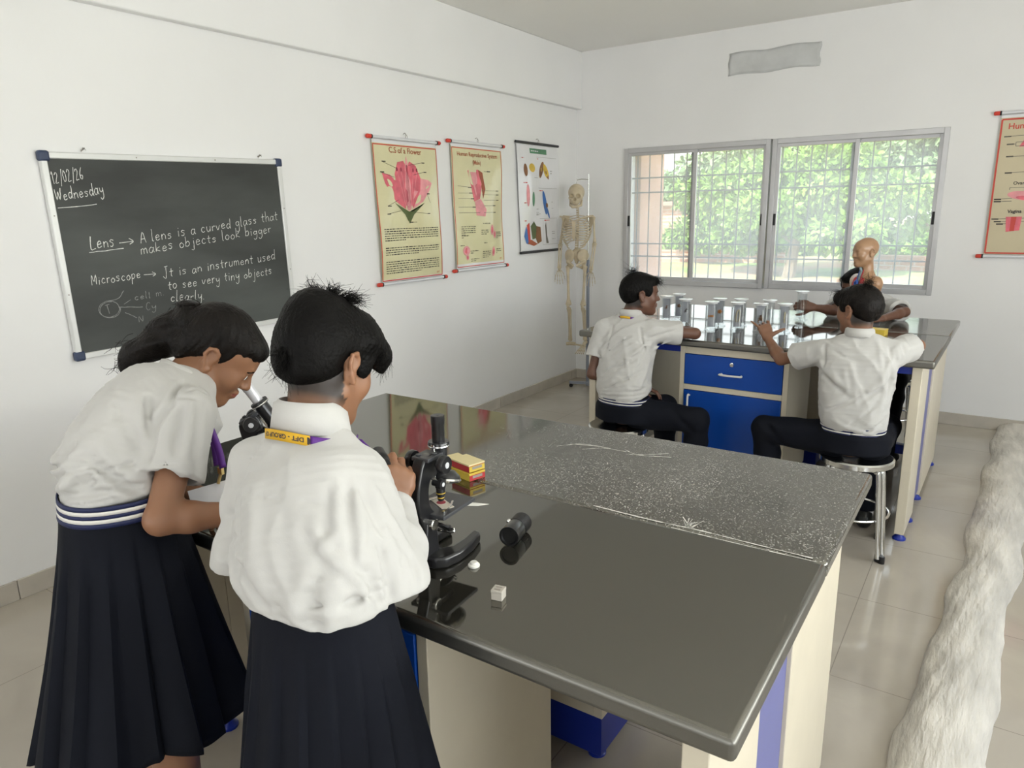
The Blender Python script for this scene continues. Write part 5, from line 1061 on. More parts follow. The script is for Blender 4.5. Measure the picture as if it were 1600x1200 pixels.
def chalk(name, strokes, w=.0030, mat='chalk', seed=0):
    m = MB(); r = random.Random(seed)
    for st in strokes:
        p = [np.array((.0126, q[0], q[1])) for q in smoothline([(a, b) for a, b in st], 4)]
        if len(p) < 2: continue
        for i in range(len(p)): p[i] = p[i]+np.array((0, r.gauss(0, .0004), r.gauss(0, .0004)))
        m.tube(p, [w*r.uniform(.7, 1.1)*.5 for _ in p], 5, ry=.0004, up=(1, 0, 0))
    return m.build(name, mat, bd)
def write(txt, a, b, h, seed=0, slant=.12):
    """handwriting on the line a-b with x-height h, stretched to end at b"""
    tot = sum(WID.get(c, 1.0)+.22 for c in txt); d = np.array(b)-np.array(a); L = np.hypot(*d); d = d/L; n = np.array((-d[1], d[0])); k = L/tot; x = 0; out = []; r = random.Random(seed)
    for c in txt:
        jy = r.gauss(0, .06)*h; js = r.uniform(.9, 1.12)
        for g in GLY.get(c, ()):
            st = []
            for q in g.split():
                u, v = [float(z) for z in q.split(',')]; p = np.array(a)+d*((x+u*1.0)*k+v*h*slant)+n*(v*h*js+jy); st.append(tuple(p))
            out.append(st)
        x += WID.get(c, 1.0)+.22
    return out
ar = lambda a, b, h=.014: [[a, b], [(b[0]-h*1.3, b[1]+h), b, (b[0]-h*1.3, b[1]-h*.8)]]
chalk('chalk_date', write('12/02/26', (-.570, .307), (-.438, .331), .022, 1))
chalk('chalk_day', write('Wednesday', (-.568, .240), (-.362, .269), .024, 2)+[[(-.567, .211), (-.49, .215), (-.405, .223)]], .0034)
chalk('chalk_line', write('Lens', (-.462, .033), (-.352, .041), .028, 3)+[[(-.472, .020), (-.40, .023), (-.319, .028)]]+ar((-.335, .052), (-.270, .056)), .0036)
chalk('chalk_line', write('A lens is a curved glass that', (-.236, .045), (.551, .122), .024, 4))
chalk('chalk_line', write('makes objects look bigger', (-.244, -.004), (.499, .056), .023, 5))
chalk('chalk_line', write('Microscope', (-.486, -.121), (-.258, -.111), .021, 6)+ar((-.245, -.100), (-.189, -.101), .011))
chalk('chalk_line', write('It is an instrument used', (-.150, -.122), (.505, -.089), .024, 7))
chalk('chalk_line', write('to see very tiny objects', (-.137, -.182), (.473, -.166), .023, 8))
chalk('chalk_line', write('clearly.', (-.135, -.237), (.052, -.249), .024, 9))
el = [(-.428+.046*math.cos(t), -.234+.036*math.sin(t)) for t in np.linspace(0, 6.5, 16)]
chalk('chalk_cell_drawing', [el, [(a*1.0+.004, b-.004) for a, b in el[3:]], [(-.436, -.215), (-.43, -.255)], [(-.444, -.216), (-.424, -.213)], [(-.436, -.198), (-.38, -.192), (-.350, -.160)], [(-.36, -.222), (-.325, -.205)], [(-.385, -.232), (-.33, -.238), (-.275, -.246)], [(-.36, -.26), (-.33, -.278), (-.310, -.292)]]
      + write('cell m.', (-.307, -.209), (-.156, -.204), .015, 10)+write('Cy', (-.262, -.262), (-.205, -.262), .016, 11)+write('N', (-.305, -.312), (-.275, -.312), .014, 12), .0030, 'faint_chalk')
# ------------------------------------------------------------------ wall charts
pm('chart_cream', (.66, .62, .38), .22, var=.03, coat=.4)
pm('chart_white', (.74, .74, .76), .18, var=.02, coat=.5)
pm('chart_tan', (.56, .49, .33), .35, var=.03)
pm('chart_red', (.55, .055, .04), .4, var=.05)
pm('title_brown', (.36, .09, .04), .5, var=.1)
pm('petal_pink', (.66, .13, .17), .4, var=.25, scale=14)
pm('petal_light', (.74, .30, .32), .4, var=.15, scale=14)
pm('petal_dark', (.30, .03, .06), .4, var=.2, scale=18)
pm('leaf_dark', (.10, .13, .05), .5, var=.2)
pm('ink', (.035, .03, .03), .6, var=.1)
pm('ink_grey', (.16, .15, .13), .6, var=.1)
pm('art_blue', (.05, .16, .45), .4, var=.2); pm('art_yellow', (.62, .42, .05), .4, var=.2); pm('art_brown', (.22, .10, .04), .5, var=.3); pm('art_green', (.08, .22, .12), .5, var=.2)
pm('rod_white', (.70, .71, .74), .3, .2, var=.03); pm('cap_red', (.60, .05, .03), .35, var=.1); pm('rod_black', (.015, .015, .017), .35, var=.1)
INKS = ['chart_cream', 'chart_red', 'title_brown', 'petal_pink', 'petal_light', 'petal_dark', 'leaf_dark', 'ink', 'ink_grey', 'art_blue', 'art_yellow', 'art_brown', 'art_green', 'chart_white', 'cap_red']
class Chart:
    """hanging sheet; u across, v up from the lower edge; o lower left corner, eu along, n out of the wall"""
    def __init__(s, label, o, eu, n, w, h, sheet, rod, cap, seed, shear=0.0, wav=1.0):
        s.o, s.eu, s.n, s.w, s.h = [np.asarray(q, float) if np.ndim(q) else q for q in (o, eu, n, w, h)]; s.ez = A3(0, 0, 1); s.shear = shear; s.seed = seed; s.wav = wav; s.mm = {k: MB() for k in ('title_lettering', 'drawing', 'print_lines')}; s.k = 0
        s.t = thing('wall_chart', label, 'chart', tuple(s.o+s.eu*w/2)); N = 26; m = MB(); g = np.array([[s.P(w*i/N, h*j/N, 0) for j in range(N+1)] for i in range(N+1)]); m.grid(g, N+1, N+1)
        s.sheet = m.build('sheet', sheet, s.t, world=True, angle=180)
        for v, nm in ((h+.014, 'top_rod'), (-.014, 'bottom_rod')):
            a, b = s.P(-.012, v, .004, False), s.P(w+.012, v, .004, False); rd = MB().tube([a, b], .0105, 12).build(nm, rod, s.t, world=True)
            if cap:
                for p, d in ((a, -1), (b, 1)):
                    q = MB().lathe([(.0125, 0), (.0135, .003), (.0135, .030), (.010, .036), (.0001, .037)], 14, p-s.eu*d*.004, s.eu*d).build('cap', cap, rd, world=True)
                    MB().lathe([(.0138, 0), (.0138, .010)], 14, p-s.eu*d*.012, s.eu*d).build('cap_ring', 'rod_black', q, world=True)
        c = s.P(w/2, h+.014, .0, False); hk = MB(); hk.tube(smoothline([c+s.n*.004, c+s.n*.010+A3(0, 0, .022), c+s.n*.004+A3(0, 0, .040), c-s.n*.012+A3(0, 0, .036)], 5), .0018, 6)
        hk.tube(smoothline([c+s.eu*.004+s.n*.006, c+s.eu*.018+s.n*.008+A3(0, 0, .018), c+s.eu*.006+s.n*.006+A3(0, 0, .034)], 5), .0012, 6).build('hook', 'nail_steel', s.t, world=True)
    def P(s, u, v, off=0, wave=True):
        x = u/s.w; y = v/s.h; d = .016
        if wave: d += s.wav*(.010*math.sin(math.pi*y)*(.5+.5*math.sin(7*x+s.seed+1.5*y))+.012*math.sin(math.pi*y)*math.sin(3.1*x+2.2*y+s.seed*1.7)**2+.006*math.sin(math.pi*min(1, max(0, y)))*math.cos(11*x-4*y))
        return s.o+s.eu*(u+s.shear*(1-y))+s.ez*v+s.n*(d+off)
    def poly(s, m, pts, ink, off=None):
        s.k += 1; off = .0012+.00008*s.k; m = s.mm['drawing']; c = np.mean(np.array(pts), 0); vs = [s.P(*p, off) for p in pts]+[s.P(c[0], c[1], off)]; k = len(pts); m.add(vs, [(i, (i+1) % k, k) for i in range(k)], INKS.index(ink))
    def bar(s, m, a, b, w, ink, off=None):
        m = s.mm['print_lines']; off = .0014+.00008*s.k; a, b = np.array(a, float), np.array(b, float); k = max(1, int(np.linalg.norm(b-a)/.04)); d = unit(np.append(b-a, 0))[:2]; n = np.array((-d[1], d[0]))*w/2
        for i in range(k):
            p, q = a+(b-a)*i/k, a+(b-a)*(i+1)/k; m.add([s.P(*(p-n), off), s.P(*(q-n), off), s.P(*(q+n), off), s.P(*(p+n), off)], [(0, 1, 2, 3)], INKS.index(ink))
    def text(s, m, txt, u, v, size, ink, center=True, wmax=None, bold=0.0):
        m = s.mm['title_lettering']; off = .0018+.00008*s.k; tv, tf = text_geo(txt, size, bold); W = tv[:, 0].max(); k = min(1, wmax/W) if wmax else 1; m.add([s.P(u+(x-(W/2 if center else 0))*k, v+y, off) for x, y, _ in tv], tf, INKS.index(ink))
    def para(s, m, u0, u1, v, lines, seed, ink='ink', lh=.0145, th=.0055):
        r = random.Random(seed)
        for i in range(lines):
            x = u0; e = u1 if i < lines-1 else u0+(u1-u0)*r.uniform(.15, .9)
            while x < e:
                L = r.uniform(.008, .034); L = min(L, e-x); s.bar(m, (x, v-i*lh), (x+max(L, .004), v-i*lh), th*r.uniform(.7, 1.1), ink); x += L+.006
    def border(s, m, b, w, ink='chart_red', top=0.0):
        for p, q in (((b, b), (s.w-b, b)), ((b, s.h-b-top), (s.w-b, s.h-b-top)), ((b, b), (b, s.h-b-top)), ((s.w-b, b), (s.w-b, s.h-b-top))): s.bar(m, p, q, w, ink)
    def strip(s, m, v0, v1, ink, u0=0, u1=None):
        m = s.mm['print_lines']; u1 = s.w if u1 is None else u1; N = 14
        for i in range(N):
            a, b = u0+(u1-u0)*i/N, u0+(u1-u0)*(i+1)/N; m.add([s.P(a, v0, .0009), s.P(b, v0, .0009), s.P(b, v1, .0009), s.P(a, v1, .0009)], [(0, 1, 2, 3)], INKS.index(ink))
    def done(s, m):
        for k, q in s.mm.items():
            if q.n: q.build(k, INKS, s.sheet, world=True, angle=180)
def blob(cx, cy, rx, ry, k=18, rot=0, pinch=0.0):
    o = []
    for t in np.linspace(0, 2*math.pi, k, endpoint=False):
        x, y = rx*math.cos(t)*(1-pinch*math.sin(t)), ry*math.sin(t); o.append((cx+x*math.cos(rot)-y*math.sin(rot), cy+x*math.sin(rot)+y*math.cos(rot)))
    return o
# 1: section of a flower
c = Chart('chart of a red flower in section on the left wall, nearest the blackboard', (0, -2.632, 1.150), (0, 1, 0), (1, 0, 0), .615, .885, 'chart_cream', 'rod_white', 'cap_red', 1, .022)
m = MB(); c.strip(m, c.h-.020, c.h, 'chart_white'); c.strip(m, 0, .012, 'chart_white'); c.border(m, .006, .007, top=.022); c.text(m, 'C.S of a Flower', .30, .812, .050, 'title_brown', bold=.0006); cx, cy = .30, .60
for p, ink in (([(cx-.03, cy-.14), (cx-.13, cy-.09), (cx-.215, cy+.02), (cx-.235, cy+.085), (cx-.17, cy+.075), (cx-.09, cy+.02), (cx-.03, cy-.06)], 'petal_pink'), ([(cx+.03, cy-.14), (cx+.13, cy-.09), (cx+.20, cy-.02), (cx+.235, cy+.03), (cx+.20, cy+.05), (cx+.12, cy+.06), (cx+.05, cy-.03)], 'petal_light'),
    ([(cx-.04, cy-.13), (cx-.11, cy-.02), (cx-.125, cy+.08), (cx-.09, cy+.155), (cx-.03, cy+.165), (cx, cy+.12), (cx, cy-.10)], 'petal_pink'), ([(cx+.04, cy-.13), (cx+.11, cy-.02), (cx+.125, cy+.06), (cx+.09, cy+.14), (cx+.03, cy+.165), (cx, cy+.12), (cx, cy-.10)], 'petal_pink'),
    ([(cx-.015, cy-.14), (cx-.028, cy), (cx-.018, cy+.13), (cx, cy+.20), (cx+.018, cy+.13), (cx+.028, cy), (cx+.015, cy-.14)], 'petal_light'), ([(cx-.14, cy-.10), (cx-.05, cy-.155), (cx+.05, cy-.155), (cx+.14, cy-.10), (cx+.04, cy-.175), (cx, cy-.235), (cx-.04, cy-.175)], 'leaf_dark')): c.poly(m, p, ink)
for x in (-.10, -.06, .06, .095): c.poly(m, blob(cx+x, cy+.11, .008, .014), 'petal_dark'); c.bar(m, (cx+x*.3, cy-.12), (cx+x, cy+.10), .003, 'petal_light')
for x in (-.018, -.008, .004, .014): c.bar(m, (cx+x, cy-.13), (cx+x*.4, cy+.14), .0022, 'petal_dark')
c.poly(m, blob(cx, cy-.12, .022, .03), 'petal_light')
for a, b in (((.07, .755), (.20, .715)), ((.45, .76), (.32, .74)), ((.05, .69), (.17, .66)), ((.46, .70), (.36, .68)), ((.09, .48), (.2, .52)), ((.46, .43), (.34, .44)), ((.30, .375), (.36, .375)), ((.47, .56), (.50, .50)), ((.08, .43), (.22, .45))): c.bar(m, a, b, .0022, 'ink'); c.bar(m, a, (a[0]+(.035 if a[0] < .3 else .028), a[1]), .006, 'ink')
for k, v in enumerate((.335, .215, .125)): c.para(m, .04, .575, v, (6, 4, 6)[k], k+1)
c.text(m, 'DFT', .565, .022, .018, 'chart_red'); c.done(m)
# 2: second cream chart
c = Chart('cream chart with pink drawings and two-line red title, between the other two charts', (0, -1.855, 1.180), (0, 1, 0), (1, 0, 0), .620, .880, 'chart_cream', 'rod_white', 'cap_red', 3.2, .022, 1.3)
m = MB(); c.strip(m, c.h-.020, c.h, 'chart_white'); c.strip(m, 0, .03, 'chart_white'); c.border(m, .010, .006, top=.016); c.text(m, 'Human Reproductive System', .31, .800, .042, 'title_brown', wmax=.54, bold=.0005); c.text(m, '(Male)', .29, .745, .044, 'title_brown', bold=.0006)
for p, ink in (([(.16, .70), (.30, .71), (.34, .60), (.30, .50), (.22, .48), (.19, .58)], 'petal_pink'), ([(.19, .69), (.27, .69), (.29, .60), (.25, .52), (.215, .60)], 'petal_light'), ([(.30, .71), (.36, .69), (.38, .57), (.34, .50), (.33, .60)], 'title_brown'), ([(.23, .48), (.31, .50), (.37, .42), (.35, .37), (.25, .38)], 'petal_light')): c.poly(m, p, ink)
for a, b in (((.38, .70), (.46, .70)), ((.05, .59), (.19, .58)), ((.33, .56), (.56, .56)), ((.33, .53), (.56, .53)), ((.05, .54), (.2, .54)), ((.05, .50), (.22, .50)), ((.35, .49), (.56, .49)), ((.05, .44), (.24, .44)), ((.05, .40), (.50, .40)), ((.33, .45), (.5, .45))): c.bar(m, a, b, .0026, 'ink_grey'); c.bar(m, (b[0]-.04, b[1]), b, .006, 'ink')
for (x, y, rx, ry) in ((.43, .27, .022, .04), (.47, .235, .02, .03), (.13, .125, .045, .035), (.14, .075, .018, .02), (.46, .105, .02, .038)): c.poly(m, blob(x, y, rx, ry), 'petal_light'); c.poly(m, blob(x, y, rx*.6, ry*.6), 'petal_pink')
for (u0, u1, v, n) in ((.07, .24, .30, 5), (.07, .16, .235, 2), (.30, .38, .27, 3), (.50, .58, .25, 4), (.32, .42, .32, 1), (.05, .13, .165, 1), (.33, .43, .175, 1), (.18, .27, .12, 2), (.32, .42, .11, 4), (.5, .57, .12, 3), (.18, .28, .06, 2)): c.para(m, u0, u1, v, n, int(u0*100+v*1000))
c.text(m, 'DFT', .565, .040, .018, 'chart_red'); c.done(m)
# 3: white laminated chart
c = Chart('white laminated chart on black rods beside the skeleton', (0, -1.020, 1.262), (0, 1, 0), (1, 0, 0), .640, .850, 'chart_white', 'rod_black', None, 5.1, .05, 1.1)
m = MB(); c.strip(m, .785, .825, 'art_green', .19, .46)
for (u0, u1, v, ink) in ((.21, .44, .805, 'chart_white'), (.06, .14, .745, 'chart_red'), (.30, .36, .745, 'chart_red'), (.06, .12, .55, 'chart_red'), (.30, .38, .49, 'chart_red'), (.06, .13, .39, 'chart_red'), (.36, .46, .245, 'chart_red'), (.06, .10, .245, 'chart_red')): c.para(m, u0, u1, v, 1, int(v*999), ink, th=.008)
for p, ink in ((blob(.20, .67, .05, .035), 'art_yellow'), (blob(.37, .66, .03, .075, rot=-.5), 'art_brown'), (blob(.355, .64, .014, .05, rot=-.5), 'art_yellow'), (blob(.44, .65, .03, .065, rot=.5), 'art_yellow'), (blob(.455, .62, .014, .04, rot=.5), 'art_brown'), (blob(.10, .65, .025, .05), 'art_brown'), (blob(.11, .45, .022, .09), 'petal_light'), (blob(.19, .42, .02, .06), 'art_green'),
    (blob(.385, .39, .028, .10, rot=.12), 'art_blue'), (blob(.42, .32, .015, .07, rot=.5), 'art_blue'), (blob(.415, .37, .018, .02), 'art_brown'), ([(.05, .12), (.085, .06), (.12, .05), (.12, .14), (.08, .20)], 'art_blue'), ([(.09, .21), (.13, .23), (.15, .08), (.12, .06)], 'chart_red'), ([(.15, .20), (.20, .24), (.24, .20), (.24, .10), (.18, .09)], 'leaf_dark'), ([(.24, .20), (.30, .19), (.32, .07), (.26, .05), (.23, .10)], 'art_brown'), ([(.10, .06), (.16, .09), (.26, .05), (.2, .035)], 'title_brown'), ([(.37, .20), (.385, .23), (.41, .10), (.44, .05), (.40, .05)], 'ink_grey')): c.poly(m, p, ink)
for v in (.76, .51, .26): c.bar(m, (.29, v), (.60, v), .0018, 'ink_grey')
for a, b in (((.34, .25), (.34, .04)), ((.60, .25), (.60, .04)), ((.34, .04), (.60, .04))): c.bar(m, a, b, .0018, 'ink_grey')
for k in range(14): r = random.Random(k); x, y = r.choice(((.22, .6), (.5, .68), (.5, .42), (.24, .36), (.5, .15), (.14, .58))); c.para(m, x, x+.08, y-.02*r.random()*4, 1, k, 'ink_grey', th=.004)
c.done(m)
# 4: chart on the window wall, cut by the right edge of the picture
c = Chart('tan chart with red border on the window wall, right of the windows', (3.215, 0, 1.240), (1, 0, 0), (0, -1, 0), .660, .905, 'chart_tan', 'rod_white', 'cap_red', 2.0, 0, .35)
m = MB(); c.strip(m, c.h-.018, c.h, 'chart_white'); c.border(m, .008, .010, top=.020); c.text(m, 'Human Reproductive System', .345, .815, .052, 'chart_red', wmax=.60, bold=.0008)
for a, b in (((.03, .768), (.16, .772)), ((.05, .718), (.10, .718)), ((.10, .705), (.10, .73)), ((.10, .705), (.16, .705)), ((.10, .73), (.16, .73)), ((.055, .64), (.2, .64)), ((.06, .535), (.2, .54)), ((.10, .425), (.10, .44)), ((.10, .44), (.2, .44)), ((.02, .365), (.12, .37)), ((.02, .35), (.12, .352)), ((.02, .235), (.22, .24)), ((.035, .218), (.22, .218)), ((.05, .202), (.12, .204))): c.bar(m, a, b, .0035, 'ink_grey')
for a in ((.03, .768), (.05, .718), (.055, .64), (.06, .535), (.02, .365), (.02, .35), (.02, .235), (.035, .218), (.05, .202)): c.bar(m, a, (a[0]+.04, a[1]), .008, 'ink')
c.text(m, 'Ovaries', .115, .458, .030, 'ink', False, bold=.0005); c.text(m, 'Vagina', .105, .275, .030, 'ink', False, bold=.0008)
for p, ink in (([(.12, .70), (.16, .78), (.24, .80), (.30, .74), (.22, .70)], 'petal_pink'), (blob(.19, .385, .10, .03, rot=-.12), 'petal_light'), (blob(.20, .37, .06, .014, rot=-.12), 'petal_pink'), ([(.10, .25), (.19, .25), (.185, .16), (.11, .15)], 'petal_pink'), ([(.13, .25), (.16, .25), (.155, .155), (.13, .155)], 'chart_red'), (blob(.36, .60, .12, .10), 'petal_light'), (blob(.48, .3, .10, .10), 'petal_pink')): c.poly(m, p, ink)
c.para(m, .30, .62, .16, 4, 77); c.done(m)
# ------------------------------------------------------------------ plaster ridge on the floor, right
pm('rough_plaster', (.62, .585, .525), .95, var=.20, scale=15, bump=1.0, bscale=55, stretch=(1.0, .22, 1.0))
rg = MB(); NY, NA = 150, 22; G = np.zeros((NY, NA, 3)); rr = random.Random(4)
for i in range(NY):
    y = -.002-6.6*i/(NY-1); cxr = 3.553+.05*y+.012*math.sin(y*2.3)+.008*math.sin(y*7.1); w = .096+.008*math.sin(y*3.1+1)+.004*math.sin(y*9.0)
    for j in range(NA):
        t = j/(NA-1); a = math.pi*t; flare = .016*(abs(math.cos(a))**8)*(1+.5*math.sin(y*11+3*t)); n = .0016*math.sin(31*y+5*a)+.0018*math.sin(17*y-9*a)+.0010*math.sin(53*y+14*a)
        G[i, j] = (cxr-math.cos(a)*(w+flare+n), y, max(-.002, .070*math.sin(a)**.75*(1+.10*math.sin(y*2.7))+n*math.sin(a)))
rg.grid(G, NY, NA); tag(rg.build('plaster_ridge', 'rough_plaster', angle=180), 'rough white plastered ridge running along the floor at the right', 'plaster ridge')
# ------------------------------------------------------------------ skeleton on its stand
pm('bone', (.52, .44, .31), .5, var=.12, scale=18)
pm('bone_dark', (.10, .07, .05), .8, var=.1)
pm('stand_grey', (.24, .26, .31), .4, .2, var=.05)
sk = thing('skeleton', 'human skeleton model hanging on a grey stand in the room corner', 'skeleton', (.215, -.38, .40))
SO = A3(.218, -.40, 1.705); SM = hframe((.36, -.93), 2)
F = Field(SO-.15, SO+.15, .0045); E = lambda c_, q, k=0, op='u': F.ell(SO+SM@np.array(c_), np.array(q), SM, k, op)
E((0, -.020, .030), (.070, .090, .072)); E((0, .040, -.015), (.054, .045, .055), .02); E((0, .060, -.045), (.032, .030, .028), .02)
for q in (-1, 1): F.cone(SO+SM@A3(q*.055, .02, -.015), SO+SM@A3(q*.045, .068, -.015), .009, .008, .01); E((q*.029, .078, .002), (.020, .036, .018), .004, 'x')
E((0, .090, -.026), (.011, .030, .015), .003, 'x')
sku = F.build('skull', 'bone', sk)
F = Field(SO-.16, SO+.15, .0045); j_ = [SO+SM@A3(*q) for q in ((-.050, .005, -.035), (-.045, .02, -.075), (-.02, .070, -.088), (.02, .070, -.088), (.045, .02, -.075), (.050, .005, -.035))]; F.chain(j_, [.009, .011, .012, .012, .011, .009], .008)
F.build('jaw', 'bone', sku)
f_ = unit(A3(.25, -.97, 0)); r_s = A3(-f_[1], f_[0], 0)*-1; r_s = A3(f_[1], -f_[0], 0)
q_ = lambda x, y, z: A3(.212, -.385, 0)+A3(.97, .25, 0)*x+f_*y+A3(0, 0, z)                     # x to the right in the picture, y out of the chest
m = MB()
for i in range(22):
    t = i/21; z = 1.625-.42*t; y = -.045-.02*math.sin(math.pi*t*1.6); m.lathe([(.0001, -.008), (.013+.006*t, -.007), (.011+.006*t, 0), (.013+.006*t, .007), (.0001, .008)], 8, q_(0, y+.01, z)); m.tube([q_(0, y, z), q_(0, y-.028, z-.012)], .004, 5)
m.build('spine', 'bone', sk, world=True)
m = MB()
for i in range(11):
    t = i/10; z = 1.530-.021*i; w = .070+.055*math.sin(math.pi*min(1, t*.85+.1)); d = .055+.045*math.sin(math.pi*min(1, t*.8+.12)); e = i < 8
    for s_ in (-1, 1): m.tube(smoothline([q_(s_*.012, -.05, z+.012), q_(s_*w*.8, -.055, z), q_(s_*w*1.05, 0, z-.028), q_(s_*w*.75, d*.8, z-.052), q_(s_*(.02 if e else w*.55), d if e else d*.85, z-.045-(0 if e else .01))], 4), .0052, 6, ry=.004)
m.build('rib_cage', 'bone', sk, world=True)
MB().prism([(-.018, .06), (.018, .06), (.014, -.02), (.018, -.07), (0, -.11), (-.018, -.07), (-.014, -.02)], q_(0, .085, 1.435), A3(.97, .25, 0), A3(0, 0, 1), f_, .008).build('sternum', 'bone', sk, world=True, bevel=.002)
for s_ in (-1, 1):
    MB().tube(smoothline([q_(s_*.018, .075, 1.500), q_(s_*.07, .055, 1.522), q_(s_*.145, .0, 1.535)], 5), .0065, 8).build('collarbone', 'bone', sk, world=True)
    MB().prism([(0, .05), (s_*.06, .055), (s_*.075, .03), (s_*.03, -.10)], q_(s_*.075, -.062, 1.490), A3(.97, .25, 0), A3(0, 0, 1), f_, .008).build('shoulder_blade', 'bone', sk, world=True, bevel=.002)
F = Field(A3(.03, -.56, 1.06), A3(.40, -.22, 1.30), .0045)
for s_ in (-1, 1):
    F.ell(q_(s_*.062, -.005, 1.195), (.056, .018, .060), np.stack((unit(A3(.97, .25, 0)*.8+f_*s_*-.5), unit(np.cross(A3(0, 0, 1), unit(A3(.97, .25, 0)*.8+f_*s_*-.5))), A3(0, 0, 1)), 1), .01); F.cone(q_(s_*.075, .01, 1.15), q_(s_*.02, .045, 1.115), .013, .011, .012); F.cone(q_(s_*.075, -.005, 1.14), q_(s_*.05, -.02, 1.09), .017, .012, .012); F.cone(q_(s_*.05, -.02, 1.09), q_(s_*.02, .04, 1.108), .009, .009, .01)
F.cone(q_(0, -.03, 1.22), q_(0, -.02, 1.14), .042, .016, .02); F.build('pelvis', 'bone', sk)
def bone(m, a, b, r, e0=1.8, e1=1.7):
    a, b = np.asarray(a, float), np.asarray(b, float); T_ = (0, .03, .08, .18, .5, .82, .92, .97, 1); S_ = (.5*e0, e0, e0*.85, 1.05, .9, 1.05, e1*.85, e1, .5*e1); m.tube([a+(b-a)*t for t in T_], [r*q for q in S_], 10); return m
def bone_hand(m, W, d, n, s_=1):
    d = unit(d); n = unit(n); t = np.cross(n, d)*s_
    m.sphere(W+d*.008, (.016, .012, .012), 8)
    for i in range(5):
        o_ = (i-2)*.011; a = W+d*.018+t*o_*.8; b = W+d*(.065 if i else .045)+t*o_*1.7; bone(m, a, b, .0032); dd = unit(d+t*(i-2)*.10); k = (.030, .040, .043, .040, .030)[i]; bone(m, b, b+dd*k, .0028); bone(m, b+dd*k, b+dd*k*1.75-n*.004, .0024)
for s_, sh, el, wr, tip in ((-1, (.078, -.365, 1.530), (.060, -.40, 1.300), (.070, -.435, 1.085), (.082, -.445, .94)), (1, (.360, -.345, 1.532), (.383, -.365, 1.310), (.372, -.41, 1.075), (.366, -.42, .93))):
    m = MB(); bone(m, sh, el, .0095); a = m.build('arm', 'bone', sk, world=True); sh, el, wr, tip = map(lambda v: A3(*v), (sh, el, wr, tip)); m = MB(); bone(m, el+A3(.012, 0, 0), wr+A3(.010, 0, 0), .0062); bone(m, el-A3(.010, 0, 0), wr-A3(.010, 0, 0), .0066); m.build('forearm', 'bone', a, world=True)
    m = MB(); bone_hand(m, wr, tip-wr, f_, s_); m.build('hand', 'bone', a, world=True)
for hp, kn, an, toe in (((.128, -.385, 1.112), (.168, -.44, .760), (.160, -.40, .435), A3(.12, .10, -.01)), ((.292, -.365, 1.112), (.302, -.42, .760), (.312, -.40, .450), A3(.02, -.14, -.05))):
    hp, kn, an = A3(*hp), A3(*kn), A3(*an); m = MB(); bone(m, hp-(hp-kn)*0, kn, .0125, 1.7, 2.2); m.tube([hp, hp+(A3(.21, -.38, 1.125)-hp)*.35], [.010, .013], 8); l = m.build('leg', 'bone', sk, world=True)
    m = MB(); bone(m, kn-A3(0, 0, .012), an, .0105, 2.0, 1.7); bone(m, kn+A3(.018, .005, -.03), an+A3(.014, .004, 0), .0048); m.sphere(kn+f_*.026, .014, 10); m.build('shin', 'bone', l, world=True)
    m = MB(); d = unit(toe); sd = unit(np.cross(A3(0, 0, 1), d)); m.tube([an-d*.035+A3(0, 0, -.030), an+A3(0, 0, -.022), an+d*.05+A3(0, 0, -.028)], [.014, .017, .015], 10)
    for i in range(5): o_ = (i-2)*.012; bone(m, an+d*.045+sd*o_*.7+A3(0, 0, -.030), an+d*.105+sd*o_*1.3+A3(0, 0, -.042), .0045); bone(m, an+d*.108+sd*o_*1.3+A3(0, 0, -.042), an+d*.145+sd*o_*1.5+A3(0, 0, -.046), .0036)
    m.build('foot', 'bone', l, world=True)
st = thing('skeleton_stand', 'grey steel stand with pole that carries the skeleton', 'stand', (.305, -.335, 0))
MB().tube([(0, 0, .02), (0, 0, 1.16)], .014, 10).build('lower_pole', 'stand_grey', st); MB().tube([(0, 0, 1.15), (0, 0, 1.885)], .0055, 8).build('upper_pole', 'chrome', st)
MB().tube(smoothline([(0, 0, 1.84), (-.05, -.035, 1.845), (-.085, -.06, 1.838)], 4), .004, 6).tube(smoothline([(-.085, -.06, 1.86), (-.085, -.06, 1.82), (-.085, -.062, 1.80)], 4), .003, 6).build('hanger', 'chrome', st)
m = MB()
for a in (200, 320, 80): d = A3(math.cos(R(a)), math.sin(R(a)), 0); m.box((0, -.016, .035), (.165, .016, .058), 0, (np.stack((d, A3(-d[1], d[0], 0), A3(0, 0, 1)), 1), A3(0, 0, 0)))
b_ = m.build('base', 'stand_grey', st, bevel=.003)
for a in (200, 320, 80): d = A3(math.cos(R(a)), math.sin(R(a)), 0); MB().cyl(d*.15+A3(0, -.006, .0175), d*.15+A3(0, .006, .0175), .0175, n=14).tube([d*.15+A3(0, 0, .018), d*.15+A3(0, 0, .040)], .005, 6).build('castor', 'black_plastic', b_)
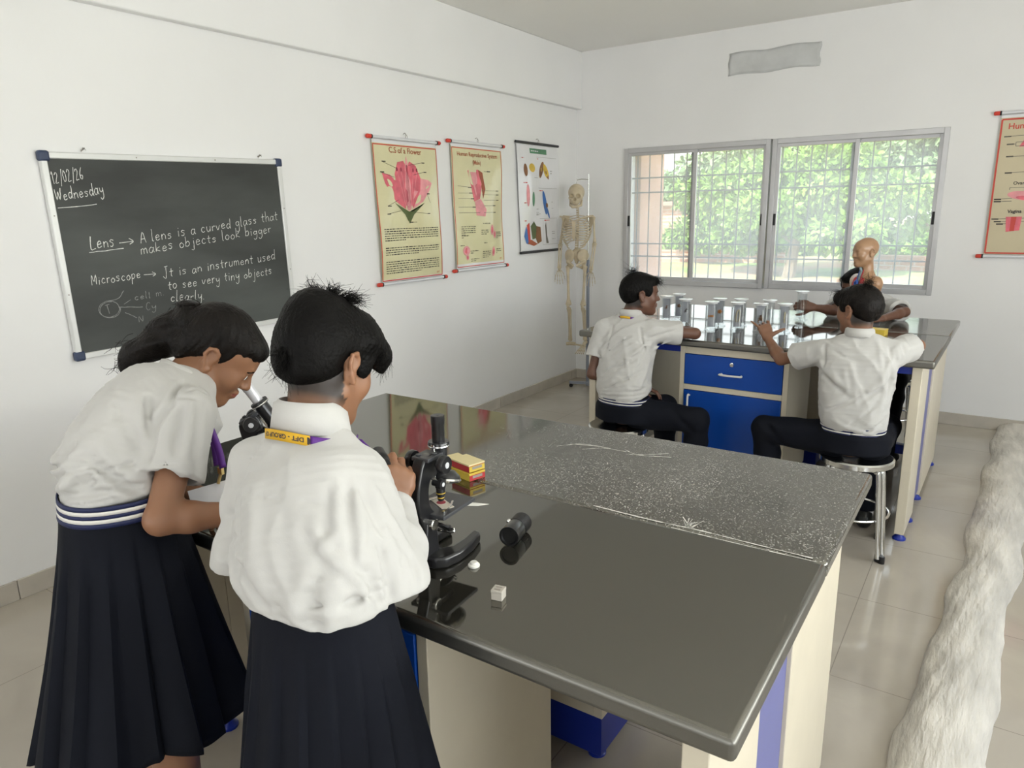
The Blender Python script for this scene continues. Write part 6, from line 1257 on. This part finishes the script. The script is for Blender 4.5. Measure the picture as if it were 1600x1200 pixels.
# ------------------------------------------------------------------ microscopes
pm('scope_black', (.012, .012, .014), .28, var=.15, coat=.4)
pm('stage_grey', (.055, .057, .063), .38, var=.1)
pm('mirror_glass', (.75, .77, .78), .06, 1.0, var=.02)
pm('slide_paper', (.66, .60, .52), .6, var=.06); pm('specimen_red', (.35, .04, .06), .5, var=.2); pm('paper_white', (.76, .75, .70), .7, var=.03)
def microscope(label, loc, rz, tilt, silver):
    t = thing('microscope', label, 'microscope', loc, rz)
    U = [(-.030, -.062), (.030, -.062), (.050, -.045), (.058, -.01), (.056, .040), (.046, .085), (.030, .090), (.026, .082), (.030, .040), (.028, .005), (.014, -.012), (-.014, -.012), (-.028, .005), (-.030, .040), (-.026, .082), (-.030, .090), (-.046, .085), (-.056, .040), (-.058, -.01), (-.050, -.045)]
    MB().prism(U, (0, 0, .0115), (1, 0, 0), (0, 1, 0), (0, 0, 1), .023).build('base', 'scope_black', t, bevel=.005, seg=3)
    MB().prism([(-.062, .018), (-.018, .018), (-.022, .055), (-.026, .090), (-.058, .090), (-.062, .055)], (0, 0, 0), (0, 1, 0), (0, 0, 1), (1, 0, 0), .030).build('pillar', 'scope_black', t, bevel=.004, seg=3)
    hy, hz = -.043, .086; c, s = math.cos(R(tilt)), math.sin(R(tilt)); T = lambda x, y, z: A3(x, hy+(y-hy)*c-(z-hz)*s, hz+(y-hy)*s+(z-hz)*c); Mx = np.array(((1, 0, 0), (0, c, -s), (0, s, c))); o0 = A3(0, hy, hz)-Mx@A3(0, hy, hz); X = (Mx, o0); dz, dy = Mx@A3(0, 0, 1), Mx@A3(0, 1, 0)
    h = MB().cyl((-.024, hy, hz), (.024, hy, hz), .012, n=18); h.build('hinge_pin', 'chrome', t, bevel=.002)
    P = [(-.060, .070), (-.030, .066), (-.026, .100), (-.040, .125), (-.043, .150), (-.036, .172), (-.016, .178), (-.012, .218), (-.052, .219), (-.068, .190), (-.078, .155), (-.076, .115)]
    P = [tuple(q) for q in smoothline([A3(a, b, 0)[:2] for a, b in P+P[:1]], 4)[:-1]]
    MB().prism(P, T(0, 0, 0), (1e-9, 0, 0) if 0 else dy, dz, (1, 0, 0), .026).build('arm', 'scope_black', t, bevel=.004, seg=3)
    MB().box((-.020, -.052, .214), (.020, -.002, .222), 0, X).cyl(T(-.012, -.040, .222), T(-.012, -.040, .225), .005).cyl(T(.012, -.020, .222), T(.012, -.020, .225), .005).build('bracket', 'stage_grey', t, bevel=.002)
    MB().box((-.004, -.0095, .158), (.004, -.0035, .236), 0, X).build('rack', 'chrome', t, bevel=.001)
    tb = MB().lathe([(.0001, .160), (.019, .160), (.019, .176), (.0165, .178), (.0165, .226), (.0215, .228), (.0215, .236), (.0205, .238), (.0001, .238)], 28, T(0, .012, 0), dz).build('body_tube', 'scope_black', t)
    MB().lathe([(.0216, .2285), (.0222, .2295), (.0216, .2315)], 28, T(0, .012, 0), dz).build('ring', 'chrome', tb)
    MB().lathe([(.0001, .236), (.0128, .236), (.0128, .272), (.0138, .274), (.0138, .2905), (.0110, .2915), (.0001, .2885)], 28, T(0, .012, 0), dz).build('eyepiece', 'rod_white' if silver else 'scope_black', tb)
    n = T(.004, .024, .156); nd = unit(dz+dy*.28); ns = MB().lathe([(.0001, -.008), (.018, -.008), (.028, -.003), (.0315, .001), (.029, .008), (.018, .017), (.0001, .018)], 30, n, nd).build('nosepiece', 'scope_black', t)
    MB().lathe([(.0290, -.0050), (.0328, -.001), (.0310, .0025)], 30, n, nd).build('rim', 'chrome', ns)
    MB().lathe([(.0001, .112), (.0055, .112), (.0072, .116), (.0072, .124), (.0095, .125), (.0095, .140), (.0110, .141), (.0110, .155), (.0001, .155)], 22, T(0, .012, 0), dz).build('objective', 'scope_black', ns)
    MB().lathe([(.0073, .118), (.0076, .119), (.0073, .120)], 22, T(0, .012, 0), dz).lathe([(.0096, .128), (.0099, .129), (.0096, .130)], 22, T(0, .012, 0), dz).build('objective_bands', 'art_yellow', ns)
    for a in (-1,): b = n+A3(a*.017, 0, 0)+dy*.010; d = unit(-dz+A3(a*.55, 0, 0)+dy*.35); MB().lathe([(.0095, 0), (.0095, .014), (.0070, .016), (.0070, .024), (.0001, .025)], 18, b, d).build('objective', 'scope_black', ns)
    for a in (-1, 1):
        k = MB().lathe([(.0001, .021), (.008, .021), (.008, .030), (.0175, .031), (.0185, .034), (.0185, .042), (.0165, .045), (.0001, .045)], 30, T(0, -.026, .206), (a, 0, 0)).build('coarse_knob', 'scope_black', t)
        MB().lathe([(.0062, .0452), (.0058, .0462), (.0001, .0464)], 18, T(0, -.026, .206), (a, 0, 0)).build('knob_cap', 'rod_white', k)
        k = MB().lathe([(.0001, .012), (.006, .012), (.006, .026), (.0105, .027), (.0105, .035), (.0001, .036)], 24, T(0, -.028, .166), (a, 0, 0)).build('fine_knob', 'scope_black', t)
        MB().lathe([(.0045, .0362), (.0001, .037)], 16, T(0, -.028, .166), (a, 0, 0)).build('knob_cap', 'rod_white', k)
    sg = MB().box((-.046, -.045, .0985), (.046, .068, .1065), 0, X).build('stage', 'stage_grey', t, bevel=.0015); MB().box((-.018, -.048, .084), (.018, .02, .0985), 0, X).build('stage_block', 'scope_black', t, bevel=.003)
    for a in (-1, 1):
        MB().tube([T(a*.034, -.028, .106), T(a*.034, -.028, .111)], .0035, 10).tube(smoothline([T(a*.034, -.028, .110), T(a*.030, .0, .1095), T(a*.016, .030, .1075)], 4), .0022, 6, ry=.0007).build('stage_clip', 'chrome', sg)
    mr = MB().tube(smoothline([(0, -.012, .060), (0, .004, .050), (-.027, .010, .050), (-.027, .014, .056)], 4), .003, 8).tube(smoothline([(0, .004, .050), (.027, .010, .050), (.027, .014, .056)], 4), .003, 8).tube([(0, -.03, .062), (0, -.010, .060)], .005, 8).build('mirror_fork', 'chrome', t)
    MB().lathe([(.0001, -.006), (.016, -.005), (.023, 0), (.0235, .003), (.021, .0035), (.0001, .002)], 28, (0, .014, .056), unit(A3(.15, .55, .8))).build('mirror', 'scope_black', mr); MB().lathe([(.0205, .0040), (.0001, .0034)], 28, (0, .014, .056), unit(A3(.15, .55, .8))).build('mirror_glass', 'mirror_glass', mr)
    return T
mz = R(4.6); m1 = (2.4475-(-math.sin(mz)*.012), -4.970-math.cos(mz)*.012, .900)
T = microscope('black microscope with upright tube on the near bench, right of the standing person', m1, mz, 0, False)
toW = lambda p: A3(m1[0]+p[0]*math.cos(mz)-p[1]*math.sin(mz), m1[1]+p[0]*math.sin(mz)+p[1]*math.cos(mz), m1[2]+p[2])
cd = MB(); ex, ey = unit(A3(.9, -.42, 0)), unit(A3(.42, .9, 0)); cc = toW(A3(0, .012, .1072)); cd.prism([(-.034, -.0125), (.030, -.0125), (.036, .004), (.034, .0125), (-.034, .0125)], cc, ex, ey, A3(0, 0, 1), .0008)
sc_ = cd.build('specimen_slide', 'slide_paper'); tag(sc_, 'pale slide with a red specimen under the upright microscope', 'slide'); MB().lathe([(.0095, 0), (.009, .0006), (.0001, .0007)], 18, cc+A3(0, 0, .0004), (0, 0, 1)).build('specimen', 'specimen_red', sc_, world=False)
eo = A3(1.935, -4.918, .90); microscope('black microscope with inclined tube and pale eyepiece that the bending person looks into', tuple(eo-A3(.66, .75, 0)*0), math.atan2(.75, .66)-math.pi/2, 30, True)
# ------------------------------------------------------------------ small things on the near bench
pm('box_yellow', (.62, .45, .06), .5, var=.06); pm('box_cream', (.72, .62, .34), .5, var=.05); pm('box_red', (.42, .035, .04), .45, var=.08); pm('label_grey', (.30, .27, .24), .6, var=.1)
def slide_box(label, c, rz, base, lid, side):
    o = thing('slide_box', label, 'box', c, rz, 'slide boxes'); w, d, h = .038, .026, .017
    MB().box((-w, -d, 0), (w, d, h)).build('box_body', base, o, bevel=.001); MB().box((-w-.001, -d-.001, h*.98), (w+.001, d+.001, h+.0045)).build('lid', lid, o, bevel=.001)
    MB().box((w-.001, -d*.98, .001), (w+.0012, d*.98, h*.9)).build('end_panel', side, o); MB().box((w+.001, -.016, .007), (w+.0016, .016, .014)).build('end_label', 'label_grey', o)
sa = R(-14)
slide_box('yellow slide box with red end, bottom of the stack behind the upright microscope', (2.226, -4.596, .9), sa, 'box_yellow', 'box_yellow', 'box_red')
slide_box('red slide box with cream lid, top of the stack behind the upright microscope', (2.224, -4.594, .9231), sa, 'box_red', 'box_cream', 'box_yellow')
slide_box('cream slide box lying behind the two-box stack on the near bench', (2.152, -4.548, .9), R(-20), 'box_cream', 'box_cream', 'box_cream')
pm('ribbed_black', (.010, .010, .011), .33, var=.2, coat=.3)
et = thing('eyepiece_tube', 'black ribbed eyepiece tube lying on its side on the near bench', 'eyepiece', (2.550, -4.880, .9)); et.scale = (1.16, 1.16, 1.16); d = unit(A3(-.027, .12, 0)); zc = A3(0, 0, .0185)
MB().lathe([(.0001, .004), (.0135, .003), (.0150, 0), (.0185, 0), (.0185, .036), (.0172, .038), (.0001, .038)], 32, zc, d).build('barrel', 'ribbed_black', et)
pr = [(.0001, .038), (.0170, .038)]
for i in range(9): pr += [(.0170, .0395+.0034*i), (.0186, .0402+.0034*i), (.0186, .0418+.0034*i), (.0170, .0425+.0034*i)]
MB().lathe(pr+[(.0170, .0710), (.0140, .072), (.0001, .070)], 32, zc, d).build('ribbed_grip', 'ribbed_black', et)
MB().lathe([(.0045, 0), (.0050, .003), (.0035, .0055), (.0001, .0058)], 14, zc+d*.035+A3(-.0135, 0, .010), unit(A3(-.8, 0, .6))).build('set_screw', 'chrome', et)
cp = thing('lens_cap', 'small round white cap in front of the upright microscope', 'cap', (2.540, -4.988, .9)); cp.scale = (.88, .88, .72); MB().lathe([(.0001, 0), (.0125, 0), (.0135, .002), (.0130, .006), (.0105, .008), (.0001, .008)], 28).build('rim', 'paper_white', cp); MB().lathe([(.0085, .0078), (.0085, .0125), (.0075, .0135), (.0001, .0135)], 24).build('knob', 'paper_white', cp)
pm('cube_grey', (.46, .43, .38), .5, var=.08)
cu_ = thing('cover_slip_box', 'small grey square plastic box near the front edge of the near bench', 'box', (2.650, -5.060, .9), R(12)); MB().box((-.0105, -.0105, 0), (.0105, .0105, .0135)).build('box_body', 'cube_grey', cu_, bevel=.001); MB().box((-.011, -.011, .0136), (.011, .011, .0195)).build('lid', 'cube_grey', cu_, bevel=.001)
MB().box((-.006, -.0075, .0195), (.006, -.0035, .0200)).box((-.006, .002, .0195), (.006, .005, .0200)).build('lid_ridge', 'label_grey', cu_)
ps = MB(); N = 12; g = np.array([[A3(2.285+.085*i/N+.016*j/3, -4.795+.050*i/N+.022*j/3, .9006+.004*math.sin(3.1*i/N)*(j/3)) for j in range(4)] for i in range(N+1)]); ps.grid(g, N+1, 4); tag(ps.build('paper_strip', 'paper_white', solid=.0006, angle=180), 'narrow white paper strip lying behind the stage of the upright microscope', 'paper')
# ------------------------------------------------------------------ far bench: specimen jars, torso, box
glassmat('jar_glass', (.95, .965, .97), .02, .24)
pm('jar_lid', (.80, .81, .82), .2, var=.02, coat=.4); pm('back_plate', (.36, .36, .39), .6, var=.06); pm('spec_orange', (.50, .20, .05), .5, var=.3, scale=60); pm('spec_brown', (.20, .10, .05), .5, var=.3, scale=60); pm('spec_cream', (.45, .38, .25), .5, var=.3, scale=60); pm('spec_dark', (.05, .04, .04), .5, var=.3, scale=60)
def spec(kind, m):
    if kind == 'worm': m.tube(smoothline([(-.008, -.009, .045), (-.010, -.009, .075), (-.004, -.009, .105), (.006, -.009, .112), (.010, -.009, .085), (.006, -.009, .055), (.002, -.009, .045)], 4), .0035, 8)
    elif kind == 'round':
        m.sphere((0, -.011, .085), (.012, .006, .011), 14)
        for k in range(5): a = R(72*k); m.tube([(0, -.012, .085), (.016*math.cos(a), -.012, .085+.014*math.sin(a))], [.003, .001], 6)
    elif kind == 'spider':
        m.sphere((0, -.011, .084), (.005, .005, .007), 12); m.sphere((0, -.011, .093), (.0035, .004, .0035), 10)
        for k in range(8): a = R(25+18*(k % 4)+(180 if k > 3 else 0)); m.tube(smoothline([(0, -.011, .087), (.009*math.cos(a), -.013, .089+.009*math.sin(a)), (.016*math.cos(a), -.010, .085+.014*math.sin(a))], 3), .0009, 5)
    elif kind == 'fish': m.sphere((0, -.011, .08), (.013, .005, .006), 14); m.prism([(-.011, 0), (-.02, .007), (-.02, -.007)], (0, -.011, .08), (1, 0, 0), (0, 0, 1), (0, 1, 0), .002)
    elif kind == 'frog':
        m.sphere((0, -.011, .072), (.009, .006, .012), 14); m.sphere((0, -.011, .087), (.006, .005, .006), 12)
        for a in (-1, 1): m.tube(smoothline([(a*.006, -.011, .064), (a*.014, -.011, .060), (a*.010, -.011, .046)], 3), [.0035]*3+[.003]*3+[.002], 6); m.tube([(a*.007, -.011, .078), (a*.014, -.011, .070)], .002, 6)
    elif kind == 'strip': m.prism([(-.004, -.03), (.005, -.028), (.003, .0), (.006, .03), (-.002, .032), (-.005, 0)], (0, -.010, .082), (1, 0, 0), (0, 0, 1), (0, 1, 0), .003)
    return m
def jar(label, x, y, rz, h, plate, kind, smat, z=.9):
    o = thing('specimen_jar', label, 'jar', (x, y, z), R(rz), 'specimen jars'); r = .0285
    MB().lathe([(.0001, .001), (.036, 0), (.039, .003), (.039, .007), (r+.004, .011), (r, .014), (r, h-.012), (r-.003, h-.012), (r-.003, .016), (.0001, .014)], 36).build('glass', 'jar_glass', o)
    MB().lathe([(.0001, h-.012), (r+.003, h-.012), (r+.004, h-.006), (.040, h-.004), (.041, h-.001), (.039, h), (.0001, h)], 36).build('lid', 'jar_lid', o)
    if plate: MB().box((-.0215, -.004, .017), (.0215, -.001, h-.016)).build('back_plate', 'back_plate', o); spec(kind, MB()).build('specimen', smat, o)
    return o
J_ = [('specimen jar nearest the left pupil, half hidden by his face, with a dark speck', 1.625, -1.770, .155, 1, 'spider', 'spec_brown'), ('second specimen jar from the left in the back row, with a dark red specimen', 1.665, -1.665, .160, 1, 'round', 'spec_brown'),
  ('specimen jar with a black spider, standing alone left of the middle', 1.785, -1.868, .155, 1, 'spider', 'spec_dark'), ('front specimen jar with a small orange fish', 1.985, -1.985, .163, 1, 'fish', 'spec_orange'), ('rear specimen jar with a bright orange round specimen', 1.975, -1.815, .163, 1, 'round', 'spec_orange'),
  ('front specimen jar with a curled cream worm', 2.112, -1.915, .158, 1, 'worm', 'spec_cream'), ('rear specimen jar half hidden behind the cream worm jar', 2.085, -1.760, .160, 1, 'strip', 'spec_brown'), ('front specimen jar with a brown frog, above the raised hand', 2.238, -1.905, .158, 1, 'frog', 'spec_brown'),
  ('clear specimen jar behind the brown frog jar', 2.240, -1.730, .158, 0, '', ''), ('front specimen jar with a thin pale strip, right end of the row', 2.362, -1.883, .160, 1, 'strip', 'spec_cream'), ('clear specimen jar held by the person behind the torso', 2.336, -1.352, .176, 0, '', '')]
for i, a in enumerate(J_): jar(a[0], a[1], a[2], 30+5*(i % 3)-4, a[3], a[4], a[5], a[6])
pm('torso_skin', (.37, .215, .12), .38, var=.06, coat=.25); pm('organ_red', (.42, .045, .05), .35, var=.15); pm('organ_blue', (.03, .09, .38), .35, var=.1); pm('organ_pink', (.55, .20, .18), .35, var=.15); pm('organ_grey', (.22, .28, .30), .4, var=.1); pm('torso_base', (.05, .05, .055), .4, var=.1)
ts = thing('anatomy_torso', 'anatomy torso model with open chest and split head on the far bench', 'model', (2.690, -1.400, .9)); to = A3(2.690, -1.400, 0); th = A3(2.672, -1.412, 1.318); tM = hframe((-.72, -.69), 2); ts_ = .70
F = Field(A3(2.52, -1.56, .90), A3(2.86, -1.24, 1.43), .0042); head(F, th, tM, ts_); F.cone(th+tM@A3(0, -.012, -.03), A3(2.690, -1.405, 1.205), .034, .036, .02)
tr = unit(A3(.72, -.69, 0)) if 0 else unit(A3(-.69, .72, 0)); tr = tM[:, 0]; F.loft([A3(2.69, -1.40, .93), A3(2.69, -1.40, 1.00), A3(2.69, -1.40, 1.09), A3(2.69, -1.40, 1.155), A3(2.69, -1.403, 1.20)], [.075, .078, .098, .104, .035], [.055, .056, .062, .055, .035], tr, .02, 2.3)
for q in (-1, 1): F.ell(A3(2.69, -1.40, 1.150)+tr*q*.088, (.032, .034, .040), None, .02)
ft = tM[:, 1]; F.box(th+tM@A3(.055, -.06, .075), (.04, .045, .035), tM, .002, 0, 'x'); F.ell(A3(2.69, -1.40, 1.100)+ft*.058, (.066, .032, .088), tM, .004, 'x'); F.cone(A3(2.69, -1.405, 1.16)+ft*.035, th+tM@A3(0, .02, -.075), .016, .013, .004, 'x')
F.build('torso_shell', 'torso_skin', ts)
for q, mt in ((-1, 'organ_red'), (1, 'organ_red')): G = Field(A3(2.55, -1.53, .98), A3(2.83, -1.27, 1.20), .004); G.ell(A3(2.69, -1.40, 1.128)+ft*.044+tr*q*.030, (.027, .018, .052), tM); G.build('lung', mt, ts)
G = Field(A3(2.6, -1.52, 1.02), A3(2.76, -1.34, 1.16), .0035); G.ell(A3(2.69, -1.40, 1.085)+ft*.062-tr*.006, (.020, .014, .028), tM); G.build('heart', 'organ_pink', ts)
b0 = A3(2.69, -1.40, 0)+ft*.064; MB().tube(smoothline([b0+A3(0, 0, 1.11), b0+tr*.010+A3(0, 0, 1.145), b0-tr*.006+A3(0, 0, 1.16), b0-tr*.012+A3(0, 0, 1.13)], 4), .007, 10).tube([b0+tr*.014+A3(0, 0, 1.15)-ft*.012, b0+tr*.010+A3(0, 0, 1.225)-ft*.03], .005, 8).build('vein', 'organ_blue', ts, world=True)
MB().tube([b0+A3(0, 0, 1.14)-ft*.014, A3(2.69, -1.405, 1.215)+ft*.034, th+tM@A3(0, .030, -.075)], .009, 10).build('windpipe', 'organ_grey', ts, world=True); MB().tube([b0-tr*.014+A3(0, 0, 1.15)-ft*.012, A3(2.69, -1.405, 1.24)+ft*.024-tr*.014], .0045, 8).build('artery', 'organ_red', ts, world=True)
G = Field(A3(2.58, -1.5, .93), A3(2.8, -1.3, 1.06), .0045); G.ell(A3(2.69, -1.40, .995)+ft*.046, (.050, .018, .040), tM); G.build('bowel', 'organ_pink', ts)
MB().lathe([(.0001, 0), (.095, 0), (.095, .018), (.085, .024), (.0001, .024)], 36).build('base', 'torso_base', ts)
yb = thing('carton', 'small yellow box on the far bench before the torso', 'box', (2.800, -1.735, .9), R(-8)); MB().box((-.060, -.035, 0), (.060, .035, .026)).build('box_body', 'box_yellow', yb, bevel=.001); MB().box((-.061, -.036, .026), (.061, .036, .033)).build('lid', 'box_yellow', yb, bevel=.001)
